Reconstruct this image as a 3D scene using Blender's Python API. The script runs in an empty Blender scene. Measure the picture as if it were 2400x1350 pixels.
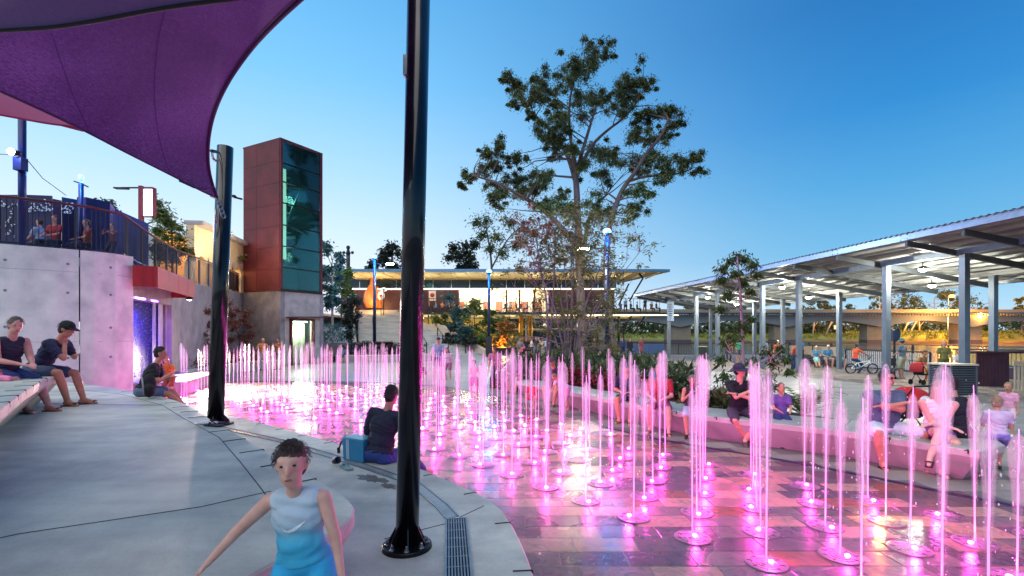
import bpy, bmesh, math, random
import numpy as np
from mathutils import Vector, Matrix, Euler, noise
random.seed(7)
rng = np.random.default_rng(7)
R = math.radians
sc = bpy.context.scene
COL = sc.collection

# ------------------------------------------------------------------ camera
F, CX, HY, CH = 1133.0, 1200.0, 785.0, 1.9      # focal length in px of the 2400 wide frame, principal x, horizon y, eye height
cam = bpy.data.cameras.new('camera'); camo = bpy.data.objects.new('camera', cam); COL.objects.link(camo)
cam.sensor_width = 36.0; cam.lens = 36.0 * F / 2400.0
cam.shift_x = 0.0; cam.shift_y = (HY - 675.0) / 2400.0
cam.clip_start = 0.05; cam.clip_end = 3000
camo.location = (0, 0, CH); camo.rotation_euler = (R(90), 0, 0)
sc.camera = camo

# ------------------------------------------------------------------ world: clear dusk sky
def C(h, k=1.0):
    h = h.lstrip('#'); v = [int(h[i:i + 2], 16) / 255 for i in (0, 2, 4)]
    return tuple((x / 12.92 if x <= .04045 else ((x + .055) / 1.055) ** 2.4) * k for x in v) + (1.0,)

w = bpy.data.worlds.new('World'); sc.world = w; w.use_nodes = True
nt = w.node_tree; N = nt.nodes; L = nt.links; N.clear()
out = N.new('ShaderNodeOutputWorld')
tc = N.new('ShaderNodeTexCoord'); sep = N.new('ShaderNodeSeparateXYZ'); L.new(tc.outputs['Generated'], sep.inputs[0])
def ramp(tree, stops, fac=None, interp='LINEAR'):
    r = tree.nodes.new('ShaderNodeValToRGB'); r.color_ramp.interpolation = interp
    e = r.color_ramp.elements
    while len(e) < len(stops): e.new(.5)
    for k, (p, c) in enumerate(stops): e[k].position = p; e[k].color = c
    if fac is not None: tree.links.new(fac, r.inputs[0])
    return r
# clear evening sky: afterglow low in the west (left), deep blue high in the east (right)
west = ramp(nt, [(0, C('#d9d4e6')), (.06, C('#dfe4f2')), (.17, C('#c9dff2')), (.30, C('#a3d0f2')), (.45, C('#74bbec')), (.62, C('#52a2dd')), (1, C('#4a92cc'))], sep.outputs[2])
east = ramp(nt, [(0, C('#c3dcea')), (.06, C('#98c8e4')), (.14, C('#66acd8')), (.25, C('#4599d0')), (.36, C('#2481c4')), (.50, C('#166ab0')), (1, C('#15589a'))], sep.outputs[2])
dot = N.new('ShaderNodeVectorMath'); dot.operation = 'DOT_PRODUCT'; L.new(tc.outputs['Generated'], dot.inputs[0])
dot.inputs[1].default_value = (0.86, -0.10, 0.0)
mr = N.new('ShaderNodeMapRange'); L.new(dot.outputs['Value'], mr.inputs[0]); mr.inputs[1].default_value = -.42; mr.inputs[2].default_value = .46
mr.interpolation_type = 'SMOOTHSTEP'
mix = N.new('ShaderNodeMix'); mix.data_type = 'RGBA'; L.new(mr.outputs[0], mix.inputs[0]); L.new(west.outputs[0], mix.inputs[6]); L.new(east.outputs[0], mix.inputs[7])
# the atmosphere model of the sky texture, sun just set in the west, added weakly for its true gradient
sky = N.new('ShaderNodeTexSky'); sky.sky_type = 'NISHITA'; sky.sun_disc = False
sky.sun_elevation = R(-1.0); sky.sun_rotation = R(-62); sky.altitude = 10
bg0 = N.new('ShaderNodeBackground'); L.new(mix.outputs[2], bg0.inputs[0]); bg0.inputs[1].default_value = 0.68
bg1 = N.new('ShaderNodeBackground'); L.new(sky.outputs[0], bg1.inputs[0]); bg1.inputs[1].default_value = 0.05
add = N.new('ShaderNodeAddShader'); L.new(bg0.outputs[0], add.inputs[0]); L.new(bg1.outputs[0], add.inputs[1])
L.new(add.outputs[0], out.inputs[0])

# afterglow of the set sun: very soft and weak
sun = bpy.data.lights.new('sun', 'SUN'); sun.energy = 1.5; sun.angle = R(75); sun.color = (1.0, .90, .76)
suno = bpy.data.objects.new('sun', sun); COL.objects.link(suno)
suno.rotation_euler = (R(32), 0, R(-40))

vs = sc.view_settings; vs.view_transform = 'Standard'; vs.look = 'None'; vs.gamma = 1.0; vs.exposure = 0.85
try: vs.use_curve_mapping = False
except Exception: pass
cy = sc.cycles
cy.use_denoising = True
try: cy.denoiser = 'OPENIMAGEDENOISE'; cy.denoising_input_passes = 'RGB_ALBEDO_NORMAL'
except Exception: pass
cy.max_bounces = 6; cy.diffuse_bounces = 3; cy.glossy_bounces = 3; cy.transmission_bounces = 4; cy.transparent_max_bounces = 40
cy.sample_clamp_indirect = 6.0; cy.sample_clamp_direct = 0.0
cy.caustics_reflective = False; cy.caustics_refractive = False
cy.use_light_tree = True

# ------------------------------------------------------------------ materials
def newmat(name):
    m = bpy.data.materials.new(name); m.use_nodes = True
    t = m.node_tree; b = t.nodes.get('Principled BSDF')
    return m, t, b

MATS = {}
def mat(name, col, rough=.6, metal=0.0, var=.12, scale=6.0, bump=0.0, bscale=40.0, emit=None, estr=0.0, spec=None, coat=0.0, stretch=None, detail=6.0, coords='Object'):
    """plain material with noise-driven wear in colour and roughness, and optional fine relief"""
    if name in MATS: return MATS[name]
    m, t, b = newmat(name); n = t.nodes; l = t.links
    col = C(col) if isinstance(col, str) else tuple(col) + (1.0,) if len(col) == 3 else col
    tcn = n.new('ShaderNodeTexCoord'); mp = n.new('ShaderNodeMapping'); l.new(tcn.outputs[coords], mp.inputs[0])
    if stretch: mp.inputs['Scale'].default_value = stretch
    nz = n.new('ShaderNodeTexNoise'); nz.inputs['Scale'].default_value = scale; nz.inputs['Detail'].default_value = detail; nz.inputs['Roughness'].default_value = .62
    l.new(mp.outputs[0], nz.inputs['Vector'])
    lo = tuple(c * (1 - var) for c in col[:3]) + (1,); hi = tuple(min(1, c * (1 + var)) for c in col[:3]) + (1,)
    r = ramp(t, [(.30, lo), (.70, hi)], nz.outputs[0]); l.new(r.outputs[0], b.inputs['Base Color'])
    b.inputs['Metallic'].default_value = metal
    rr = n.new('ShaderNodeMapRange'); l.new(nz.outputs[0], rr.inputs[0]); rr.inputs[3].default_value = max(.02, rough - .08); rr.inputs[4].default_value = min(1, rough + .08)
    l.new(rr.outputs[0], b.inputs['Roughness'])
    if spec is not None: b.inputs['Specular IOR Level'].default_value = spec
    if coat: b.inputs['Coat Weight'].default_value = coat
    if bump:
        n2 = n.new('ShaderNodeTexNoise'); n2.inputs['Scale'].default_value = bscale; n2.inputs['Detail'].default_value = 4
        l.new(mp.outputs[0], n2.inputs['Vector'])
        bp = n.new('ShaderNodeBump'); bp.inputs['Strength'].default_value = bump; bp.inputs['Distance'].default_value = .02
        l.new(n2.outputs[0], bp.inputs['Height']); l.new(bp.outputs[0], b.inputs['Normal'])
    if emit:
        b.inputs['Emission Color'].default_value = C(emit) if isinstance(emit, str) else emit; b.inputs['Emission Strength'].default_value = estr
    MATS[name] = m
    return m

def emis(name, col, s):
    if name in MATS: return MATS[name]
    m, t, b = newmat(name); b.inputs['Base Color'].default_value = (.8, .8, .8, 1)
    b.inputs['Emission Color'].default_value = C(col) if isinstance(col, str) else col; b.inputs['Emission Strength'].default_value = s
    MATS[name] = m; return m

def concrete(name, col, rough=.62, stains=.5, bump=.25, wet=None):
    """cast concrete: blotches at several scales, pinholes, faint streaks"""
    m, t, b = newmat(name); n = t.nodes; l = t.links; c = C(col)[:3]
    tcn = n.new('ShaderNodeTexCoord')
    a = n.new('ShaderNodeTexNoise'); a.inputs['Scale'].default_value = .9; a.inputs['Detail'].default_value = 8; a.inputs['Roughness'].default_value = .66
    l.new(tcn.outputs['Object'], a.inputs['Vector'])
    d = n.new('ShaderNodeTexNoise'); d.inputs['Scale'].default_value = 60; d.inputs['Detail'].default_value = 5; d.inputs['Roughness'].default_value = .8
    l.new(tcn.outputs['Object'], d.inputs['Vector'])
    mp = n.new('ShaderNodeMapping'); mp.inputs['Scale'].default_value = (.5, 1.7, 1.2); mp.inputs['Rotation'].default_value = (0, 0, R(18)); l.new(tcn.outputs['Object'], mp.inputs[0])
    s = n.new('ShaderNodeTexNoise'); s.inputs['Scale'].default_value = 1.6; s.inputs['Detail'].default_value = 6; l.new(mp.outputs[0], s.inputs['Vector'])
    def k(f): return tuple(min(1, x * f) for x in c) + (1,)
    r1 = ramp(t, [(.28, k(1 - .45 * stains)), (.5, k(1)), (.72, k(1 + .3 * stains))], a.outputs[0])
    r2 = ramp(t, [(.32, (.66, .68, .70, 1)), (.5, (.95, .95, .95, 1)), (.66, (1.15, 1.13, 1.1, 1))], s.outputs[0])
    r3 = ramp(t, [(.25, (.62, .62, .62, 1)), (.45, (1, 1, 1, 1)), (.8, (1.18, 1.18, 1.18, 1))], d.outputs[0])
    m1 = n.new('ShaderNodeMix'); m1.data_type = 'RGBA'; m1.blend_type = 'MULTIPLY'; m1.inputs[0].default_value = .75; l.new(r1.outputs[0], m1.inputs[6]); l.new(r2.outputs[0], m1.inputs[7])
    m2 = n.new('ShaderNodeMix'); m2.data_type = 'RGBA'; m2.blend_type = 'MULTIPLY'; m2.inputs[0].default_value = .7; l.new(m1.outputs[2], m2.inputs[6]); l.new(r3.outputs[0], m2.inputs[7])
    bg_ = n.new('ShaderNodeTexNoise'); bg_.inputs['Scale'].default_value = .33; bg_.inputs['Detail'].default_value = 7; bg_.inputs['Roughness'].default_value = .7; bg_.inputs['Distortion'].default_value = .6; l.new(tcn.outputs['Object'], bg_.inputs['Vector'])
    r4 = ramp(t, [(.36, tuple([1 - .34 * stains] * 3) + (1,)), (.52, (1, 1, 1, 1)), (.7, (1.1, 1.1, 1.1, 1))], bg_.outputs[0])
    m3 = n.new('ShaderNodeMix'); m3.data_type = 'RGBA'; m3.blend_type = 'MULTIPLY'; m3.inputs[0].default_value = .9; l.new(m2.outputs[2], m3.inputs[6]); l.new(r4.outputs[0], m3.inputs[7])
    l.new(m3.outputs[2], b.inputs['Base Color'])
    rr = n.new('ShaderNodeMapRange'); l.new(a.outputs[0], rr.inputs[0]); rr.inputs[1].default_value = .3; rr.inputs[2].default_value = .7
    rr.inputs[3].default_value = rough - .14; rr.inputs[4].default_value = rough + .14; l.new(rr.outputs[0], b.inputs['Roughness'])
    bp = n.new('ShaderNodeBump'); bp.inputs['Strength'].default_value = bump; bp.inputs['Distance'].default_value = .01
    l.new(d.outputs[0], bp.inputs['Height']); l.new(bp.outputs[0], b.inputs['Normal'])
    MATS[name] = m; return m

def leafmat(name, dark, light, trans=.25, rough=.55):
    """leaves: tone varies from leaf to leaf and from clump to clump; a little light comes through"""
    m, t, b = newmat(name); n = t.nodes; l = t.links
    g = n.new('ShaderNodeNewGeometry'); wn = n.new('ShaderNodeMath'); wn.operation = 'MULTIPLY'; wn.inputs[1].default_value = 1.0
    l.new(g.outputs['Random Per Island'], wn.inputs[0])
    tcn = n.new('ShaderNodeTexCoord'); nz = n.new('ShaderNodeTexNoise'); nz.inputs['Scale'].default_value = .8; l.new(tcn.outputs['Object'], nz.inputs['Vector'])
    mx = n.new('ShaderNodeMix'); mx.data_type = 'FLOAT'; mx.inputs[0].default_value = .5; l.new(wn.outputs[0], mx.inputs[2]); l.new(nz.outputs[0], mx.inputs[3])
    r = ramp(t, [(.2, C(dark)), (.8, C(light))], mx.outputs[0]); l.new(r.outputs[0], b.inputs['Base Color']); b.inputs['Roughness'].default_value = rough
    tr = n.new('ShaderNodeBsdfTranslucent'); l.new(r.outputs[0], tr.inputs[0])
    ms = n.new('ShaderNodeMixShader'); ms.inputs[0].default_value = trans
    l.new(b.outputs[0], ms.inputs[1]); l.new(tr.outputs[0], ms.inputs[2]); l.new(ms.outputs[0], n['Material Output'].inputs[0])
    MATS[name] = m; return m

# ------------------------------------------------------------------ tags, things and parts
def tag(o, label=None, cat=None, group=None, kind=None):
    if label: o['label'] = label
    if cat: o['category'] = cat
    if group: o['group'] = group
    if kind: o['kind'] = kind
    return o
def thing(name, label, cat, loc=(0, 0, 0), rz=0.0, group=None):
    o = bpy.data.objects.new(name, None); COL.objects.link(o); o.empty_display_size = .2
    o.location = loc; o.rotation_euler = (0, 0, rz); tag(o, label, cat, group); return o
def rootloc(o):
    while o.parent: o = o.parent
    return Vector(o.location)
def copy_tree(o, parent=None):
    c = o.copy(); COL.objects.link(c); c.parent = parent
    for ch in o.children: copy_tree(ch, c)
    return c
def P(px, py, d): return Vector(((px - CX) / F * d, d, CH + (HY - py) / F * d))      # a point at distance d
def G(px, py, z=0.0):
    d = F * (CH - z) / (py - HY); return Vector(((px - CX) / F * d, d, z))            # a point on the level z

class MB:
    """collects shapes; build() links them as ONE mesh object"""
    def __init__(s): s.v = []; s.f = []; s.sm = []
    def add(s, vs, fs, smooth=False):
        o = len(s.v); s.v.extend([tuple(x) for x in vs]); s.f.extend([tuple(i + o for i in f) for f in fs]); s.sm.extend([smooth] * len(fs)); return s
    def box(s, c, size, rz=0.0, M=None):
        x, y, z = [k / 2 for k in size]; c = Vector(c)
        pts = [Vector((i * x, j * y, k * z)) for k in (-1, 1) for j in (-1, 1) for i in (-1, 1)]
        if M is not None: pts = [M @ p + c for p in pts]
        elif rz:
            q = Matrix.Rotation(rz, 3, 'Z'); pts = [q @ p + c for p in pts]
        else: pts = [p + c for p in pts]
        return s.add(pts, [(0, 2, 3, 1), (4, 5, 7, 6), (0, 1, 5, 4), (2, 6, 7, 3), (0, 4, 6, 2), (1, 3, 7, 5)])
    def bar(s, a, b, wd, ht, up=(0, 0, 1)):
        a = Vector(a); b = Vector(b); d = (b - a); ln = d.length; d.normalize(); up = Vector(up)
        if abs(d.dot(up)) > .99: up = Vector((0, 1, 0))
        sx = d.cross(up).normalized(); uz = sx.cross(d).normalized()
        pts = [p + sx * i * wd / 2 + uz * k * ht / 2 for p in (a, b) for k in (-1, 1) for i in (-1, 1)]
        return s.add(pts, [(0, 1, 3, 2), (4, 6, 7, 5), (0, 4, 5, 1), (2, 3, 7, 6), (0, 2, 6, 4), (1, 5, 7, 3)])
    def tube(s, pts, rad, n=8, cap=True, smooth=True):
        pts = [Vector(p) for p in pts]; m = len(pts); rad = rad if hasattr(rad, '__len__') else [rad] * m
        vs = []; prev = None
        for i, p in enumerate(pts):
            d = (pts[min(i + 1, m - 1)] - pts[max(i - 1, 0)])
            d = d.normalized() if d.length > 1e-9 else Vector((0, 0, 1))
            if prev is None: u = d.orthogonal().normalized()
            else:
                u = prev - d * prev.dot(d); u = u.normalized() if u.length > 1e-6 else d.orthogonal().normalized()
            prev = u; v = d.cross(u)
            vs += [p + (u * math.cos(a) + v * math.sin(a)) * rad[i] for a in [2 * math.pi * k / n for k in range(n)]]
        fs = [(i * n + k, i * n + (k + 1) % n, (i + 1) * n + (k + 1) % n, (i + 1) * n + k) for i in range(m - 1) for k in range(n)]
        if cap: fs += [tuple(range(n - 1, -1, -1)), tuple((m - 1) * n + k for k in range(n))]
        return s.add(vs, fs, smooth)
    def lathe(s, prof, c=(0, 0, 0), n=24, smooth=True, squash=(1, 1)):
        c = Vector(c); vs = []; m = len(prof)
        for r, z in prof: vs += [c + Vector((r * squash[0] * math.cos(2 * math.pi * k / n), r * squash[1] * math.sin(2 * math.pi * k / n), z)) for k in range(n)]
        fs = [(i * n + k, i * n + (k + 1) % n, (i + 1) * n + (k + 1) % n, (i + 1) * n + k) for i in range(m - 1) for k in range(n)]
        if prof[0][0] > 1e-4: fs.append(tuple(range(n - 1, -1, -1)))
        if prof[-1][0] > 1e-4: fs.append(tuple((m - 1) * n + k for k in range(n)))
        return s.add(vs, fs, smooth)
    def prism(s, poly, z0, z1):
        n = len(poly); area = sum(poly[i][0] * poly[(i + 1) % n][1] - poly[(i + 1) % n][0] * poly[i][1] for i in range(n))
        if area < 0: poly = poly[::-1]
        vs = [(p[0], p[1], z0) for p in poly] + [(p[0], p[1], z1) for p in poly]
        fs = [tuple(range(n - 1, -1, -1)), tuple(range(n, 2 * n))] + [(i, (i + 1) % n, n + (i + 1) % n, n + i) for i in range(n)]
        return s.add(vs, fs)
    def loft(s, rings, closed=False, smooth=False):
        n = len(rings[0]); vs = [p for r in rings for p in r]
        fs = [(i * n + k, i * n + (k + 1) % n, (i + 1) * n + (k + 1) % n, (i + 1) * n + k) for i in range(len(rings) - 1) for k in range(n if closed else n - 1)]
        return s.add(vs, fs, smooth)
    def ball(s, c, r, n=10, m=7, sc3=(1, 1, 1), M=None):
        c = Vector(c); vs = []
        for i in range(m + 1):
            a = math.pi * i / m
            for k in range(n):
                b = 2 * math.pi * k / n; p = Vector((math.sin(a) * math.cos(b) * sc3[0], math.sin(a) * math.sin(b) * sc3[1], math.cos(a) * sc3[2])) * r
                vs.append((M @ p if M is not None else p) + c)
        fs = [(i * n + k, (i + 1) * n + k, (i + 1) * n + (k + 1) % n, i * n + (k + 1) % n) for i in range(m) for k in range(n)]
        return s.add(vs, fs, True)
    def mesh(s, name, off=Vector((0, 0, 0))):
        me = bpy.data.meshes.new(name)
        me.from_pydata([(a - off.x, b - off.y, c - off.z) for a, b, c in s.v], [], s.f)
        me.polygons.foreach_set('use_smooth', s.sm); me.update(); return me
    def build(s, name, m, parent=None, local=False):
        off = Vector((0, 0, 0)) if (parent is None or local) else rootloc(parent)
        me = s.mesh(name, off)
        for x in (m if isinstance(m, (list, tuple)) else [m]): me.materials.append(x)
        o = bpy.data.objects.new(name, me); COL.objects.link(o)
        if parent is not None: o.parent = parent
        return o
def lamp(name, kind, loc, power, col, size=.1, parent=None, aim=None, spot=None, blend=.5, spread=None):
    l_ = bpy.data.lights.new(name, kind); l_.energy = power; l_.color = col if not isinstance(col, str) else C(col)[:3]
    if kind == 'AREA':
        l_.shape = 'RECTANGLE'; l_.size = size[0] if hasattr(size, '__len__') else size; l_.size_y = size[1] if hasattr(size, '__len__') else size
        if spread: l_.spread = spread
    else: l_.shadow_soft_size = size
    if kind == 'SPOT': l_.spot_size = spot or R(90); l_.spot_blend = blend
    o = bpy.data.objects.new(name, l_); COL.objects.link(o)
    loc = Vector(loc); o.location = loc - (rootloc(parent) if parent else Vector((0, 0, 0)))
    if parent: o.parent = parent
    if aim is not None: o.rotation_euler = (Vector(aim) - loc).to_track_quat('-Z', 'Y').to_euler()
    return o
def lerp(a, b, t): return a + (b - a) * t
def resample(pts, step):
    pts = [Vector(p) for p in pts]; out_ = [pts[0]]
    for a, b in zip(pts, pts[1:]):
        n = max(1, int((b - a).length / step)); out_ += [a.lerp(b, (i + 1) / n) for i in range(n)]
    return out_
def smooth_line(pts, it=2, closed=False):
    pts = [Vector(p) for p in pts]
    for _ in range(it):
        q = [] if closed else [pts[0]]
        m = len(pts) if closed else len(pts) - 1
        for i in range(m):
            a, b = pts[i], pts[(i + 1) % len(pts)]
            q += [a.lerp(b, .25), a.lerp(b, .75)]
        if not closed: q.append(pts[-1])
        pts = q
    return pts
# ------------------------------------------------------------------ shared materials
M_CONC = concrete('terrace_concrete', '#c2c1b4', rough=.6, stains=1.0, bump=.5)
M_CONC2 = concrete('bench_concrete', '#a9a5a3', rough=.5)
M_WALLC = concrete('wall_concrete', '#d8dbd4', rough=.6, stains=.2, bump=.2)
M_TOWC = concrete('tower_concrete', '#8f8a8c', rough=.65, stains=.8)
M_PALE = concrete('pale_concrete', '#b3afa8', rough=.6, stains=.4)
M_DARK = mat('dark_gap', '#15171a', rough=.8)
M_STEEL = mat('galvanised_steel', '#8d9296', rough=.35, metal=.9, var=.2, scale=12)
M_GALV = mat('painted_steel', '#7f8f9c', rough=.4, metal=.35, var=.12, scale=4)
M_POLE = mat('black_pole_paint', '#14171d', rough=.25, metal=.5, var=.5, scale=5, coat=.35)
M_BLACK = mat('black_metal', '#101114', rough=.4, metal=.4, var=.2)
M_RUST = mat('rusted_steel', '#5c232b', rough=.6, metal=.15, var=.38, scale=1.1, bump=.25, bscale=30)
M_RED = mat('red_rust_panel', '#9c1f22', rough=.5, metal=.1, var=.35, scale=3, stretch=(3, 3, .35))
M_SOIL = mat('mulch', '#3a2c22', rough=.95, var=.5, scale=14, bump=.8, bscale=45)

# ------------------------------------------------------------------ ground sheets
def sheet(name, poly, z, m, **kw):
    mb = MB(); mb.prism([(p[0], p[1]) for p in poly], z - .25, z); o = mb.build(name, m); tag(o, kind='structure', **kw); return o
M_WATER, t_, b_ = newmat('river_water')
b_.inputs['Base Color'].default_value = C('#5a5348'); b_.inputs['Roughness'].default_value = .13; b_.inputs['Specular IOR Level'].default_value = .6
n_ = t_.nodes; l_ = t_.links; tc_ = n_.new('ShaderNodeTexCoord'); mp_ = n_.new('ShaderNodeMapping'); mp_.inputs['Scale'].default_value = (.25, 1.0, 1); l_.new(tc_.outputs['Object'], mp_.inputs[0])
nz_ = n_.new('ShaderNodeTexNoise'); nz_.inputs['Scale'].default_value = .6; nz_.inputs['Detail'].default_value = 5; l_.new(mp_.outputs[0], nz_.inputs['Vector'])
bp_ = n_.new('ShaderNodeBump'); bp_.inputs['Strength'].default_value = .25; bp_.inputs['Distance'].default_value = .12; l_.new(nz_.outputs[0], bp_.inputs['Height']); l_.new(bp_.outputs[0], b_.inputs['Normal'])
mb = MB(); mb.add([(-300, 20, -1.8), (1500, 20, -1.8), (1500, 1500, -1.8), (-300, 1500, -1.8)], [(0, 1, 2, 3)]); tag(mb.build('river', M_WATER), kind='structure')
mb = MB(); mb.add([(-2500, -1500, -3.2), (2500, -1500, -3.2), (2500, 2700, -3.2), (-2500, 2700, -3.2)], [(0, 1, 2, 3)]); tag(mb.build('ground', M_SOIL), kind='structure')

# far river bank: mud, then grass, then level ground to the horizon
M_BANK, t_, b_ = newmat('river_bank')
n_ = t_.nodes; l_ = t_.links; g_ = n_.new('ShaderNodeNewGeometry'); s_ = n_.new('ShaderNodeSeparateXYZ'); l_.new(g_.outputs['Position'], s_.inputs[0])
nz_ = n_.new('ShaderNodeTexNoise'); nz_.inputs['Scale'].default_value = .22; nz_.inputs['Detail'].default_value = 8; l_.new(g_.outputs['Position'], nz_.inputs['Vector'])
ad_ = n_.new('ShaderNodeMath'); ad_.operation = 'MULTIPLY_ADD'; ad_.inputs[1].default_value = 3.2; l_.new(nz_.outputs[0], ad_.inputs[0]); l_.new(s_.outputs[2], ad_.inputs[2])
mr_ = n_.new('ShaderNodeMapRange'); mr_.inputs[1].default_value = -1; mr_.inputs[2].default_value = 6; l_.new(ad_.outputs[0], mr_.inputs[0])
r_ = ramp(t_, [(.05, C('#4a3328')), (.22, C('#5d4334')), (.30, C('#6d6b34')), (.5, C('#7d8a3c')), (.8, C('#5f7030'))], mr_.outputs[0]); l_.new(r_.outputs[0], b_.inputs['Base Color']); b_.inputs['Roughness'].default_value = .9
rings = []
xs = [-300 + 12 * i for i in range(110)]
prof = [(0, -2.6), (5, -1.4), (10, -.6), (18, .9), (30, 2.6), (60, 3.6), (200, 4.2), (2200, 5)]
for (dy, z) in prof:
    rings.append([(x, 214 - (0 if x < 150 else min(50, (x - 150) * .45)) + dy + 6 * noise.noise(Vector((x * .02, dy * .01, 0))), z + (.8 * noise.noise(Vector((x * .05, dy * .1, 3))) if dy > 4 else 0)) for x in xs])
mb = MB(); mb.loft(rings, smooth=True); tag(mb.build('river_bank', M_BANK), kind='structure')

M_BASE = concrete('plaza_base', '#6d6a6b', rough=.5)
plaza = sheet('plaza', [(-45, -12), (24, -12), (24, 46.2), (11.8, 46.2), (11.8, 62), (-45, 62)], 0.0, M_BASE)
# river wall under the deck edge
mb = MB(); mb.box((24.15, 17, -1.4), (.3, 58.4, 2.6)); mb.box((18.05, 46.35, -1.4), (12.5, .3, 2.6)); tag(mb.build('river_wall', M_TOWC), kind='structure')
upper = sheet('upper_street', [(-60, 8), (-12.6, 11.9), (-12.4, 13.9), (-13.2, 19), (-15.3, 23), (-17.8, 31), (-19, 33), (-19.5, 57.6), (16, 57.6), (16, 120), (-60, 120)], 4.12, M_PALE)
sheet('upper_street_base', [(-60, 8), (-13.3, 12.5), (-13.3, 14.2), (-14, 20), (-17, 24), (-18.2, 33), (-21, 33.5), (-21, 60), (-60, 60)], 3.8, M_TOWC)

# ------------------------------------------------------------------ slabs with a lip and an undercut face
def offset(poly, d):
    n = len(poly); area = sum(poly[i][0] * poly[(i + 1) % n][1] - poly[(i + 1) % n][0] * poly[i][1] for i in range(n)); sg = 1 if area > 0 else -1
    o = []
    for i in range(n):
        a, b, c = Vector(poly[i - 1][:2]), Vector(poly[i][:2]), Vector(poly[(i + 1) % n][:2])
        e1 = (b - a).normalized(); e2 = (c - b).normalized(); n1 = Vector((-e1.y, e1.x)) * sg; n2 = Vector((-e2.y, e2.x)) * sg
        m_ = (n1 + n2); m_ = m_.normalized() if m_.length > .1 else n1
        k = 1 / max(.5, m_.dot(n1)); o.append((b + m_ * d * k))
    return o
def slab(name, poly, z1, z0, m, under=.2, lip=.09, bev=.012, parent=None):
    mb = MB(); lv = [(bev, z1), (0, z1 - bev), (0, z1 - lip), (under, z0)]
    mb.loft([[(p.x, p.y, z) for p in offset(poly, d)] for d, z in lv], closed=True)
    n = len(poly); mb.f.append(tuple(range(n))); mb.sm.append(False)
    me_o = mb.build(name, m, parent); b = bmesh.new(); b.from_mesh(me_o.data); bmesh.ops.recalc_face_normals(b, faces=b.faces); b.to_mesh(me_o.data); b.free(); return me_o

low_edge = [(-13.5, 13.2), (-9.9, 12.4), (-7.5, 10.9), (-5.6, 9.3), (-4.66, 8.65), (-3.36, 7.55), (-2.32, 6.67), (-1.02, 5.5), (-.72, 5.12), (-.38, 4.72), (-.2, 4.46), (-.08, 4.19), (.03, 3.76), (.13, 3.17), (.2, 2.4), (.24, 1.2), (.1, -.5), (-.5, -4)]
LOW = [tuple(p)[:2] for p in smooth_line([(a, b, 0) for a, b in low_edge], 1)] + [(-20, -6), (-20, 11), (-14, 13.4)]
slab_low = slab('lower_terrace', LOW, .38, -.05, M_CONC, under=.07, lip=.12); tag(slab_low, kind='structure')
up_edge = [(-12.4, 12.2), (-9.9, 10.8), (-7.18, 9.15), (-5.54, 7.93), (-4.45, 6.8), (-3.38, 5.61), (-2.59, 4.78), (-2.13, 4.27), (-1.61, 3.72), (-1.18, 3.26), (-1.02, 3.06), (-.93, 2.88), (-.92, 2.7), (-1.0, 2.45), (-1.15, 2.1), (-1.45, 1.2), (-1.9, 0), (-2.4, -3)]
UP = [tuple(p)[:2] for p in smooth_line([(a, b, 0) for a, b in up_edge], 1)] + [(-18, -5), (-18, 9), (-13, 12.2)]
slab_up = slab('upper_terrace', UP, .85, .37, M_CONC, under=.24, lip=.08); tag(slab_up, kind='structure')
# long bench block on the upper terrace, at the left
ben_edge = [(-1.6, -.6), (-2.6, 1.6), (-3.35, 2.8), (-4.0, 3.75), (-5.2, 5.15), (-6.38, 6.6), (-6.72, 7.15), (-7.0, 7.5), (-7.9, 7.5)]
BEN = [tuple(p)[:2] for p in ben_edge] + [(-9.5, 5.6), (-9.5, -1)]
lb = slab('bench_block', BEN, 1.30, .84, M_CONC, under=.26, lip=.1); lb.name = 'bench_block'
tag(lb, 'long grey concrete seating block with undercut face on the upper terrace at left', 'seating block')

def ticks(edge, z, parent, name='groove', step=.5, ln=.2, rng_=(0, 1), wd=.013, side=1, droop=.0):
    """short dark metal stops let into the lip"""
    pts = resample([(a, b, z) for a, b in edge], .05); k = int(step / .05); a0 = int(len(pts) * rng_[0]); a1 = int(len(pts) * rng_[1])
    proto = None
    for i in range(a0 + 2, a1 - 2, k):
        d = (pts[i + 1] - pts[i - 1]).normalized(); nrm = Vector((d.y, -d.x, 0)) * side
        a = pts[i] - nrm * ln; b = pts[i] - nrm * .004
        mb = MB(); mb.bar(a + Vector((0, 0, .0015)), b + Vector((0, 0, .0015)), wd, .006); mb.bar(b + Vector((0, 0, .003)), b + Vector((0, 0, -.05)), wd, .012, up=nrm)
        o = mb.build(name, M_DARK); o.parent = parent
ticks(up_edge[2:11], .85, slab_up, step=.62, side=-1)
ticks(low_edge[3:15], .38, slab_low, step=.75, side=-1, ln=.13)
ticks(ben_edge[2:7], 1.30, lb, step=.62, ln=.16, side=1, wd=.012)
def joint(pts, z, parent, wd=.0055):
    mb = MB(); pts = resample([(a, b, z) for a, b in pts], .3)
    for a, b in zip(pts, pts[1:]): mb.bar(a, b, wd, .003)
    o = mb.build('joint', mat('joint_grey', '#3c4044', rough=.9)); o.parent = parent
for a in ([(-8.2, 9.2), (-6.9, 8.55), (-5.2, 7.2), (-4.1, 6.05), (-3.0, 4.95), (-2.25, 4.0), (-1.75, 3.35), (-1.3, 2.75)],):
    joint(a, .8515, slab_up)
joint([(-3.2, 1.9), (-2.6, 2.55), (-1.9, 2.95), (-1.62, 3.25)], .8515, slab_up)
joint([(-8.2, 4.9 + 2.6), (-5.2, 7.2)], .8515, slab_up)
joint([(-.95, 3.6), (-.52, 3.9), (-.25, 4.3)], .3815, slab_low); joint([(-.62, 2.5), (.2, 2.5)], .3815, slab_low)

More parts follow.
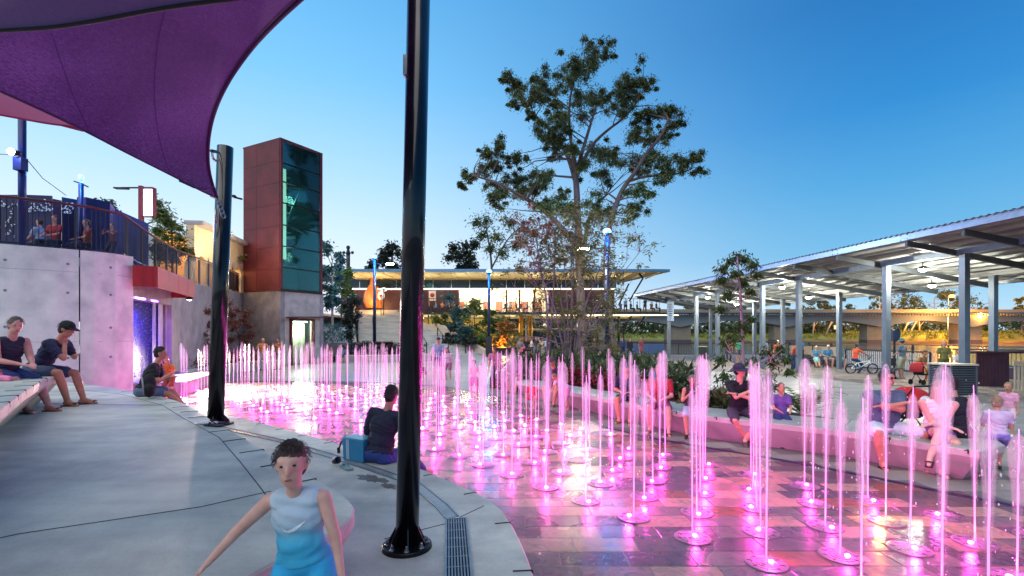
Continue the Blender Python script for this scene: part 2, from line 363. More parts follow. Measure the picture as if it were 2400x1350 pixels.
# ------------------------------------------------------------------ slot drain and grate on the lower terrace
dr = thing('drain_channel', 'narrow steel edged drain along the lower terrace ending in a slatted grate', 'drain', (-.4, 3.9, .38))
mb = MB(); line = [(-4.9, 8.0), (-3.2, 6.85), (-1.9, 5.75), (-1.0, 4.95), (-.62, 4.28), (-.5, 4.02)]
for sgn, m_ in ((-1, 0), (1, 0)):
    pts = [Vector((a, b, .384)) for a, b in line]
    for i in range(len(pts) - 1):
        d = (pts[i + 1] - pts[i]).normalized(); nr = Vector((d.y, -d.x, 0)); mb.bar(pts[i] + nr * sgn * .055, pts[i + 1] + nr * sgn * .055, .012, .012)
mb.build('channel_edge', M_STEEL, dr)
mb = MB()
for i in range(len(line) - 1): mb.bar((*line[i], .3825), (*line[i + 1], .3825), .095, .004)
mb.build('channel_bed', mat('wet_channel', '#8b9090', rough=.25, var=.25), dr)
ga, gb = Vector((-.46, 3.98, .386)), Vector((-.145, 1.6, .386)); d = (gb - ga).normalized(); nr = Vector((-d.y, d.x, 0))
mb = MB(); mb.bar(ga + Vector((0, 0, -.004)), gb + Vector((0, 0, -.004)), .15, .004); mb.build('pit', M_DARK, dr)
mb = MB()
for s in (-1, 1): mb.bar(ga + nr * s * .082, gb + nr * s * .082, .016, .016)
mb.bar(ga - nr * .09, ga + nr * .09, .016, .016); mb.build('grate_frame', M_STEEL, dr)
for k in range(7):
    mb = MB(); o_ = nr * (-.06 + .02 * k); mb.bar(ga + o_, gb + o_, .0085, .012); mb.build('grate_bar', M_STEEL, dr)
for k in range(16): mb = MB(); p = ga.lerp(gb, (k + .5) / 16) + Vector((0, 0, -.003)); mb.bar(p - nr * .07, p + nr * .07, .006, .008); mb.build('cross_rod', M_STEEL, dr)

# ------------------------------------------------------------------ fountain floor tiles
def inpoly(x, y, poly):
    c = False; n = len(poly); j = n - 1
    for i in range(n):
        xi, yi = poly[i][0], poly[i][1]; xj, yj = poly[j][0], poly[j][1]
        if (yi > y) != (yj > y) and x < (xj - xi) * (y - yi) / (yj - yi) + xi: c = not c
        j = i
    return c
bf = [(0.1, 15.2), (1.1, 13.0), (1.95, 11.4), (2.65, 9.95), (3.39, 8.75), (4.22, 8.0), (5.0, 7.35), (5.45, 6.65), (5.82, 6.02), (6.5, 6.37)]
bb = [(6.83, 6.85), (6.56, 7.35), (5.75, 8.2), (4.75, 8.95), (3.85, 9.75), (3.35, 10.8), (2.7, 12.1), (1.8, 13.7), (.9, 15.6), (.4, 15.7)]
BENCH_R = bf + bb
PLANTER = [(5.75, 8.2), (5.9, 8.9), (5.2, 10.2), (4.8, 12.5), (5.2, 16), (5.3, 21), (2.5, 23), (-.4, 21), (-.8, 17.5), (.4, 15.7), (.9, 15.6), (1.8, 13.7), (2.7, 12.1), (3.35, 10.8), (3.85, 9.75), (4.75, 8.95)]
DRAINLINE = [(8.5, 2.6), (5.56, 5.25), (4.7, 6.6), (3.9, 7.5), (2.97, 8.4), (2.2, 9.4), (1.4, 11), (.5, 12.8), (-.8, 15.6), (-3, 18.2), (-6, 19.6), (-9.5, 19.8), (-12, 19.4)]
FOUNT = [(-.1, 1.0), (8.5, 1.0)] + DRAINLINE + [(-13.6, 18), (-13.6, 13.0)] + [(a, b) for a, b in low_edge[1:16]]
M_TILE, t_, b_ = newmat('wet_stone_tile')
n_ = t_.nodes; l_ = t_.links
oi = n_.new('ShaderNodeObjectInfo'); g_ = n_.new('ShaderNodeNewGeometry')
ad_ = n_.new('ShaderNodeMath'); ad_.operation = 'ADD'; l_.new(oi.outputs['Random'], ad_.inputs[0]); l_.new(g_.outputs['Random Per Island'], ad_.inputs[1])
fr_ = n_.new('ShaderNodeMath'); fr_.operation = 'FRACT'; l_.new(ad_.outputs[0], fr_.inputs[0])
pal = ramp(t_, [(0, C('#544c54')), (.2, C('#6d6868')), (.36, C('#85756e')), (.52, C('#a3917f')), (.66, C('#5f565c')), (.78, C('#9c887a')), (.92, C('#80594a'))], fr_.outputs[0], 'CONSTANT')
vm_ = n_.new('ShaderNodeVectorMath'); vm_.operation = 'MULTIPLY_ADD'; l_.new(fr_.outputs[0], vm_.inputs[0]); vm_.inputs[1].default_value = (37, 11, 5); l_.new(g_.outputs['Position'], vm_.inputs[2])
v1 = n_.new('ShaderNodeTexNoise'); v1.inputs['Scale'].default_value = 5; v1.inputs['Detail'].default_value = 9; v1.inputs['Distortion'].default_value = 2.2; v1.inputs['Roughness'].default_value = .65; l_.new(vm_.outputs[0], v1.inputs['Vector'])
vr = ramp(t_, [(.28, (.42, .40, .46, 1)), (.42, (.8, .78, .8, 1)), (.55, (1.15, 1.05, 1, 1)), (.64, (1.3, .85, .7, 1)), (.72, (.9, .9, .95, 1))], v1.outputs[0])
mx_ = n_.new('ShaderNodeMix'); mx_.data_type = 'RGBA'; mx_.blend_type = 'MULTIPLY'; mx_.inputs[0].default_value = .9; l_.new(pal.outputs[0], mx_.inputs[6]); l_.new(vr.outputs[0], mx_.inputs[7])
l_.new(mx_.outputs[2], b_.inputs['Base Color'])
wv = n_.new('ShaderNodeTexNoise'); wv.inputs['Scale'].default_value = .55; wv.inputs['Detail'].default_value = 3; l_.new(g_.outputs['Position'], wv.inputs['Vector'])
wr = n_.new('ShaderNodeMapRange'); wr.inputs[1].default_value = .35; wr.inputs[2].default_value = .62; wr.inputs[3].default_value = .10; wr.inputs[4].default_value = .34; l_.new(wv.outputs[0], wr.inputs[0]); l_.new(wr.outputs[0], b_.inputs['Roughness'])
rp = n_.new('ShaderNodeTexNoise'); rp.inputs['Scale'].default_value = 17; rp.inputs['Detail'].default_value = 5; rp.inputs['Distortion'].default_value = .8; l_.new(g_.outputs['Position'], rp.inputs['Vector'])
bp_ = n_.new('ShaderNodeBump'); bp_.inputs['Strength'].default_value = .35; bp_.inputs['Distance'].default_value = .012; l_.new(rp.outputs[0], bp_.inputs['Height']); l_.new(bp_.outputs[0], b_.inputs['Normal'])
b_.inputs['Specular IOR Level'].default_value = .7

TW, TD = .56, .275
def tilebox(mb, c, sx, sy, th=.03, ch=.004, tilt=(0, 0)):
    x, y, z = c; a = sx / 2; b = sy / 2
    top = [(x + i * (a - ch), y + j * (b - ch), z + tilt[0] * i + tilt[1] * j) for i, j in ((-1, -1), (1, -1), (1, 1), (-1, 1))]
    low = [(x + i * a, y + j * b, z - ch + tilt[0] * i + tilt[1] * j) for i, j in ((-1, -1), (1, -1), (1, 1), (-1, 1))]
    bot = [(p[0], p[1], z - th) for p in low]
    mb.add(top + low + bot, [(0, 1, 2, 3)] + [(4 + k, 4 + (k + 1) % 4, (k + 1) % 4, k) for k in range(4)] + [(8 + k, 8 + (k + 1) % 4, 4 + (k + 1) % 4, 4 + k) for k in range(4)])
cells = []
for j in range(0, 76):
    y = .8 + j * TD
    for i in range(-27, 20):
        x = i * TW + (j % 2) * TW * .5 + (.13 if j % 3 == 0 else 0)
        if inpoly(x, y, FOUNT) and not inpoly(x, y, LOW) and not inpoly(x, y, BENCH_R): cells.append((math.hypot(x, y), x, y))
def vis(x, y): return y > 1.5 and abs(x) / y < 1.15 and (HY + F * CH / y) < 1420
cells.sort(); near = [c for c in cells if vis(c[1], c[2])][:300]; ns = set(near)
tm = MB(); tilebox(tm, (0, 0, .006), TW - .008, TD - .008); tme = tm.mesh('tile'); tme.materials.append(M_TILE)
for _, x, y in near:
    o = bpy.data.objects.new('tile', tme); COL.objects.link(o); o.parent = plaza; o.location = (x, y, random.uniform(-.0012, .0012)); o.rotation_euler = (random.uniform(-.002, .002), random.uniform(-.002, .002), 0)
mb = MB()
for c in cells:
    if c in ns: continue
    tilebox(mb, (c[1], c[2], .006 + random.uniform(-.0012, .0012)), TW - .008, TD - .008)
tag(mb.build('tile_field', M_TILE), kind='stuff').parent = plaza

# dark blue slot drain round the fountain
mb = MB(); q = smooth_line([(a, b, .011) for a, b in DRAINLINE], 2)
for a, b in zip(q, q[1:]): mb.bar(a, b, .07, .010)
mb.build('slot_drain', mat('slot_drain', '#20264a', rough=.3, metal=.4)).parent = plaza

# paving beyond the fountain
M_PAVE = concrete('paver', '#8f8a84', rough=.42, stains=.5)
mb = MB()
for j in range(0, 92):
    y = 5.2 + j * .45
    for i in range(-16, 26):
        x = i * .95 + (j % 2) * .475
        if inpoly(x, y, FOUNT) or inpoly(x, y, LOW) or inpoly(x, y, BENCH_R) or inpoly(x, y, PLANTER): continue
        if x > 23.4 or (y > 45.6) or (x < -13.4 and y < 45): continue
        tilebox(mb, (x, y, .003 + random.uniform(-.001, .001)), .943, .443, ch=.005)
tag(mb.build('paver_field', M_PAVE), kind='stuff').parent = plaza
M_DECK = concrete('deck_concrete', '#7d7068', rough=.55, stains=.6)
deck = sheet('deck', [(6.6, 46), (7.2, 34), (9.5, 27), (13, 22), (15, 15), (16, 5), (23.9, 5), (23.9, 46)], .012, M_DECK)

DKP = [(6.6, 46), (7.2, 34), (9.5, 27), (13, 22), (15, 15), (16, 5), (23.9, 5), (23.9, 46)]
mb = MB(); rdk = random.Random(3); yy = 8.0
while yy < 45.8:
    xx = 6.5 + rdk.uniform(0, 2.4)
    while xx < 23.6:
        if inpoly(xx, yy, DKP) and inpoly(min(23.8, xx + 2.3), yy, DKP): tilebox(mb, (xx + 1.2, yy, .03 + rdk.uniform(-.0015, .0015)), 2.39, .288, th=.02, ch=.006)
        xx += 2.4
    yy += .3
tag(mb.build('deck_board', concrete('deck_timber', '#8a7e74', rough=.6, stains=.9)), kind='stuff').parent = deck

# ------------------------------------------------------------------ curved bench at the right, planter bed behind
tb = slab('curved_bench', BENCH_R, .45, 0.0, M_CONC2, under=.26, lip=.09)
tag(tb, 'long curved concrete bench with undercut face between the fountain and the planting bed', 'bench')
ticks(bf[3:9], .45, tb, step=.8, ln=.12, side=-1)
for a in ((2.4, 10.6), (3.9, 8.25), (5.2, 7.05)):
    i = min(range(len(bf)), key=lambda k: (bf[k][0] - a[0]) ** 2 + (bf[k][1] - a[1]) ** 2)
    j = min(range(len(bb)), key=lambda k: (bb[k][0] - bf[i][0]) ** 2 + (bb[k][1] - bf[i][1]) ** 2)
    mb = MB(); mb.bar((*bf[i], .4515), (*bb[j], .4515), .008, .004); mb.build('joint', M_DARK, tb, local=True)
mb = MB(); mb.prism(PLANTER, .02, .37); tag(mb.build('planter_bed', M_SOIL), kind='structure')

# damp stains left on the lower terrace beside the drain
M_WET = mat('wet_concrete', '#77736c', rough=.2, var=.3, scale=8)
for k, (px, py, rx, ry, lab) in enumerate(((870, 1122, .22, .05, 'long dark wet stain beside the drain on the lower terrace'), (915, 1140, .12, .035, 'short dark wet stain right of the long one by the drain'), (1065, 1105, .10, .03, 'small wet footmark stain near the terrace edge right of the black post'), (505, 996, .001, .001, ''))):
    if rx < .01: continue
    c = G(px, py, .38); rp_ = random.Random(k + 5); an0 = -.62
    pts = []
    for i in range(28):
        a = 2 * math.pi * i / 28; r = 1 + .28 * rp_.uniform(-1, 1); x, y = math.cos(a) * rx * r, math.sin(a) * ry * r * 1.6
        pts.append((c.x + x * math.cos(an0) - y * math.sin(an0), c.y + x * math.sin(an0) + y * math.cos(an0)))
    mb = MB(); mb.prism(pts, .3805, .3825); tag(mb.build('wet_patch', M_WET), lab, 'wet patch')
# ------------------------------------------------------------------ cast concrete wall at the left
def wall_run(pts, z0, z1, th=.3, out_=1):
    """vertical wall along a plan line; returns shape collector; thickness goes away from the camera"""
    mb = MB(); n = len(pts); fr = [Vector((p[0], p[1], 0)) for p in pts]; bk = []
    for i in range(n):
        d = (fr[min(i + 1, n - 1)] - fr[max(i - 1, 0)]).normalized(); bk.append(fr[i] + Vector((-d.y, d.x, 0)) * th * out_)
    zt = z1 if hasattr(z1, '__len__') else [z1] * n
    rings = []
    for i in range(n):
        a, b = fr[i], bk[i]; rings.append([(a.x, a.y, z0), (a.x, a.y, zt[i]), (b.x, b.y, zt[i]), (b.x, b.y, z0)])
    mb.loft(rings, closed=True); mb.f += [(3, 2, 1, 0), tuple((n - 1) * 4 + k for k in range(4))]; mb.sm += [False, False]
    return mb
W1 = [(-18, 9.2), (-15, 10.4), (-12.5, 11.9), (-11.75, 12.45), (-11.2, 12.95), (-10.95, 13.35), (-10.85, 13.85)]
def onwall_(pts, t):
    pts = [Vector((p[0], p[1], 0)) for p in pts]; ln = [(b - a).length for a, b in zip(pts, pts[1:])]; s = t * sum(ln)
    for a, b, l in zip(pts, pts[1:], ln):
        if s <= l: d = (b - a).normalized(); return a + d * s, Vector((d.y, -d.x, 0))
        s -= l
    d = (pts[-1] - pts[-2]).normalized(); return pts[-1], Vector((d.y, -d.x, 0))
cw = thing('concrete_wall', 'tall pale cast concrete wall with tie holes and vertical joint behind the seated pair', 'wall', (-11.5, 12.6, 0))
wall_run(W1[:4] + [(-11.42, 12.745)], -.05, 4.14, .35).build('wall_panel', M_WALLC, cw)
mbf = MB()
for t_f in (.56, .655): p_f, n_f = onwall_(W1, t_f); mbf.bar(p_f + n_f * .0028 + Vector((0, 0, .9)), p_f + n_f * .0028 + Vector((0, 0, 4.1)), .004, .008, up=n_f)
mbf.build('form_line', mat('form_line', '#9a9398', rough=.8), cw)
wall_run([(-11.40, 12.765), (-11.2, 12.95), (-10.95, 13.35), (-10.85, 13.85)], -.05, 4.14, .35).build('wall_panel', M_WALLC, cw)
th_ = MB(); th_.lathe([(.035, 0), (.035, .004), (.022, .006), (.0, .001)], n=10); thm = th_.mesh('tie_hole'); thm.materials.append(mat('tie_plug', '#8d878c', rough=.8))
def onwall(pts, t):
    pts = [Vector((p[0], p[1], 0)) for p in pts]; ln = [(b - a).length for a, b in zip(pts, pts[1:])]; s = t * sum(ln)
    for a, b, l in zip(pts, pts[1:], ln):
        if s <= l: d = (b - a).normalized(); return a + d * s, Vector((d.y, -d.x, 0))
        s -= l
    d = (pts[-1] - pts[-2]).normalized(); return pts[-1], Vector((d.y, -d.x, 0))
for t in (.50, .60, .70, .83, .93):
    for z in (1.3, 2.1, 3.0, 3.75):
        p, nr = onwall(W1, t); o = bpy.data.objects.new('tie_hole', thm); COL.objects.link(o); o.parent = cw
        o.location = p + nr * .002 + Vector((0, 0, z)) - cw.location; o.rotation_euler = nr.to_track_quat('Z', 'Y').to_euler()
mb = MB()
for z in (1.72, 3.55):
    q = [onwall(W1, t)[0] + onwall(W1, t)[1] * .0025 for t in [.45 + .05 * k for k in range(12)]]
    for a, b in zip(q, q[1:]): mb.bar(a + Vector((0, 0, z)), b + Vector((0, 0, z)), .004, .008)
tag(mb.build('form_joint', mat('form_line', '#8f888d', rough=.8), cw))
p, nr = onwall(W1, .745)

# wall beyond the waterfall up to the lift tower
W2 = [(-11.15, 14.2), (-13.3, 19.4), (-14.4, 23.0), (-15.9, 27.4), (-17.3, 31.2)]
w2 = thing('retaining_wall', 'grey retaining wall between the waterfall recess and the lift tower, shrubs at its foot', 'wall', (-14.5, 23, 0))
wall_run([(-12.6, 17.9), (-13.3, 19.4), (-14.4, 23.0), (-15.9, 27.4), (-17.3, 31.2)], -.05, [4.05, 4.1, 4.2, 4.4, 4.6], .35).build('wall_panel', M_TOWC, w2)
wall_run([(-11.15, 14.0), (-12.6, 17.9)], 3.0, [4.0, 4.06], .35).build('lintel', M_TOWC, w2)

# ------------------------------------------------------------------ waterfall recess under a red steel canopy
wf = thing('waterfall_wall', 'violet lit wall of falling water in a recess below the red canopy', 'waterfall', (-12.2, 16, 0))
M_WFALL, t_, b_ = newmat('wet_violet_wall')
n_ = t_.nodes; l_ = t_.links; tc_ = n_.new('ShaderNodeTexCoord')
b_.inputs['Base Color'].default_value = C('#231d72'); b_.inputs['Roughness'].default_value = .55; b_.inputs['Specular IOR Level'].default_value = .2
nz_ = n_.new('ShaderNodeTexNoise'); nz_.inputs['Scale'].default_value = 12; l_.new(tc_.outputs['Object'], nz_.inputs['Vector'])
bp_ = n_.new('ShaderNodeBump'); bp_.inputs['Strength'].default_value = .6; l_.new(nz_.outputs[0], bp_.inputs['Height']); l_.new(bp_.outputs[0], b_.inputs['Normal'])
bw0, bw1 = Vector((-11.55, 14.1, 0)), Vector((-13.45, 18.6, 0)); bd = (bw1 - bw0).normalized(); bn = Vector((bd.y, -bd.x, 0))
mb = MB(); mb.bar(bw0 + Vector((0, 0, 1.6)), bw1 + Vector((0, 0, 1.6)), .12, 3.3); mb.build('wet_panel', M_WFALL, wf)
mb = MB()
random.seed(3)
for k in range(620):
    p = bw0 + bd * random.uniform(.1, 4.7) + bn * .065 + Vector((0, 0, random.uniform(.5, 3.15)))
    s = random.uniform(.018, .04); mb.bar(p - bd * s, p + bd * s, .03, random.uniform(.012, .03))
tag(mb.build('water_drop', mat('wet_stud', '#5a4cb4', rough=.3, var=.5), wf), kind='stuff')
M_VEIL = None
def watermat(name, alpha, col='#ffffff', streak=30, sc3=(14, 14, .6)):
    m, t, b = newmat(name); n = t.nodes; l = t.links; n.remove(b)
    tr = n.new('ShaderNodeBsdfTranslucent'); tr.inputs[0].default_value = C(col); df = n.new('ShaderNodeBsdfDiffuse'); df.inputs[0].default_value = C(col)
    mx = n.new('ShaderNodeMixShader'); mx.inputs[0].default_value = .5; l.new(tr.outputs[0], mx.inputs[1]); l.new(df.outputs[0], mx.inputs[2])
    tp = n.new('ShaderNodeBsdfTransparent'); m2 = n.new('ShaderNodeMixShader')
    tcn = n.new('ShaderNodeTexCoord'); mp = n.new('ShaderNodeMapping'); mp.inputs['Scale'].default_value = sc3; l.new(tcn.outputs['Object'], mp.inputs[0])
    nz = n.new('ShaderNodeTexNoise'); nz.inputs['Scale'].default_value = streak / 10; nz.inputs['Detail'].default_value = 5; l.new(mp.outputs[0], nz.inputs['Vector'])
    mr_ = n.new('ShaderNodeMapRange'); mr_.inputs[1].default_value = .36; mr_.inputs[2].default_value = .66; mr_.inputs[3].default_value = alpha[0]; mr_.inputs[4].default_value = alpha[1]; l.new(nz.outputs[0], mr_.inputs[0])
    l.new(mr_.outputs[0], m2.inputs[0]); l.new(tp.outputs[0], m2.inputs[1]); l.new(mx.outputs[0], m2.inputs[2]); l.new(m2.outputs[0], n['Material Output'].inputs[0])
    MATS[name] = m; return m
M_FALL = watermat('falling_water', (.05, .75), sc3=(30, 30, .5))
for k, (a, wdt) in enumerate(((2.55, .28), (3.0, .22), (3.35, .42), (3.95, .3), (4.35, .2))):
    p = bw0 + bd * a + bn * (.30 + .05 * (k % 2)); mb = MB(); mb.bar(p + Vector((0, 0, .5)) , p + Vector((0, 0, 3.2)), wdt, .035, up=bn); mb.build('water_sheet', M_FALL, wf)
mb = MB(); mb.box((-11.6, 16.8, .2), (1.5, 4.6, .5), rz=.35); mb.build('basin', M_TOWC, wf)
# violet wash lights hidden under the canopy of the recess
for a in (.8, 2.2, 3.6):
    p = bw0 + bd * a + bn * .42 + Vector((0, 0, 3.05)); lamp('wash_light', 'AREA', p, 120, (.14, .04, 1), (.8, .06), wf, aim=p + Vector((0, 0, -2)) - bn * .28)
cnp = thing('steel_canopy', 'boxed red steel canopy jutting out above the violet waterfall', 'canopy', (-11, 16, 3.3))
c0, c1, c2, c3 = Vector((-10.75, 13.7, 0)), Vector((-10.28, 14.0, 0)), Vector((-11.85, 18.05, 0)), Vector((-12.7, 17.9, 0))
z0, z1 = 3.28, 3.88
def plate(mb, a, b, za, zb, th=.03):
    d = (b - a).normalized(); mb.bar(a + Vector((0, 0, (za + zb) / 2)), b + Vector((0, 0, (za + zb) / 2)), th, zb - za)
mb = MB(); plate(mb, c0, c1 - (c1 - c0).normalized() * .016, z0, z1); mb.build('side_plate', M_RED, cnp)
for k in range(4):
    mb = MB(); a = c1.lerp(c2, k / 4 + .002); b = c1.lerp(c2, (k + 1) / 4 - .002); plate(mb, a, b, z0, z1); mb.build('front_plate', M_RED, cnp)
mb = MB(); mb.prism([tuple(c0)[:2], tuple(c1)[:2], tuple(c2)[:2], tuple(c3)[:2]], z1 - .03, z1 + .005); mb.build('top_plate', M_RUST, cnp)
mb = MB(); plate(mb, c2, c3, z0, z1); mb.build('side_plate', M_RED, cnp)
mb = MB(); mb.prism([tuple(p.lerp(q, .22))[:2] for p, q in ((c0, c2), (c1, c3))] + [tuple(p.lerp(q, .5))[:2] for p, q in ((c2, c0), (c3, c1))], z0 + .03, z0 + .04)

# strong warm flood in the basin edge that burns out the floor beside it
fl = thing('floodlight', 'small low floodlight glaring warm white at the foot of the wall right of the waterfall', 'floodlight', (-12.0, 19.3, 0))
mb = MB(); mb.box((-12.0, 19.3, .32), (.3, .14, .2)); mb.box((-12, 19.3, .11), (.06, .06, .22)); mb.build('housing', M_BLACK, fl)
mb = MB(); mb.box((-11.97, 19.22, .32), (.26, .02, .16)); mb.build('lens', emis('warm_lens', '#ffe2c4', 60), fl)
lamp('flood_beam', 'SPOT', (-11.9, 18.9, 1.0), 1500, (1, .74, .62), .15, fl, aim=(-9.6, 16.2, 0), spot=R(125), blend=.8)
dl_ = thing('added_downlight', 'added white spotlight under the right end of the red canopy burning out the wet floor', 'added_downlight', (-11.75, 17.6, 3.2)); mb = MB(); mb.lathe([(.10, .07), (.11, 0), (.08, -.02), (0, -.02)], c=(-11.75, 17.6, 3.2), n=14); mb.build('housing', M_BLACK, dl_); mb = MB(); mb.lathe([(.07, -.025), (.05, -.035), (0, -.038)], c=(-11.75, 17.6, 3.2), n=14); mb.build('lens', emis('warm_lens', '#ffe2c4', 60), dl_)  # no such fitting known; added to brighten the wet floor by the waterfall
lamp('added_down_beam', 'SPOT', (-11.7, 17.55, 3.1), 11000, (1, .74, .62), .12, dl_, aim=(-9.0, 16.4, 0), spot=R(60), blend=.9)

# low curved seat wall between the waterfall and the tower
SW = smooth_line([(-12.6, 18.6, 0), (-13.6, 21.0, 0), (-13.75, 24.5, 0), (-13.6, 28.6, 0)], 2)
sw = thing('seat_wall', 'low curved concrete seat wall in front of the copper shrubs', 'low wall', (-13.5, 23, 0))
wall_run([(p.x, p.y) for p in SW], -.02, .42, .4).build('wall_body', M_CONC2, sw)
wall_run([(p.x + .03, p.y) for p in SW], .425, .48, .46).build('coping', M_PALE, sw)
mb = MB(); mb.prism([(p.x - .38, p.y) for p in SW] + [(-17, 31), (-15.6, 27.4), (-14.2, 23.2), (-13.2, 19.8)], -.1, .38); tag(mb.build('garden_bed', M_SOIL), kind='structure')

# ------------------------------------------------------------------ balustrade along the upper street edge
def balustrade(root, pts, z, h, rail_m, bal_m, post_step=1.45, bal_step=.115, panel=None, zl=None):
    pts3 = [Vector((p[0], p[1], (zl[i] if zl else z))) for i, p in enumerate(pts)]
    q = resample(pts3, .3)
    mb = MB(); mb.tube([p + Vector((0, 0, h)) for p in q], .034, n=8); mb.build('top_rail', rail_m, root)
    mb = MB()
    for a, b in zip(pts3, pts3[1:]): mb.bar(a + Vector((0, 0, .08)), b + Vector((0, 0, .08)), .03, .035)
    mb.build('bottom_rail', bal_m, root)
    s = resample(pts3, .05); k = int(post_step / .05); kb = max(1, int(bal_step / .05))
    for i in range(0, len(s), k):
        mb = MB(); mb.box(s[i] + Vector((0, 0, h / 2 - .05)), (.05, .05, h - .05)); mb.build('post', bal_m, root)
    bm_ = MB(); bm_.box((0, 0, (h - .12) / 2), (.014, .014, h - .16)); me = bm_.mesh('baluster'); me.materials.append(bal_m)
    return s, me
rl = thing('balustrade', 'dark baluster railing with rust red handrail along the top of the left wall', 'railing', (-12, 13, 4.12))
RP = [(-17.8, 9.5), (-15, 10.65), (-12.65, 12.1), (-11.9, 12.65), (-11.4, 13.1), (-11.2, 13.9), (-12.4, 16.8), (-13.5, 19.5), (-14.6, 23.1), (-16.1, 27.5), (-17.3, 30.6)]
RZ = [4.14] * 6 + [4.06, 4.1, 4.2, 4.4, 4.55]
s_, me_ = balustrade(rl, RP, 4.14, 1.22, M_RUST, mat('violet_dark_metal', '#1d1c33', rough=.4, metal=.5), zl=RZ)
cnt = 0
s2 = resample([Vector((p[0], p[1], RZ[i])) for i, p in enumerate(RP)], .11)
for p in s2[20:]:
    if cnt >= 215: break
    if p.y < 9 or p.x / p.y < -1.12: continue
    o = bpy.data.objects.new('baluster', me_); COL.objects.link(o); o.parent = rl; o.location = p + Vector((0, 0, .09)) - rl.location; cnt += 1

# ------------------------------------------------------------------ laser cut privacy screen and far street items behind the balustrade
scr = thing('cutout_screen', 'dark blue stepped metal screen pierced with scroll cutouts behind the railing', 'screen', (-14, 14, 4.12))
M_SCR = mat('blue_screen', '#1a1944', rough=.5, metal=.2, var=.3, scale=1.2)
d0 = 15.5
segs = [(-40, 66, 457), (68, 122, 457), (124, 143, 466), (145, 180, 462), (182, 212, 464)]
M_CUT = emis('cutout_sky', '#e6ecff', .9)
for k, (a, b, ty) in enumerate(segs):
    A = P(a, ty, d0); B = P(b, ty + 2, d0 + .1 * k); zb = 4.1
    mb = MB(); mb.bar(Vector((A.x, A.y, (A.z + zb) / 2)), Vector((B.x, B.y, (A.z + zb) / 2)), .05, A.z - zb); mb.build('screen_panel', M_SCR, scr)
M_PALEG = mat('pale_scroll', '#dfe3f2', rough=.4, var=.05)
random.seed(11)
for (a, b, y0, y1, nn) in ((0, 20, 470, 484, 9), (28, 45, 472, 500, 9), (68, 122, 478, 496, 34), (100, 122, 468, 476, 6), (144, 172, 476, 503, 22), (10, 35, 495, 560, 14), (205, 215, 500, 525, 9)):
    for k in range(nn):
        p = P(random.uniform(a, b), random.uniform(y0, y1), d0 - .06); an = random.uniform(0, 6.28); r = random.uniform(.018, .04)
        pts = [p + Vector((math.cos(an + j * .7) * r, 0, math.sin(an + j * .7) * r)) for j in range(5)]
        mb = MB(); mb.tube(pts, .011, n=5); mb.build('scroll', M_PALEG, scr)
kk = thing('corner_kiosk', 'blue corrugated kiosk with sloping top behind the red handrail', 'kiosk', (-14, 16, 4.12))
M_KIO = mat('kiosk_blue', '#182c7c', rough=.5, var=.3, scale=1.5)
A = P(180, 462, 15.2); pts = [P(180, 462, 15.2), P(202, 462, 15.2), P(215, 478, 15.4), P(300, 515, 16.4)]
mb = MB()
for a, b in zip(pts, pts[1:]):
    v = [Vector((a.x, a.y, 4.1)), Vector((b.x, b.y, 4.1)), b, a]; v2 = [p + Vector((.25, .6, 0)) for p in v]
    mb.add(v + v2, [(0, 1, 2, 3), (5, 4, 7, 6), (3, 2, 6, 7), (1, 5, 6, 2), (0, 3, 7, 4)])
mb.build('wall', M_KIO, kk)
for k in range(16):
    a = P(184 + k * 7, 500, 15.1 + .075 * k); mb = MB(); mb.bar(Vector((a.x, a.y, 4.12)), Vector((a.x, a.y, 4.12 + max(.5, 1.75 - .07 * k))), .03, .03); mb.build('rib', M_KIO, kk)

# shade posts and lamps on the street
def street_blue_post(px, ybase, ytop, d, wpx, label, head=True, m=None):
    a = P(px, ytop, d); o = thing('lamp_post', label, 'lamp post', (a.x, a.y, 4.1)); r = wpx / 2 / F * d
    mb = MB(); mb.tube([(a.x, a.y, 4.1), (a.x, a.y, a.z)], [r, r], n=14); mb.build('post', m or M_BPOST, o); return o, a, r
M_BPOST = mat('navy_post_paint', '#172468', rough=.35, metal=.2, var=.2)  # dark blue paint of the street posts
p1, a, r = street_blue_post(52, 460, 262, 13.2, 15, 'tall dark blue shade post with small white floodlight behind the cutout screen', m=M_BPOST)
mb = MB(); q = P(43, 360, 13.0); mb.tube([q + Vector((.07, 0, 0)), q + Vector((-.05, -.08, 0))], [.05, .09], n=12); mb.build('spot_housing', M_BLACK, p1)
mb = MB(); mb.ball(q + Vector((-.05, -.14, 0)), .085); mb.build('spot_lens', emis('cold_lens', '#cfe2ff', 28), p1); lamp('spot', 'POINT', q + Vector((-.1, -.3, 0)), 18, (.45, .6, 1), .1, p1)
mb = MB(); mb.box(P(48, 385, 13.1), (.22, .2, .35)); mb.build('control_box', M_BPOST, p1)
p2, a, r = street_blue_post(190, 462, 430, 14.9, 10, 'short blue lamp post with two drooping arms and glowing cyan cap')
mb = MB(); mb.lathe([(.0, 0), (.05, .01), (.075, .16), (.06, .2), (0, .21)], c=a + Vector((0, 0, .05)), n=12); mb.build('lamp_cap', emis('cyan_cap', '#18c8ff', 9), p2)
for e in ((174, 425), (206, 438)):
    mb = MB(); mb.bar(a + Vector((0, 0, .0)), P(e[0], e[1], 14.9), .05, .035); mb.build('arm', M_BLACK, p2)
lamp('cap_glow', 'POINT', a + Vector((0, -.2, .3)), 30, (.05, .35, 1), .1, p2)
for px, lab in ((203, 'x'),): pass
bn_ = thing('banner_light', 'red street mast with one long lamp arm and a glowing white lettered sign box', 'street sign', tuple(P(331, 600, 18))[:2] + (4.1,))
a = P(331, 436, 18); mb = MB(); mb.box((a.x, a.y, (a.z + 4.1) / 2), (.13, .13, a.z - 4.1)); mb.build('mast', M_RUST, bn_)
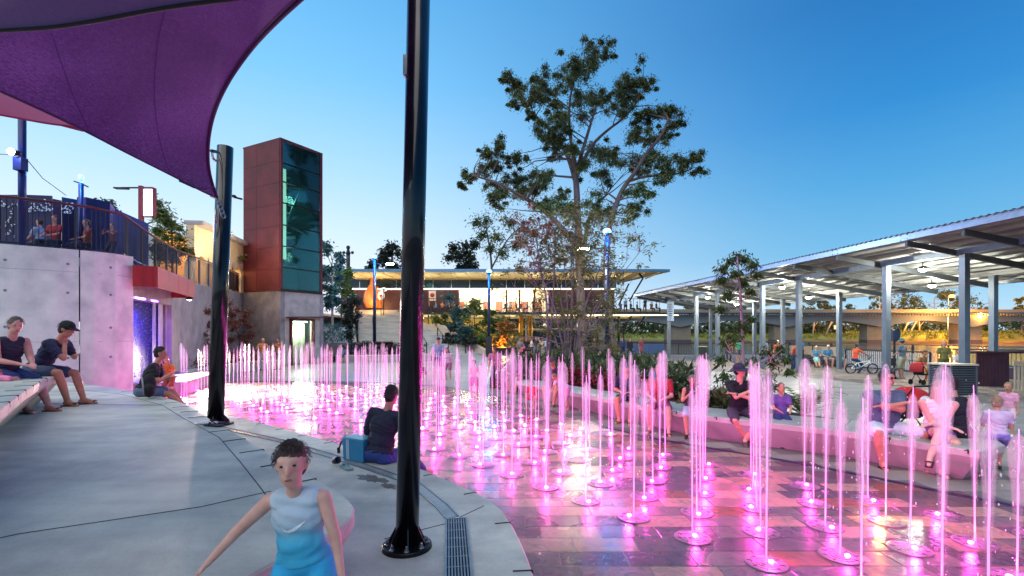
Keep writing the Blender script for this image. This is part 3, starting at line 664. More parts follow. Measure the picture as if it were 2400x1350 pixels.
b0, b1 = P(335, 440, 18), P(362, 508, 18); mb = MB(); mb.box((b0 + b1) / 2, (b1.x - b0.x, .22, b0.z - b1.z)); mb.build('sign_case', M_RUST, bn_)
b0, b1 = P(336.5, 443, 17.86), P(357, 506, 17.86); mb = MB(); mb.box((b0 + b1) / 2, (b1.x - b0.x, .02, b0.z - b1.z)); mb.build('lit_face', emis('sign_face', '#ffd0ff', .75), bn_)
random.seed(5)
for k, (x, y, ww, hh, cc) in enumerate(((341, 446, 6, 5, '#5fc8ff'), (351, 449, 8, 4, '#6aa0ff'), (344, 456, 9, 3, '#ff5fd0'), (352, 463, 3, 12, '#4ad0ff'), (345, 470, 5, 4, '#ff8ae0'), (352, 480, 3, 9, '#c27aff'), (343, 488, 4, 6, '#ffffff'), (351, 497, 5, 6, '#8a7aff'))):
    a_ = P(x, y, 17.84); mb = MB(); mb.box(a_, (ww / F * 18, .012, hh / F * 18)); mb.build('glyph', emis('glyph%d' % k if False else 'glyph_' + cc[1:], cc, 2.2), bn_)
lamp('sign_glow', 'POINT', P(347, 475, 17.2), 60, (1, .55, 1), .4, bn_)
mb = MB(); mb.bar(P(331, 440, 18), P(285, 440, 18), .04, .05); mb.bar(P(300, 442, 18), P(269, 441, 18), .16, .05); mb.build('lamp_arm', M_BLACK, bn_)

# ------------------------------------------------------------------ old arcaded building in warm light
ab = thing('arcaded_building', 'cream rendered building with round arches glowing warm beyond the trees', 'building', (-20, 34, 4.1))
M_CREAM = mat('cream_render', '#d8c29a', rough=.8, var=.15, scale=2)
A, B = Vector((-21.2, 31.5, 0)), Vector((-26.0, 47.0, 0)); A = Vector((P(446, 500, 25).x, 25, 0)); B = Vector((P(604, 500, 34).x, 34, 0))
d = (B - A).normalized(); nr = Vector((d.y, -d.x, 0)); Ln = (B - A).length
za, zt = 4.1, 8.6
# arcade wall: piers, arches from segments
mb = MB(); mb.bar(A + Vector((0, 0, 7.0)) , B + Vector((0, 0, 7.0)), .4, 1.2); mb.build('upper_wall', M_CREAM, ab)
mb = MB(); mb.bar(A + Vector((0, 0, 7.72)) + nr * .15, B + Vector((0, 0, 7.72)) + nr * .15, .9, .22); mb.build('cornice', M_PALE, ab)
mb = MB(); mb.bar(A + Vector((0, 0, 5.6)) - nr * 1.6, B + Vector((0, 0, 5.6)) - nr * 1.6, .3, 3.6); mb.build('inner_wall', mat('inner_ochre', '#c79a55', rough=.8), ab)
nA = 6
for k in range(nA + 1):
    p = A.lerp(B, k / nA); mb = MB(); mb.bar(p + Vector((0, 0, 4.1)), p + Vector((0, 0, 5.7)), .5, .36, up=nr); mb.build('pier', M_CREAM, ab)
    if k < nA:
        q = A.lerp(B, (k + 1) / nA); c = (p + q) / 2; hw = (q - p).length / 2 - .22; mb = MB(); zs = 5.55
        o1, o2 = [], []
        for j in range(13):
            an = math.pi * j / 12; o1.append(c + d * (-math.cos(an) * hw) + Vector((0, 0, zs + math.sin(an) * min(hw, .62))))
            o2.append(c + d * (-math.cos(an) * (hw + .26)) * 1.0 + Vector((0, 0, 6.42)))
        mb.loft([[a_ + nr * .2, b_2 + nr * .2, b_2 - nr * .2, a_ - nr * .2] for a_, b_2 in zip(o1, o2)], closed=True); mb.build('arch', M_CREAM, ab)
for t in (.08, .3, .52, .74):
    lamp('arcade_light', 'POINT', A.lerp(B, t) - nr * .8 + Vector((0, 0, 6.1)), 60, (1, .66, .3), .15, ab)
lamp('facade_light', 'POINT', A.lerp(B, .25) + nr * 1.6 + Vector((0, 0, 7.2)), 110, (1, .74, .42), .2, ab)
lamp('facade_light', 'POINT', A.lerp(B, .02) + nr * 1.4 + Vector((0, 0, 6.4)), 80, (1, .74, .5), .2, ab)

# ------------------------------------------------------------------ lift tower
tw = thing('lift_tower', 'tall lift tower of rusted steel panels and teal glass on a concrete base', 'lift tower', (-14.1, 29.5, 0))
T0, TL, TR = Vector((-14.14, 29.5, 0)), Vector((-17.24, 31.1, 0)), Vector((-12.62, 32.05, 0))
TB = TL + (TR - T0)
ZB, ZT = 4.63, 13.85
base = [T0, TR, TB, TL]
def inset_pt(p, k): c = (T0 + TB) / 2; return c + (p - c) * k
dl = (TL - T0).normalized(); dr_ = (TR - T0).normalized(); nl = Vector((dl.y, -dl.x, 0)); nl = -nl if nl.dot(T0) > 0 else nl
nrr = Vector((dr_.y, -dr_.x, 0)); nrr = -nrr if nrr.dot(Vector((1, -.5, 0))) < 0 else nrr
nl = nl if nl.dot(Vector((-.3, -1, 0))) > 0 else -nl
wR = (TR - T0).length; wL = (TL - T0).length
# concrete base with a doorway in the right face
mb = MB(); mb.bar(T0 + dl * 0 + Vector((0, 0, ZB / 2)) + nl * -.15, TL + Vector((0, 0, ZB / 2)) + nl * -.15, .3, ZB); mb.build('base_wall', M_TOWC, tw)
for a, b, z0_, z1_ in ((.305, .62, 0, 2.9), (2.3, wR, 0, 2.9), (.305, wR, 2.9, ZB)):
    mb = MB(); mb.bar(T0 + dr_ * a - nrr * .15 + Vector((0, 0, (z0_ + z1_) / 2)), T0 + dr_ * b - nrr * .15 + Vector((0, 0, (z0_ + z1_) / 2)), .3, z1_ - z0_ - .004); mb.build('base_wall', M_PALE, tw)
mb = MB(); mb.bar(TR - dl * .0 + Vector((0, 0, ZB / 2)), TB + Vector((0, 0, ZB / 2)), .3, ZB); mb.bar(TL + Vector((0, 0, ZB / 2)), TB + Vector((0, 0, ZB / 2)), .3, ZB); mb.build('rear_wall', M_TOWC, tw)
# door frame, glass door and lit lobby
mb = MB()
for a in (.66, 2.26): mb.bar(T0 + dr_ * a + nrr * .06 + Vector((0, 0, 0)), T0 + dr_ * a + nrr * .06 + Vector((0, 0, 2.9)), .09, .3, up=nrr)
mb.bar(T0 + dr_ * .6 + nrr * .06 + Vector((0, 0, 2.86)), T0 + dr_ * 2.32 + nrr * .06 + Vector((0, 0, 2.86)), .3, .1); mb.build('door_frame', M_RUST, tw)
mb = MB(); mb.bar(T0 + dr_ * .35 + nrr * .55 + Vector((0, 0, 2.98)), T0 + dr_ * 2.9 + nrr * .55 + Vector((0, 0, 3.06)), 1.1, .07); mb.build('door_canopy', M_RUST, tw)
M_GLOW = emis('lobby_light', '#f3ffd8', 1.5)
mb = MB(); mb.bar(T0 + dr_ * .75 - nrr * .7 + Vector((0, 0, 1.4)), T0 + dr_ * 2.2 - nrr * .7 + Vector((0, 0, 1.4)), .04, 2.7); mb.build('lobby_wall', mat('lobby', '#cfd6b8', rough=.5, var=.2), tw)
M_GLASS, t_, b_ = newmat('teal_glass')
n_ = t_.nodes; l_ = t_.links; tp = n_.new('ShaderNodeBsdfTransparent'); tp.inputs[0].default_value = (.50, .76, .74, 1); gl = n_.new('ShaderNodeBsdfGlossy'); gl.inputs[0].default_value = (.75, .9, .9, 1); gl.inputs['Roughness'].default_value = .03
df = n_.new('ShaderNodeBsdfDiffuse'); df.inputs[0].default_value = C('#2c5a60')
m1 = n_.new('ShaderNodeMixShader'); m1.inputs[0].default_value = .16; l_.new(tp.outputs[0], m1.inputs[1]); l_.new(df.outputs[0], m1.inputs[2])
fr = n_.new('ShaderNodeFresnel'); fr.inputs[0].default_value = 1.6; m2 = n_.new('ShaderNodeMixShader'); l_.new(fr.outputs[0], m2.inputs[0]); l_.new(m1.outputs[0], m2.inputs[1]); l_.new(gl.outputs[0], m2.inputs[2])
n_.remove(b_); l_.new(m2.outputs[0], n_['Material Output'].inputs[0])
M_CLEAR, t_, b_ = newmat('clear_glass')
n_ = t_.nodes; l_ = t_.links; tp = n_.new('ShaderNodeBsdfTransparent'); tp.inputs[0].default_value = (.86, .93, .92, 1); gl = n_.new('ShaderNodeBsdfGlossy'); gl.inputs['Roughness'].default_value = .02
fr = n_.new('ShaderNodeFresnel'); m2 = n_.new('ShaderNodeMixShader'); l_.new(fr.outputs[0], m2.inputs[0]); l_.new(tp.outputs[0], m2.inputs[1]); l_.new(gl.outputs[0], m2.inputs[2]); n_.remove(b_); l_.new(m2.outputs[0], n_['Material Output'].inputs[0])
for a, b in ((.74, 1.44), (1.48, 2.2)):
    mb = MB(); mb.bar(T0 + dr_ * a + nrr * .0 + Vector((0, 0, 1.4)), T0 + dr_ * b + Vector((0, 0, 1.4)), .02, 2.7); mb.build('glass_door', M_CLEAR, tw)
mb = MB(); mb.bar(T0 + dr_ * 1.0 - nrr * .3 + Vector((0, 0, 2.74)), T0 + dr_ * 2.0 - nrr * .3 + Vector((0, 0, 2.74)), .3, .04); mb.build('lobby_lamp', emis('lobby_tube', '#d8fff0', 8), tw)
lamp('lobby_glow', 'AREA', T0 + dr_ * 1.4 + nrr * .4 + Vector((0, 0, 2.5)), 55, (.88, 1, .85), (1.2, .5), tw, aim=T0 + dr_ * 1.4 + nrr * 2.8)
lamp('lobby_glow', 'POINT', T0 + dr_ * 1.45 - nrr * .3 + Vector((0, 0, 2.2)), 60, (.95, 1, .8), .2, tw)
# rusted panels on the left face: six courses of two
nC = 7
ys = [ZB + (ZT - ZB) * k / nC for k in range(nC + 1)]
for k in range(nC):
    for a, b in ((0.02, wL * .62), (wL * .62, wL)):
        mb = MB(); mb.bar(T0 + dl * (a + .006) + nl * (.03 + random.uniform(0, .006)) + Vector((0, 0, (ys[k] + ys[k + 1]) / 2)), T0 + dl * (b - .006) + nl * .03 + Vector((0, 0, (ys[k] + ys[k + 1]) / 2)), .03, ys[k + 1] - ys[k] - .014); mb.build('steel_panel', M_RUST, tw)
mb = MB(); mb.bar(T0 + Vector((0, 0, (ZB + ZT) / 2)) - nl * .06, TL + Vector((0, 0, (ZB + ZT) / 2)) - nl * .06, .1, ZT - ZB); mb.bar(TL + Vector((0, 0, (ZB + ZT) / 2)), TB + Vector((0, 0, (ZB + ZT) / 2)), .1, ZT - ZB); mb.build('shaft_wall', mat('shaft_teal', '#5f8d8d', rough=.6), tw)
mb = MB(); mb.bar(TR + Vector((0, 0, (ZB + ZT) / 2)) , TB + Vector((0, 0, (ZB + ZT) / 2)), .05, ZT - ZB); mb.build('shaft_wall', M_GLASS, tw)
for p in (T0 + dr_ * .05, TR - dr_ * .07):
    mb = MB(); mb.bar(p + Vector((0, 0, ZB - .05)) - nrr * .02, p + Vector((0, 0, ZT)) - nrr * .02, .16, .2, up=nrr); mb.build('corner_post', M_RUST, tw)
mb = MB(); mb.prism([tuple(inset_pt(p, 1.03))[:2] for p in (T0, TR, TB, TL)], ZT, ZT + .09); mb.build('roof', M_RUST, tw)
mb = MB(); mb.bar(T0 + nrr * .03 + Vector((0, 0, ZB + .02)), TR + nrr * .03 + Vector((0, 0, ZB + .02)), .12, .16); mb.build('sill_beam', M_BLACK, tw)
gz = [ZB + .1, 6.05, 7.35, 8.65, 10.0, 11.3, 12.45, ZT - .06]
for k in range(7):
    mb = MB(); mb.bar(T0 + dr_ * .15 + Vector((0, 0, (gz[k] + gz[k + 1]) / 2)), TR - dr_ * .17 + Vector((0, 0, (gz[k] + gz[k + 1]) / 2)), .02, gz[k + 1] - gz[k] - .06); mb.build('glass_pane', M_GLASS, tw)
    if k: mb = MB(); mb.bar(T0 + dr_ * .13 + nrr * .02 + Vector((0, 0, gz[k])), TR - dr_ * .15 + nrr * .02 + Vector((0, 0, gz[k])), .07, .065); mb.build('mullion', M_BLACK, tw)
M_TEALS = mat('teal_steel', '#7ea7a5', rough=.5, metal=.2)
for k in range(3, 7):
    z = gz[k] + .25; mb = MB(); mb.bar(TL.lerp(TB, .15) + dr_ * .2 + Vector((0, 0, z)), TB - dl * .4 + Vector((0, 0, z + .05)), .1, .12); mb.build('frame_beam', M_TEALS, tw)
mb = MB(); mb.bar(T0 - nrr * 1.0 + dr_ * 1.0 + Vector((0, 0, 8.9)), T0 - nrr * 1.0 + dr_ * 2.5 + Vector((0, 0, 12.4)), .07, .1); mb.build('brace', M_TEALS, tw)
mb = MB(); mb.bar(T0 - nrr * 1.1 + dr_ * .5 + Vector((0, 0, 9.2)), T0 - nrr * 1.1 + dr_ * 2.6 + Vector((0, 0, 8.6)), .07, .1); mb.bar(T0 - nrr * 1.1 + dr_ * .5 + Vector((0, 0, 11.2)), T0 - nrr * 1.1 + dr_ * 2.6 + Vector((0, 0, 11.7)), .07, .1); mb.build('brace', M_TEALS, tw)
mb = MB(); mb.bar(T0 - nrr * .25 + dr_ * .42 + Vector((0, 0, 6.6)), T0 - nrr * .25 + dr_ * .42 + Vector((0, 0, 12.2)), .26, .04, up=nrr); mb.build('light_strip', emis('lift_strip', '#e9ffe0', 1.15), tw)
mb = MB(); mb.box(T0 - nrr * 1.3 + dr_ * 1.3 + Vector((0, 0, 5.5)), (1.2, 1.2, 1.6), rz=.5); mb.build('lift_car', M_TEALS, tw)
mb = MB(); mb.bar(T0 - nrr * .8 + dr_ * .8 + Vector((0, 0, 8.05)), T0 - nrr * .8 + dr_ * 1.5 + Vector((0, 0, 8.2)), .3, .18); mb.build('machine', mat('machine_grey', '#c8d2c6'), tw)
lamp('shaft_light', 'POINT', T0 - nrr * 1.2 + dr_ * 1.4 + Vector((0, 0, 10.6)), 70, (.75, 1, .9), .3, tw)
lamp('shaft_light', 'POINT', T0 - nrr * 1.0 + dr_ * 1.2 + Vector((0, 0, 6.9)), 60, (.95, 1, .75), .3, tw)
mb = MB(); mb.bar(TL + nl * .12 + Vector((0, 0, 10.6)), TL + nl * .4 - dr_ * .25 + Vector((0, 0, 10.6)), .08, .1); mb.box(TL + nl * .4 - dr_ * .25 + Vector((0, 0, 10.65)), (.16, .26, .14)); mb.build('camera_bracket', M_BLACK, tw)

# ------------------------------------------------------------------ leaning shade posts
def shade_post(base, top, r, label):
    base = Vector(base); top = Vector(top); o = thing('shade_post', label, 'pole', tuple(base)); ax = (top - base).normalized()
    mb = MB(); mb.tube([base + ax * .03, top], r, n=40); mb.build('shaft', M_POLE, o)
    mb = MB(); fr_ = r * 2.15; mb.lathe([(fr_, 0), (fr_, .022), (fr_ - .006, .028), (.01, .028)], c=base, n=44, smooth=False); mb.lathe([(fr_ * 1.02, -.02), (fr_ * 1.02, 0.001), (.01, .001)], c=base, n=44); mb.build('base_flange', M_BLACK, o)
    for k in range(8):
        a = 2 * math.pi * (k + .25) / 8; p = base + Vector((math.cos(a), math.sin(a), 0)) * r * 1.72; mb = MB()
        mb.lathe([(.02, .028), (.02, .034), (.0, .034)], c=p, n=12); mb.lathe([(.0145, .034), (.0145, .052), (.0, .052)], c=p, n=6, smooth=False); mb.lathe([(.008, .052), (.008, .066), (0, .068)], c=p, n=8); mb.build('bolt', M_STEEL, o)
    for k in range(6):
        a = 2 * math.pi * (k + .75) / 6; u = Vector((math.cos(a), math.sin(a), 0)); t = Vector((-u.y, u.x, 0)) * .005
        v = [base + u * r * .95 + Vector((0, 0, .028)), base + u * r * 1.75 + Vector((0, 0, .028)), base + u * r * 1.72 + Vector((0, 0, .045)), base + u * r * .98 + ax * .16, ]
        mb = MB(); mb.add([p - t for p in v] + [p + t for p in v], [(0, 1, 2, 3), (7, 6, 5, 4), (0, 4, 5, 1), (1, 5, 6, 2), (2, 6, 7, 3), (3, 7, 4, 0)]); mb.build('gusset', M_BLACK, o)
    return o, ax
pn, ax = shade_post((-.752, 3.46, .38), (-.655, 3.50, 5.3), .0815, 'tall glossy black shade post with bolted base flange in the middle foreground')
q = P(955, 155, 3.46); mb = MB(); mb.box(q + Vector((-.012, -.0, 0)), (.03, .05, .14)); mb.build('plate', M_STEEL, pn)
pl_base = Vector((-5.03, 8.2, .38)); pl_top = P(528, 345, 8.3)
plp, ax2 = shade_post(pl_base, pl_top, .125, 'shorter black shade post with sail corner chained to it at the left')

# ------------------------------------------------------------------ shade sails
M_SAIL, t_, b_ = newmat('purple_shade_cloth')
n_ = t_.nodes; l_ = t_.links; uvn = n_.new('ShaderNodeTexCoord'); mp = n_.new('ShaderNodeMapping'); mp.inputs['Scale'].default_value = (260, 14, 14); mp.inputs['Rotation'].default_value = (0, 0, R(55)); l_.new(uvn.outputs['Object'], mp.inputs[0])
nz = n_.new('ShaderNodeTexNoise'); nz.inputs['Scale'].default_value = 1.6; nz.inputs['Detail'].default_value = 4; nz.inputs['Roughness'].default_value = .8; l_.new(mp.outputs[0], nz.inputs['Vector'])
nb = n_.new('ShaderNodeTexNoise'); nb.inputs['Scale'].default_value = .7; nb.inputs['Detail'].default_value = 5; l_.new(uvn.outputs['Object'], nb.inputs['Vector'])
md = n_.new('ShaderNodeMix'); md.data_type = 'FLOAT'; md.inputs[0].default_value = .22; l_.new(nz.outputs[0], md.inputs[2]); l_.new(nb.outputs[0], md.inputs[3])
rr = ramp(t_, [(.36, C('#220d3a')), (.5, C('#3f1860')), (.62, C('#7a4a98'))], md.outputs[0]); l_.new(rr.outputs[0], b_.inputs['Base Color']); b_.inputs['Roughness'].default_value = .8; b_.inputs['Sheen Weight'].default_value = .3
bp = n_.new('ShaderNodeBump'); bp.inputs['Strength'].default_value = .35; bp.inputs['Distance'].default_value = .004; l_.new(nz.outputs[0], bp.inputs['Height']); l_.new(bp.outputs[0], b_.inputs['Normal'])
tr = n_.new('ShaderNodeBsdfTranslucent'); l_.new(rr.outputs[0], tr.inputs[0]); ms = n_.new('ShaderNodeMixShader'); ms.inputs[0].default_value = .3; l_.new(b_.outputs[0], ms.inputs[1]); l_.new(tr.outputs[0], ms.inputs[2]); l_.new(ms.outputs[0], n_['Material Output'].inputs[0])
M_HEM = mat('purple_hem', '#35104c', rough=.8); M_HEMD = mat('dark_hem', '#15101f', rough=.8)
M_SAIL2 = mat('blue_violet_cloth', '#5a4f86', rough=.85, var=.25, scale=22, stretch=(8, 1, 1), bump=.3, bscale=150)
M_SAIL3 = mat('crimson_cloth', '#8a2450', rough=.8, var=.1)
def curve_pts(pts, n):
    """resample a polyline of points to n points by arc length"""
    pts = smooth_line(pts, 2); ln = [0]
    for a, b in zip(pts, pts[1:]): ln.append(ln[-1] + (b - a).length)
    o = []
    for k in range(n):
        s = ln[-1] * k / (n - 1); i = max(0, min(len(pts) - 2, next((j for j in range(len(ln) - 1) if ln[j + 1] >= s), len(ln) - 2)))
        o.append(pts[i].lerp(pts[i + 1], (s - ln[i]) / max(1e-9, ln[i + 1] - ln[i])))
    return o
def coons(e0, e1, f0, f1, n, m):
    """surface from four boundary curves: e0,e1 run in u (v=0,1); f0,f1 run in v (u=0,1)"""
    E0, E1, F0, F1 = curve_pts(e0, n), curve_pts(e1, n), curve_pts(f0, m), curve_pts(f1, m); rows = []
    for j in range(m):
        v = j / (m - 1); row = []
        for i in range(n):
            u = i / (n - 1)
            row.append(E0[i] * (1 - v) + E1[i] * v + F0[j] * (1 - u) + F1[j] * u - (E0[0] * (1 - u) * (1 - v) + E0[-1] * u * (1 - v) + E1[0] * (1 - u) * v + E1[-1] * u * v))
        rows.append(row)
    return rows
s1 = thing('shade_sail', 'large taut purple shade sail stretched overhead from the left post', 'shade sail', tuple(pl_base))
Acorn = P(509, 464, 8.1)
eAB = [Acorn, P(497, 430, 7.95), P(488, 390, 7.7), P(487, 340, 7.3), P(494, 290, 6.9), P(510, 240, 6.5), P(535, 190, 6.1), P(565, 145, 5.8), P(600, 100, 5.4), P(650, 48, 5.0), P(703, 0, 4.7), P(770, -60, 4.4), P(860, -130, 4.0), P(955, -220, 3.6)]
eAC = [Acorn, P(480, 452, 7.8), P(400, 410, 7.0), P(300, 360, 6.2), P(180, 297, 5.5), P(80, 250, 5.0), P(0, 214, 4.65), P(-150, 150, 4.1), P(-500, 10, 3.4)]
Dc = Vector((-1.6, -2.2, 5.4))
eBD = [eAB[-1], eAB[-1].lerp(Dc, .5) + Vector((-.2, 0, -.1)), Dc]; eCD = [eAC[-1], eAC[-1].lerp(Dc, .5) + Vector((.1, 0, .2)), Dc]
rows = coons(eAB, eCD, eAC, eBD, 60, 40)
mb = MB(); mb.loft(rows, smooth=True); mb.build('fabric', M_SAIL, s1)
q = curve_pts(eAB, 90); mb = MB()
mb.tube(q, .024, n=8); mb.build('hem', M_HEM, s1)
mb = MB(); mb.tube(curve_pts(eAC, 60), .012, n=6); mb.build('hem', M_HEM, s1)
# hem strip: a doubled band of cloth along the right edge
inn = [rows[j] for j in range(3)]
E0 = curve_pts(eAB, 60)
mb = MB(); mb.loft([[p + Vector((0, 0, -.004)) for p in E0], [E0[i].lerp(rows[1][i], min(1, .055 + .0 * i) / max(.02, (rows[1][i] - E0[i]).length)) + Vector((0, 0, -.006)) for i in range(60)]], smooth=True); mb.build('edge_band', M_HEM, s1)
for t0, t1 in ((.06, .10), (.09, .16)): pass
for jr in (9, 20, 31):
    mb = MB(); mb.tube([p + Vector((0, 0, -.004)) for p in rows[jr]], .0035, n=4); mb.build('seam', mat('seam_thread', '#5c2f7c', rough=.8), s1)
mb = MB(); mb.tube([P(420, 424, 7.15), P(455, 440, 7.4), P(480, 444, 7.6), P(500, 438, 7.85)], .012, n=6); mb.build('corner_seam', M_HEM, s1)
# corner plate, shackles and turnbuckle
hw = thing('sail_fixing', 'steel corner plate, shackle and turnbuckle fixing the sail to the left post', 'rigging', tuple(Acorn))
mb = MB(); mb.bar(Acorn + Vector((-.1, 0, .02)), Acorn + Vector((.02, 0, -.03)), .07, .02); mb.build('corner_plate', M_STEEL, hw)
def link(a, b, r=.012, w=.03, name='chain_link'):
    a = Vector(a); b = Vector(b); d = (b - a).normalized(); s = d.orthogonal().normalized(); c = (a + b) / 2; l = (b - a).length / 2
    pts = [c + d * l * math.cos(t) + s * w * math.sin(t) for t in [2 * math.pi * k / 12 for k in range(13)]]
    mb = MB(); mb.tube(pts, r, n=6, cap=False); return mb.build(name, M_STEEL, hw)
pp = Acorn + Vector((.03, 0, -.04))
for k in range(4): link(pp + Vector((.02 * k, 0, -.07 * k)), pp + Vector((.02 * (k + 1), 0, -.07 * (k + 1) - .02)), name='shackle')
a_, b_p = P(506, 490, 8.1), P(507, 520, 8.1); mb = MB(); mb.tube([a_, b_p], .02, n=8); mb.tube([b_p, P(508, 560, 8.15)], .008, n=6); mb.build('turnbuckle', M_STEEL, hw)
a_ = P(487, 352, 7.4); b_p = P(514, 357, 8.2); mb = MB(); mb.tube([a_, a_.lerp(b_p, .35)], .012, n=6); mb.tube([a_.lerp(b_p, .3), a_.lerp(b_p, .75)], .026, n=8); mb.tube([a_.lerp(b_p, .7), b_p], .012, n=6); mb.build('tensioner', M_BLACK, hw)
ch = [a_.lerp(b_p, .35), P(498, 368, 7.8), P(503, 376, 8.0), P(509, 377, 8.1), P(511, 366, 8.2)]; ch = resample(ch, .045)
for a, b in zip(ch, ch[1:]): link(a, b, .007, .014)
# second sail, nearer, whose dark hem crosses the top left
s2_ = thing('shade_sail', 'grey violet shade sail with thick black hem at the top left corner', 'shade sail', (-3, 2.5, 3.9))
e0 = [P(-260, 92, 3.9), P(-100, 80, 3.75), P(0, 71, 3.65), P(120, 65, 3.55), P(230, 48, 3.45), P(330, 28, 3.38), P(430, 11, 3.3), P(560, -4, 3.2), P(700, -30, 3.05), P(900, -90, 2.9)]
e1 = [Vector((-6, .2, 5.2)), Vector((-3.5, -.3, 4.9)), Vector((-1.2, -.6, 4.8))]
rows = coons(e0, e1, [e0[0], e1[0]], [e0[-1], e1[-1]], 40, 16)
mb = MB(); mb.loft(rows, smooth=True); mb.build('fabric', M_SAIL2, s2_)
mb = MB(); mb.tube([p + Vector((0, 0, -.0)) for p in curve_pts(e0, 60)], .016, n=8); mb.build('hem', M_HEMD, s2_)
# third sail, far left
s3 = thing('shade_sail', 'crimson shade sail seen edge on at the far left beyond the purple one', 'shade sail', (-11, 11, 6))
t0 = [P(-200, 170, 10.5), P(-60, 215, 10.5), P(60, 262, 10.8), P(195, 297, 11.2)]; b0_ = [P(-200, 225, 10), P(-60, 258, 10.2), P(40, 276, 10.6), P(120, 291, 10.9), P(195, 298, 11.2)]
c0_ = [P(-200, 150, 12.5), P(-60, 195, 12.5), P(60, 240, 12.2), P(198, 296, 11.3)]
mb = MB(); mb.loft([curve_pts(b0_, 24), [p + Vector((0, 0, -.12)) for p in curve_pts(t0, 24)], curve_pts(c0_, 24)], smooth=True); mb.build('fabric', M_SAIL3, s3)
mb = MB(); mb.tube(curve_pts(b0_, 24), .025, n=6); mb.build('hem', M_SAIL3, s3)
# thin cable over the street
cb = MB(); cb.tube([P(-30, 360, 12.8), P(36, 363, 13.1)], .01, n=5); cb.tube([P(64, 375, 13.1), P(100, 418, 14), P(155, 458, 15)], .01, n=5)
tag(cb.build('cable', M_BLACK), 'thin dark stay cable slung from the tall shade post over the street', 'cable')
# ------------------------------------------------------------------ open pavilion at the right
pv = thing('pavilion', 'long open pavilion with corrugated skillion roof on square steel posts beside the river', 'pavilion', (17, 20, 0))
SL = -.126
dirp = Vector((SL, 1, 0)).normalized(); nrm = Vector((1, -SL, 0)).normalized()
def pvp(x0, y, z): return Vector((x0 + SL * y, y, z))
M_PPOST = mat('pavilion_post', '#74828f', rough=.38, metal=.35, var=.1, scale=3)
M_UNDER = mat('roof_underside', '#a6a9a4', rough=.45, metal=.3, var=.08, scale=2)
M_RAFT = mat('rafter_steel', '#5d6468', rough=.5, metal=.2)
M_FASC = mat('fascia_steel', '#8fa9c9', rough=.35, metal=.3)
XE, ZE, XF, ZF, XB, ZBK, XR, ZR = 15.2, 5.08, 17.2, 4.62, 21.2, 4.22, 23.0, 4.02
def zroof(x): return lerp(ZE, ZR, (x - XE) / (XR - XE))
front_y = [16.2, 19.1, 23.9, 26.7, 31.2, 33.9, 38.2]
for y in [6.6, 9.4] + front_y:
    mb = MB(); p = pvp(XF, y, 0); mb.box((p.x, p.y, ZF / 2), (.205, .205, ZF), rz=math.atan(-SL) if False else .126); mb.build('post', M_PPOST, pv)
for y in (6.5, 11.5, 18.9, 26.4, 30.9, 33.8, 39.5):
    mb = MB(); p = pvp(XB, y, 0); mb.box((p.x, p.y, ZBK / 2), (.2, .2, ZBK), rz=.126); mb.build('post', M_PPOST, pv)
Y0, Y1 = -2, 40.2
mb = MB(); mb.bar(pvp(XF, Y0, ZF + .1), pvp(XF, Y1 - .5, ZF + .1), .14, .2); mb.build('beam', M_FASC, pv)
mb = MB(); mb.bar(pvp(XB, Y0, ZBK + .08), pvp(XB, Y1 - .5, ZBK + .08), .12, .16); mb.build('beam', M_UNDER, pv)
mb = MB(); mb.bar(pvp(XE, Y0, ZE + .1), pvp(XE, Y1, ZE + .1), .05, .24); mb.build('fascia', M_FASC, pv)
mb = MB(); mb.bar(pvp(XR, Y0, ZR + .1), pvp(XR, Y1, ZR + .1), .05, .2); mb.build('fascia', M_FASC, pv)
mb = MB(); mb.bar(pvp(XE, Y1, ZE + .1), pvp(XR, Y1, ZR + .1), .05, .22); mb.build('fascia', M_FASC, pv)
for y in [1.5, 4.5, 6.6, 9.4, 12.6, 14.4, 16.2, 19.1, 21.5, 23.9, 26.7, 29.0, 31.2, 33.9, 36, 38.2, 39.6]:
    a = pvp(XE + .05, y, ZE - .12); b = pvp(XR - .6, y - .126 * 0, ZR - .02)
    a = a - Vector((0, SL * 0, 0)); mb = MB(); mb.bar(a, Vector((b.x, y + .126 * (b.x - a.x), b.z - .1)), .09, .2); mb.build('rafter', M_RAFT, pv)
for k in range(13):
    x = XE + .35 + k * (XR - XE - .5) / 12; mb = MB(); mb.bar(pvp(x, Y0, zroof(x) + .06), pvp(x, Y1 - .1, zroof(x) + .06), .05, .1); mb.build('purlin', M_UNDER, pv)
# corrugated roof sheets, each with its own ribs
sheet_w = 1.6; ny = int((Y1 - Y0) / sheet_w); proto = None
for k in range(ny):
    ya = Y0 + k * sheet_w; mb = MB(); rowA, rowB = [], []
    nn = 16
    for i in range(nn + 1):
        y = ya + sheet_w * i / nn; zc = .022 * math.sin(i * math.pi / 1.0 + math.pi / 2)
        rowA.append(pvp(XE - .08, y, ZE + .17 + zc + .03)); rowB.append(pvp(XR + .1, y, ZR + .13 + zc + .03))
    mb.loft([rowA, rowB]); mb.loft([[p + Vector((0, 0, .012)) for p in rowA], [p + Vector((0, 0, .012)) for p in rowB]]); mb.build('roof_sheet', M_UNDER, pv)
# bolts on the fascia
for y in front_y[:5]:
    for dy in (-.12, .12):
        for dz in (.02, .16):
            p = pvp(XE - .03, y + dy, ZE + dz); mb = MB(); mb.ball(p, .018, n=6, m=4); mb.build('bolt', M_BLACK, pv)
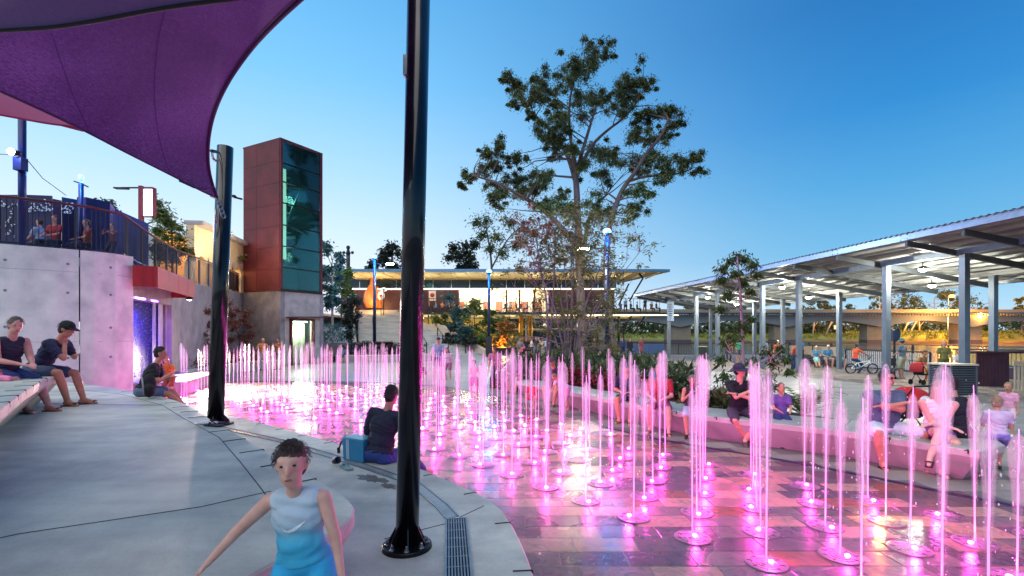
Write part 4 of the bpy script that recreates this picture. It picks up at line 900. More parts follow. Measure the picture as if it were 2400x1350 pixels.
# lamps under the roof
M_LMP = emis('pavilion_lamp_lens', '#fffbe8', 160)
def pav_lamp(px, py, d, pw, lab, r=.13):
    lo_, hi_ = 10.0, 45.0
    for _ in range(40):
        d = (lo_ + hi_) / 2; p = P(px, py, d)
        if p.z > zroof(p.x - SL * p.y) - .34: hi_ = d
        else: lo_ = d
    o = thing('ceiling_lamp', lab, 'lamp', tuple(p)); zz = zroof(p.x - SL * p.y) + .02
    mb = MB(); mb.lathe([(.0, .09), (.13, .085), (.15, .0), (.12, -.02)], c=p, n=14); mb.tube([p + Vector((0, 0, .08)), (p.x, p.y, zz)], .02, n=6); mb.build('housing', M_BLACK, o)
    mb = MB(); mb.ball(p + Vector((0, 0, -.03)), r, n=12, m=8, sc3=(1, 1, .6)); mb.build('lens', M_LMP, o); lamp('bulb', 'POINT', p + Vector((0, 0, -.22)), pw * 1.3, (1, .97, .86), .08, o)
pav_lamp(2163, 630, 20.5, 130, 'bright white lamp under the pavilion roof, largest, between the two nearest posts')
pav_lamp(1833, 672, 27, 130, 'white lamp under the pavilion roof right of the small tree')
pav_lamp(1659, 696, 34, 110, 'white lamp under the pavilion roof nearest the far end')
pav_lamp(1895, 696, 33.5, 90, 'faint white lamp under the rear of the roof above the old couple')
pav_lamp(2184, 668, 24.5, 90, 'faint white lamp under the rear of the roof near the orange street lamp')
pav_lamp(1726, 712, 40, 90, 'warm yellow lamp behind the small tree near the pavilion far end')
sg = thing('pavilion_sign', 'pale blue notice panel fixed to the farthest pavilion post', 'sign', tuple(pvp(XF, 38.2, 3.6)))
mb = MB(); p = pvp(XF, 38.0, 3.75); mb.box(p + Vector((0, -.16, 0)), (.5, .03, 1.5)); mb.build('panel', mat('sign_blue', '#b7cfe6', rough=.4, var=.05), sg)
for k in range(6):
    mb = MB(); mb.box(p + Vector((-.02, -.18, .5 - .17 * k)), (.34 - .05 * (k % 3), .006, .045)); mb.build('text_line', mat('sign_ink', '#35507c', var=.05), sg)

# ------------------------------------------------------------------ railings at the deck edge
M_RAILD = mat('rail_dark', '#2b3440', rough=.45, metal=.4); M_SLAT = mat('timber_slat', '#a89a84', rough=.7, var=.2, scale=5)
def slat_fence(pts, label, h=1.05, base=.0, slat_w=.07, step=.14, m=M_RAILD, limit=280, mb_slat=None, base_m=None):
    pts = [Vector((p[0], p[1], 0)) for p in pts]; o = thing('fence', label, 'fence', tuple(pts[0]))
    mb = MB()
    for a, b in zip(pts, pts[1:]): mb.bar(a + Vector((0, 0, base + h)), b + Vector((0, 0, base + h)), .07, .06)
    mb.build('top_rail', m, o); mb = MB()
    for a, b in zip(pts, pts[1:]): mb.bar(a + Vector((0, 0, base + .08)), b + Vector((0, 0, base + .08)), .04, .05)
    mb.build('bottom_rail', m, o)
    if base > .1:
        mb = MB()
        for a, b in zip(pts, pts[1:]): mb.bar(a + Vector((0, 0, base / 2)), b + Vector((0, 0, base / 2)), .25, base)
        mb.build('plinth', base_m or M_BPL, o)
    q = resample(pts, 1.9)
    for p in q: mb = MB(); mb.box(p + Vector((0, 0, base + h / 2)), (.07, .07, h - .03)); mb.build('post', m, o)
    sm = MB(); sm.box((0, 0, 0), (slat_w, .018, h - .2)); me = sm.mesh('slat'); me.materials.append(mb_slat or m); c = 0
    for a, b in zip(pts, pts[1:]):
        L_ = (b - a).length; an = math.atan2(b.y - a.y, b.x - a.x); n = int(L_ / step)
        for i in range(n):
            if c >= limit: break
            s = bpy.data.objects.new('slat', me); COL.objects.link(s); s.parent = o; s.location = a.lerp(b, (i + .5) / n) + Vector((0, 0, base + h / 2 + .03)) - rootloc(o); s.rotation_euler = (0, 0, an); c += 1
    return o
M_BPL = mat('fence_plinth', '#3b3048', rough=.7)
slat_fence([(11.9, 45.9), (19.6, 45.6)], 'dark baluster railing at the far end of the deck above the river', h=1.1, slat_w=.03, step=.15)
slat_fence([(19.2, 33.5), (19.2, 28.2)], 'pale timber slat fence on dark plinth behind the old couple', h=.75, base=.5, slat_w=.10, step=.125, mb_slat=M_SLAT)
slat_fence([(19.35, 28.0), (19.9, 23.0)], 'grey slatted fence behind the cyclist', h=1.05, base=.02, slat_w=.05, step=.13, mb_slat=mat('grey_slat', '#b9bfc6', rough=.6))
slat_fence([(20.3, 22.6), (21.6, 19.6)], 'timber slat fence on plinth behind the fishing group', h=.75, base=.5, slat_w=.10, step=.14, mb_slat=mat('ochre_slat', '#b39a5c', rough=.7))
# outer rail with horizontal wires
orl = thing('wire_railing', 'outer handrail with steel wires above the water behind the fences', 'railing', (23.4, 30, 0))
oa = [Vector((22.2, 44, 0)), Vector((23.5, 33, 0)), Vector((23.6, 21.5, 0))]
mb = MB()
for a, b in zip(oa, oa[1:]): mb.bar(a + Vector((0, 0, 1.33)), b + Vector((0, 0, 1.33)), .1, .06)
mb.build('top_rail', mat('rail_brown', '#5a4c48', rough=.6), orl)
for k in range(5):
    mb = MB()
    for a, b in zip(oa, oa[1:]): mb.bar(a + Vector((0, 0, .3 + .2 * k)), b + Vector((0, 0, .3 + .2 * k)), .012, .012)
    mb.build('wire', M_STEEL, orl)
for p in resample(oa, 2.2): mb = MB(); mb.box(p + Vector((0, 0, .65)), (.08, .08, 1.3)); mb.build('post', M_RAILD, orl)
# blue solid panels left of the pavilion
bp_ = thing('barrier', 'blue grey solid panel barrier left of the far pavilion post', 'barrier', (11, 44, 0))
for k in range(5):
    a = Vector((9.6 + k * .95, 42.6 + k * .6, 0)); b = Vector((9.6 + (k + .93) * .95, 42.6 + (k + .93) * .6, 0)); mb = MB(); mb.bar(a + Vector((0, 0, .6)), b + Vector((0, 0, .6)), .06, .95); mb.build('panel', mat('barrier_blue', '#586f9a', rough=.5), bp_)
mb = MB(); mb.bar((9.6, 42.6, 1.22), (14.3, 45.6, 1.22), .08, .06); mb.build('top_rail', M_RAILD, bp_)
# dark red crate wall at the right border
cr = thing('timber_screen', 'dark maroon boarded screen with a pale slatted gate at the right edge', 'screen', (19.5, 17.0, 0))
M_MAR = mat('maroon_board', '#5b2f3e', rough=.6, var=.25, scale=3)
for k in range(9):
    p = P(2292 + k * 8.5, 840, 17.6); mb = MB(); mb.box((p.x, p.y, .62), (.125, .04, 1.22)); mb.build('board', M_MAR, cr)
mb = MB(); p = P(2330, 840, 17.5); mb.box((p.x + .3, p.y, 1.27), (2.4, .1, .08)); mb.build('cap_rail', M_MAR, cr)
M_GATE = mat('pale_timber', '#c9b79c', rough=.6, var=.12)
for k in range(7):
    p = P(2379 + k * 9, 880, 14.9); mb = MB(); mb.box((p.x, p.y, .55), (.055, .03, .78)); mb.build('slat', M_GATE, cr)
for z in (1.02, .13): mb = MB(); p = P(2412, 880, 14.88); mb.box((p.x, p.y, z), (1.0, .05, .14)); mb.build('gate_rail', M_GATE, cr)
# grey perforated bin on the deck
def bin_(px, d, w_, h, label, m=None):
    p = P(px, 0, d); o = thing('bin', label, 'bin', (p.x, p.y, 0)); mm = m or mat('bin_steel', '#6e7480', rough=.4, metal=.5)
    mb = MB(); mb.box((p.x, p.y, h / 2 + .04), (w_ - .06, w_ - .06, h - .1)); mb.build('liner', M_DARK, o)
    nb_ = max(3, int(h / .055))
    for k in range(nb_): mb = MB(); z = .06 + (h - .1) * (k + .5) / nb_; mb.box((p.x, p.y, z), (w_, w_, .022)); mb.build('louvre', mm, o)
    for i in (-1, 1):
        for j in (-1, 1): mb = MB(); mb.box((p.x + i * w_ / 2 * .96, p.y + j * w_ / 2 * .96, h / 2), (.045, .045, h)); mb.build('corner_post', mm, o)
    mb = MB(); mb.box((p.x, p.y, h + .02), (w_ + .06, w_ + .06, .05)); mb.build('lid', mat('bin_lid', '#c6beb0', rough=.5), o)
bin_(2232, 14.9, .78, .98, 'square louvred grey bin cabinet beside the nearest pavilion post')
bin_(1642, 37, .7, 1.0, 'small dark green bin near the far pavilion posts', mat('bin_green', '#3d4b46', rough=.5))
bin_(2096, 28, .6, 1.0, 'x', None) if False else None
spk = thing('utility_box', 'dark blue box on a pole above the rail beside the second pavilion post', 'utility box', tuple(P(2096, 790, 21)))
p0, p1_ = P(2089, 774, 21), P(2104, 800, 21); mb = MB(); mb.box((p0 + p1_) / 2, (.3, .25, p0.z - p1_.z)); mb.build('case', mat('box_blue', '#1b2a44', rough=.4), spk)
mb = MB(); pc = P(2096, 800, 21); mb.bar(pc, (pc.x, pc.y, 0), .06, .06); mb.build('pole', M_RAILD, spk)

# ------------------------------------------------------------------ bridge over the river
bg = thing('bridge', 'long concrete road bridge with haunched girders on wall piers across the river', 'bridge', (90, 200, 0))
M_BRC = mat('bridge_concrete', '#767d82', rough=.7, var=.1, scale=.3); M_PIER = mat('pier_concrete', '#857a68', rough=.75, var=.15, scale=.5); M_PDARK = mat('pier_wet', '#51474a', rough=.5)
Db = 200.0
def bx_(px): return (px - CX) / F * Db
zdeck = CH + (HY - 737) / F * Db; zt = CH + (HY - 727) / F * Db
mb = MB(); mb.bar((bx_(1380), Db, (zdeck + zt) / 2 - .3), (bx_(2700), Db, (zdeck + zt) / 2 - .5), 11, .5); mb.build('deck', M_BRC, bg)
for s in (-1, 1): mb = MB(); mb.bar((bx_(1380), Db + s * 5.6, zt - .35), (bx_(2700), Db + s * 5.6, zt - .55), .25, 1.0); mb.build('parapet', mat('parapet_cream', '#8a7f6c', rough=.6, var=.08), bg)
n = 0
br = MB()
for k in range(170):
    px = 1440 + k * 7; mb = MB(); br.box((bx_(px), Db - 5.5, zdeck - .35), (.35, .5, .7))
tag(br.build('bracket', mat('bracket', '#5b5b60'), bg), kind='stuff')
piers = [1588, 1835, 2050, 2245, 2560]
piers = [1400, 1588, 1835, 2050, 2262, 2520]
rings = []
xs_ = np.arange(1390, 2700, 8)
for px in xs_:
    dmin = min(abs(px - (p)) for p in piers); sp = 108.0; hd = 13 + 15 * max(0, 1 - dmin / sp) ** 1.6
    zb = CH + (HY - (739 + hd)) / F * Db; zt_ = CH + (HY - 738) / F * Db
    x = bx_(px); rings.append([(x, Db - 3.6, zt_), (x, Db - 3.4, zb), (x, Db + 3.4, zb), (x, Db + 3.6, zt_)])
mb = MB(); mb.loft(rings, closed=True); mb.build('girder', M_BRC, bg)
for px in piers:
    zc = CH + (HY - 756) / F * Db; x = bx_(px); wd = 9.5
    mb = MB(); mb.box((x, Db, (zc + .3 - .3) / 2 + .0), (wd, 4.5, zc + .3)); mb.build('pier', M_PIER, bg)
    mb = MB(); mb.box((x, Db, zc + .3), (wd + .5, 5, .7)); mb.build('pier_cap', M_PIER, bg)
    mb = MB(); mb.box((x, Db, -1.4), (wd + .2, 4.7, 2.6)); mb.build('pier_foot', M_PDARK, bg)
lamp('deck_light', 'POINT', (bx_(2155), Db - 12, 6.5), 9000, (1, .48, .12), .8, bg)
for px in (1500, 1760, 1980): lamp('deck_light', 'POINT', (bx_(px), Db - 9, zt + 3), 450, (1, .78, .5), .5, bg)
sl = thing('sodium_lamp', 'orange glowing street lamp on tall pole beyond the bridge at the right', 'street lamp', (bx_(2228), 190, 5)); 
mb = MB(); p = P(2222, 697, 190); mb.tube([(p.x, 190, 2), (p.x, 190, p.z + .3)], .16, n=8); mb.bar(Vector((p.x, 190, p.z + .3)), P(2232, 692, 190), .2, .14); mb.build('pole', M_GALV, sl)
mb = MB(); mb.ball(P(2231, 694, 189.6), .95, n=12, m=8, sc3=(1, 1, .6)); mb.build('lens', emis('sodium_lens', '#ff8c18', 7), sl)
lamp('sodium_bulb', 'POINT', P(2231, 694, 192), 110000, (1, .38, .04), .9, sl)
lamp('sodium_bulb', 'POINT', P(2215, 690, 214), 60000, (1, .38, .04), .9, sl)
lamp('sodium_bulb', 'POINT', P(2300, 735, 196), 22000, (1, .42, .06), .9, sl)
sl2 = thing('sodium_lamp', 'fainter orange street lamp among trees beyond the pavilion', 'street lamp', (bx_(2060), 215, 2))
p = P(2061, 686, 215); mb = MB(); mb.tube([(p.x, 215, 2), (p.x, 215, p.z)], .14, n=8); mb.build('pole', M_GALV, sl2); mb = MB(); mb.ball(p, .7); mb.build('lens', emis('peach_lens', '#ffd8a0', 14), sl2)
# ------------------------------------------------------------------ raised restaurant building
rb = thing('restaurant_building', 'raised riverside restaurant with thin flat roof, glowing soffit and long balcony', 'building', (0, 58, 0))
def bX(px, d): return (px - CX) / F * d
def bZ(py, d): return CH + (HY - py) / F * d
M_ROOF = mat('roof_blue_grey', '#5b86a3', rough=.5, metal=.3); M_SOFF = mat('soffit_cream', '#e2d3a0', rough=.6, var=.06, scale=.5)
M_MAROON = mat('maroon_wall', '#421a26', rough=.5, var=.2, scale=.7); M_DGL = mat('dark_glass', '#1d2a38', rough=.08, metal=.3, var=.3, scale=.3)
M_CHAR = mat('charcoal_slab', '#22242a', rough=.6)
ZR_, YF, YW = 8.72, 52.0, 58.0
xl, xr = bX(778, 52), bX(1500, 52)
mb = MB(); mb.prism([(xl, YF), (xr + 1, YF), (bX(1572, 52), YF + .2), (13.7, 66), (xl + 1, 66)], ZR_, ZR_ + .28); mb.build('roof', M_ROOF, rb)
mb = MB(); mb.prism([(xl + .1, YF + .1), (xr + .9, YF + .1), (bX(1568, 52), YF + .35), (13.6, 65.8), (xl + 1.1, 65.8)], ZR_ - .04, ZR_ - .004); mb.build('soffit', M_SOFF, rb)
for k in range(24):
    x = xl + .8 + k * 1.5; mb = MB(); mb.box((x, (YF + YW) / 2 + .2, ZR_ - .10), (.10, YW - YF - .5, .12)); mb.build('soffit_rib', M_SOFF, rb)
# clerestory glass strip in panes
x = bX(800, 58)
while x < bX(1440, 58):
    mb = MB(); mb.box((x + 1.1, YW, (bZ(656, 58) + bZ(675, 58)) / 2), (2.14, .06, bZ(656, 58) - bZ(675, 58))); mb.build('window', M_DGL, rb); x += 2.2
mb = MB(); mb.box(((bX(800, 58) + bX(1440, 58)) / 2, YW - .1, bZ(677.5, 58)), (bX(1440, 58) - bX(800, 58), .12, .10)); mb.build('light_line', emis('light_line', '#ffd9a0', 6), rb)
def wallseg(a, b, m, y=58.0, t=679, bt=734, name='wall'):
    mb = MB(); mb.box(((bX(a, 58) + bX(b, 58)) / 2, y, (bZ(t, 58) + bZ(bt, 58)) / 2), (bX(b, 58) - bX(a, 58) - .01, .12, bZ(t, 58) - bZ(bt, 58))); return mb.build(name, m, rb)
wallseg(800, 1076, M_MAROON); wallseg(1285, 1440, M_MAROON)
for a in (1185, 1215, 1250): wallseg(a, a + 5, M_MAROON, name='pillar')
M_INT = mat('interior_warm', '#d8c8ae', rough=.7, var=.2, scale=.8)
wallseg(1070, 1290, M_INT, y=62.5, name='interior_wall')
mb = MB(); mb.box(((bX(1070, 60) + bX(1290, 60)) / 2, 60.3, bZ(679, 58)), (12, 4.4, .1)); mb.build('ceiling', M_SOFF, rb)
for k in range(5):
    x = bX(1092 + 36 * k, 60); mb = MB(); mb.box((x, 60.2, 7.15), (1.0, .5, .08)); mb.build('ceiling_light', emis('warm_panel', '#fff0c8', 22), rb); lamp('room_light', 'POINT', (x, 60, 6.8), 260, (1, .9, .74), .3, rb)
for k in range(7):
    mb = MB(); x = bX(1080 + 30 * k, 62); mb.box((x, 62.35, 5.6), (.9, .1, 1.2)); mb.build('shelf_panel', mat('shelf', '#6b3d26', var=.4, scale=1), rb)
po = MB(); x = bX(1013, 57.8); po.box((x, 57.9, bZ(693, 57.8)), (.85, .04, 1.2)); po.build('poster', mat('poster_white', '#e8e2e0', var=.05), rb)
mb = MB(); mb.ball((x, 57.86, bZ(692, 57.8)), .28, sc3=(1, .1, .9)); mb.build('poster_emblem', mat('poster_red', '#b3272c', var=.1), rb)
mb = MB(); mb.box((x, 57.87, bZ(700, 57.8)), (.6, .02, .1)); mb.build('poster_text', mat('poster_red', '#b3272c'), rb)
# floor slab, fascia and lower soffit
mb = MB(); mb.box(((bX(960, 53) + bX(1547, 53)) / 2, 57.5, 4.32), (bX(1547, 53) - bX(960, 53), 9, .22)); mb.build('floor_slab', M_CHAR, rb)
mb = MB(); mb.box(((bX(960, 53) + bX(1547, 53)) / 2, 57.3, 4.12), (bX(1547, 53) - bX(960, 53) - .2, 8.2, .12)); mb.build('lower_soffit', M_SOFF, rb)
mb = MB(); mb.box(((bX(1440, 53) + bX(1547, 53)) / 2 - 3, 52.98, 4.06), (15, .1, .08)); mb.build('edge_light', emis('edge_light', '#ffe7b8', 2.5), rb)
for px in (1003, 1060, 1130, 1200, 1290, 1380, 1470):
    lamp('soffit_light', 'POINT', (bX(px, 55), 55.2, 3.2), 75, (1, .82, .45), .25, rb)
for px in (820, 900, 1010, 1085, 1160, 1250, 1340, 1430):
    lamp('eave_light', 'POINT', (bX(px, 55), 54.6, 7.3), 55, (1, .9, .62), .25, rb)
# balcony balustrade
bl = thing('balcony_railing', 'dark thin railing round the restaurant balcony', 'railing', (0, 53.2, 4.4))
mb = MB(); mb.bar((bX(985, 53.2), 53.2, 5.88), (bX(1545, 53.2), 53.2, 5.88), .05, .05); mb.build('top_rail', M_BLACK, bl)
mb = MB(); mb.bar((bX(985, 53.2), 53.2, 4.52), (bX(1545, 53.2), 53.2, 4.52), .04, .04); mb.build('bottom_rail', M_BLACK, bl)
pb = MB(); pb.box((0, 0, 0), (.045, .04, 1.36)); pme = pb.mesh('post'); pme.materials.append(M_BLACK)
for k in range(38):
    o = bpy.data.objects.new('post', pme); COL.objects.link(o); o.parent = bl; o.location = Vector((lerp(bX(986, 53.2), bX(1545, 53.2), k / 37), 53.2, 5.2)) - bl.location
mb = MB(); mb.bar((bX(1545, 53.2), 53.2, 5.88), (bX(1545, 53.2), 60, 5.88), .05, .05); mb.build('top_rail', M_BLACK, bl)
# struts and columns
def strut(a, b, w_=.16, name='strut', m=M_BLACK):
    mb = MB(); mb.bar(a, b, w_, w_); mb.build(name, m, rb)
strut(P(1507, 652, 53.4), P(1475, 706, 53.5)); strut(P(1497, 640, 53.4), P(1507, 652, 53.4)); strut(P(1474, 665, 58), P(1450, 715, 58))
for (a, b, c, d_) in ((1480, 741, 1452, 775), (1511, 741, 1483, 783), (1461, 757, 1461, 800)): strut(P(a, b, 54), P(c, d_, 54), .2)
M_GOLD = mat('gold_column', '#c98a2a', rough=.35, metal=.4, var=.3, scale=2)  # gold colour of the columns
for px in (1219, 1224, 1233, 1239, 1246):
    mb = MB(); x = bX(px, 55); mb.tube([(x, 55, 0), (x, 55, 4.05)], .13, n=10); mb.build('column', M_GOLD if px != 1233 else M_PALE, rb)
mb = MB(); mb.box((bX(1240, 59), 59.5, 2.0), (17, .1, 3.9)); mb.build('undercroft_glass', M_DGL, rb)
mb = MB(); mb.box((bX(1240, 59), 59.4, 2.6), (17, .08, .25)); mb.build('transom', M_PALE, rb)
mb = MB(); mb.box((bX(1062, 59), 59.2, 3.1), (9.5, .3, 2.0)); mb.build('lit_wall', mat('yellow_lit_render', '#d8c078', rough=.8, var=.15), rb)  # yellow light on this wall is put into its colour
mb = MB(); mb.box(P(1187, 742, 56.5) + Vector((0, 0, 0)), (.9, .5, .45)); mb.build('hanging_sign', M_CHAR, rb)
for px in (1340, 1400, 1450):
    mb = MB(); mb.tube([(bX(px, 56), 56, 0), (bX(px, 56), 56, 4.1)], .14, n=8); mb.build('column', M_BLACK, rb)
vs_ = thing('roof_stack', 'slim dark mast with ball head and small cross arms above the restaurant roof', 'mast', (bX(816, 62), 62, 8.9))
mb = MB(); x = bX(816, 62); mb.tube([(x, 62, 8.6), (x, 62, bZ(596, 62))], .24, n=10); mb.tube([(x, 62, bZ(596, 62)), (x, 62, bZ(584, 62))], [.3, .16], n=10); mb.ball((x, 62, bZ(580, 62)), .26); mb.build('mast', M_CHAR, vs_)
for s in (-1, 1): mb = MB(); mb.bar((x, 62, bZ(594, 62)), (x + s * .55, 62, bZ(592, 62)), .1, .1); mb.ball((x + s * .55, 62, bZ(592, 62)), .2); mb.build('head', M_CHAR, vs_)
# light masonry beyond: low dark roof unit
mb = MB(); mb.box((bX(850, 63), 63, 9.15), (12, 3, .35)); mb.build('roof_plant', M_CHAR, rb)

# ------------------------------------------------------------------ broad stairs up to the street level
st = thing('grand_stairs', 'broad pale concrete stairs climbing from the plaza to the street level', 'stairs', (-10, 45, 0))
M_STEP = concrete('stair_concrete', '#b5b0a6', rough=.6, stains=.3)
NS = 28
for k in range(NS):
    y = 45.2 + k * .44; z = 4.85 * (k + 1) / NS; t = k / (NS - 1)
    xr_ = lerp(-2.9, -13.6, t); xl_ = lerp(-14.3, -18.2, t)
    mb = MB(); mb.box(((xl_ + xr_) / 2, y + .3, z / 2), (xr_ - xl_, .6 if k < NS - 1 else .6, z)); mb.build('step', M_STEP, st)
    mb = MB(); mb.box(((xl_ + xr_) / 2, y + .004, z - .035), (xr_ - xl_ - .02, .012, .02)); mb.build('nosing', mat('nosing_dark', '#77736c', rough=.7), st)
mb = MB(); mb.prism([(-19.5, 57.4), (-13.3, 57.4), (-12, 62), (-21, 62)], 0, 4.86); mb.build('landing', M_STEP, st)
# sloping cheek wall right of the stairs and short one at the left
def cheek(pts, th, m, name='cheek_wall', parent=None):
    mb = MB(); rings = []
    for (x, y, z) in pts: rings.append([(x, y, 0), (x, y, z), (x + th, y + .02, z), (x + th, y + .02, 0)])
    mb.loft(rings, closed=True); mb.f += [(3, 2, 1, 0), tuple((len(pts) - 1) * 4 + k for k in range(4))]; mb.sm += [0, 0]; return mb.build(name, m, parent)
M_CHK = mat('cheek_cream', '#b9a894', rough=.7, var=.12, scale=1.5)
cheek([(-2.6, 45.0, .5), (-7.4, 50.2, 2.9), (-9.6, 51.6, 3.1), (-13.3, 57.6, 5.9), (-13.9, 59, 5.9)], .35, M_CHK, parent=st)
cheek([(-14.9, 45.4, .9), (-16.8, 50.4, 3.1), (-18.9, 57.4, 5.7)], .35, M_CHK, parent=st)
hr = thing('handrail', 'black handrails with hoop ends set in the middle of the broad stairs', 'handrail', (-10, 46, 0))
def zst(y): return 4.85 * max(0, (y - 45.2) / (.44 * NS))
for px0, px1 in ((1002, 955), (1052, 1000), (1092, 1040), (880, 868)):
    a = Vector((bX(px0, 46), 45.6, 0)); b = Vector((bX(px1, 52), 53.0, 0)); q = [a.lerp(b, t) for t in (0, .25, .5, .75, 1)]
    for p in q: mb = MB(); z = zst(p.y); mb.box((p.x, p.y, z + .5), (.09, .09, 1.0)); mb.build('post', M_BLACK, hr)
    mb = MB(); mb.tube([(p.x, p.y, zst(p.y) + 1.0) for p in q], .035, n=6); mb.build('rail', M_BLACK, hr)
for px, py, d in ((909, 700, 57), (934, 728, 55), (1150, 790, 46)):
    pass
# glowing sculpture at the stair head
sc_ = thing('sculpture', 'tall orange lit sculpture with slender curved neck at the head of the stairs', 'sculpture', (bX(872, 57.8), 57.8, 4.86))
M_ORG = mat('orange_sculpture', '#e08a4a', rough=.5, var=.25, scale=1.2)
mb = MB(); prof = [(P(872, 722, 57.8), .75), (P(871, 706, 57.8), .95), (P(870, 690, 57.8), .85), (P(872, 678, 57.8), .6), (P(874, 666, 57.8), .38), (P(873, 655, 57.8), .26), (P(870, 646, 57.8), .2), (P(867, 641, 57.8), .14)]
mb.tube([a for a, r in prof], [r for a, r in prof], n=14); mb.build('body', M_ORG, sc_)
mb = MB(); mb.tube([P(889, 722, 58.2), P(890, 700, 58.2), P(886, 682, 58.2), P(880, 672, 58)], [.5, .55, .4, .2], n=10); mb.build('wing', M_ORG, sc_)
mb = MB(); mb.ball(P(868, 641, 57.8), .26, sc3=(1.3, .8, .8)); mb.bar(P(864, 642, 57.8), P(861, 646, 57.8), .06, .06); mb.build('head', M_CHAR, sc_)
lamp('sculpture_light', 'POINT', P(876, 716, 55.6), 170, (1, .5, .15), .2, sc_)
for (px, py, lab, col) in ((893, 693, 'white round topped notice board with red mark on post at the stair head', '#f0e8e6'), (899, 679, 'small white arrow sign above the notice board at the stair head', '#e8eef0')):
    p = P(px, py, 55.5); o = thing('notice_sign', lab, 'sign', (p.x, p.y, 4.0)); mb = MB(); mb.tube([(p.x, p.y, 4.0), (p.x, p.y, p.z)], .05, n=6); mb.build('post', M_BLACK, o)
    mb = MB(); mb.lathe([(.0, -.03), (.42, -.03), (.42, .03), (0, .03)], n=16); q = mb.build('board', mat('board_' + col[1:], col, var=.03), o, local=True); q.rotation_euler = (R(90), 0, 0); q.location = p - o.location; q.scale = (1, 1.2 if py > 690 else .6, 1)
    mb = MB(); mb.box(p + Vector((.02, -.05, 0)), (.3, .02, .22)); mb.build('mark', mat('sign_red', '#c02a33', var=.05) if py > 690 else mat('sign_ink2', '#2a3444'), o)

# ------------------------------------------------------------------ street lamps with blue caps
M_BLU = emis('blue_led', '#28a8ff', 40)
def blue_lamp(px, ytop, ybase, d, label, arm=None, w_=.16, pw=140, base_w=None, head=.16, zb=0):
    b = Vector((bX(px, d), d, zb)); zt_ = bZ(ytop, d); o = thing('street_lamp', label, 'street lamp', tuple(b))
    mb = MB(); mb.tube([b, (b.x, b.y, zt_)], [w_, w_ * .85], n=12); mb.build('pole', mat('lamp_pole_blue', '#232c4c', rough=.4, metal=.4), o)
    if base_w: mb = MB(); mb.box((b.x, b.y, zb + .9), (base_w, base_w, 1.8)); mb.build('base_box', M_CHAR, o)
    mb = MB(); mb.ball((b.x, b.y, zt_ + .12), head, sc3=(1, 1, .9)); mb.build('blue_lens', M_BLU, o)
    mb = MB(); mb.lathe([(head * .5, -.1), (head * 1.3, 0), (head * 1.3, .05), (0, .05)], c=(b.x, b.y, zt_), n=12); mb.build('collar', M_BLACK, o)
    lamp('blue_glow', 'POINT', (b.x, b.y - .5, zt_ + .15), pw, (.02, .28, 1), .15, o)
    if arm:
        for (ax_, ay, white) in arm:
            e = P(ax_, ay, d); mb = MB(); mb.bar((b.x, b.y, e.z), e, .07, .05); mb.build('arm', M_BLACK, o)
            mb = MB(); mb.box(e + Vector((0, 0, -.03)), (.55, .18, .07)); mb.build('luminaire', emis('cool_lum', '#ffe2a0', 150), o); lamp('arm_light', 'POINT', e + Vector((0, -.1, -.25)), 700 if d < 30 else 420, (1, .88, .62), .14, o)
    return o
blue_lamp(1146, 640, 812, 42, 'blue capped lamp column before the restaurant roof edge', pw=600, base_w=.55, head=.22, w_=.13)
blue_lamp(1423, 549, 872, 24.5, 'tall lamp column with starry blue head and side arm against the big gum tree', arm=[(1367, 582, 1)], pw=650, head=.19, w_=.115, base_w=.34)
blue_lamp(878, 606, 826, 40, 'blue topped lamp column with white side arm in front of the stairs', arm=[(914, 618, 1)], pw=700, head=.17, w_=.14)

# information plinth, planter walls right of the tower
pw_ = thing('planter_wall', 'low planter wall with pale coping right of the lift tower door', 'low wall', (-10, 33.5, 0))
wall_run([(-12.2, 33.4), (-9.5, 33.7), (-5.8, 34.6)], -.02, .42, .35).build('wall_body', M_CONC2, pw_); wall_run([(-12.2, 33.37), (-9.5, 33.67), (-5.8, 34.57)], .424, .5, .42).build('coping', M_PALE, pw_)
mb = MB(); mb.prism([(-12.2, 33.75), (-5.8, 34.95), (-7.2, 38), (-14.2, 45.2), (-18.6, 57), (-21, 57), (-21, 34.5)], -.1, .40); tag(mb.build('garden_bed', M_SOIL), kind='structure')
rw = thing('terraced_wall', 'stepped grey retaining walls among planting between tower and stairs', 'wall', (-15, 38, 0))
wall_run([(-17.4, 37), (-14.6, 36.9), (-11.2, 38.5)], .3, 1.25, .3).build('wall_panel', M_TOWC, rw)
wall_run([(-19.8, 42), (-16.6, 41.6), (-14.6, 43)], .3, 2.6, .3).build('wall_panel', M_PALE, rw)
mb = MB(); mb.prism([(-17.4, 37.3), (-14.6, 37.2), (-11.2, 38.8), (-14.2, 45), (-19, 57), (-21, 57), (-21, 37.3)], .3, 1.2); mb.prism([(-19.8, 42.3), (-16.6, 41.9), (-14.8, 43.2), (-18.6, 57), (-21, 57), (-21, 42.3)], 1.2, 2.55); tag(mb.build('garden_terrace', M_SOIL), kind='structure')
kp = thing('information_plinth', 'dark red information plinth with slanted top at the foot of the stairs', 'plinth', (bX(905, 36), 36, 0))
x = bX(905, 36); mb = MB(); mb.box((x, 36, .6), (.75, .5, 1.2)); mb.build('body', mat('plinth_red', '#5a1f2c', rough=.5), kp)
mb = MB(); mb.box((x - .1, 36, 1.28), (1.3, .7, .08), M=Matrix.Rotation(R(-18), 3, 'X')); mb.build('slanted_top', M_RUST, kp)
mb = MB(); mb.box((x + .05, 35.74, .75), (.3, .02, .42)); mb.build('notice', mat('notice_white', '#e6e2e4', var=.03), kp)
ks = MB(); 
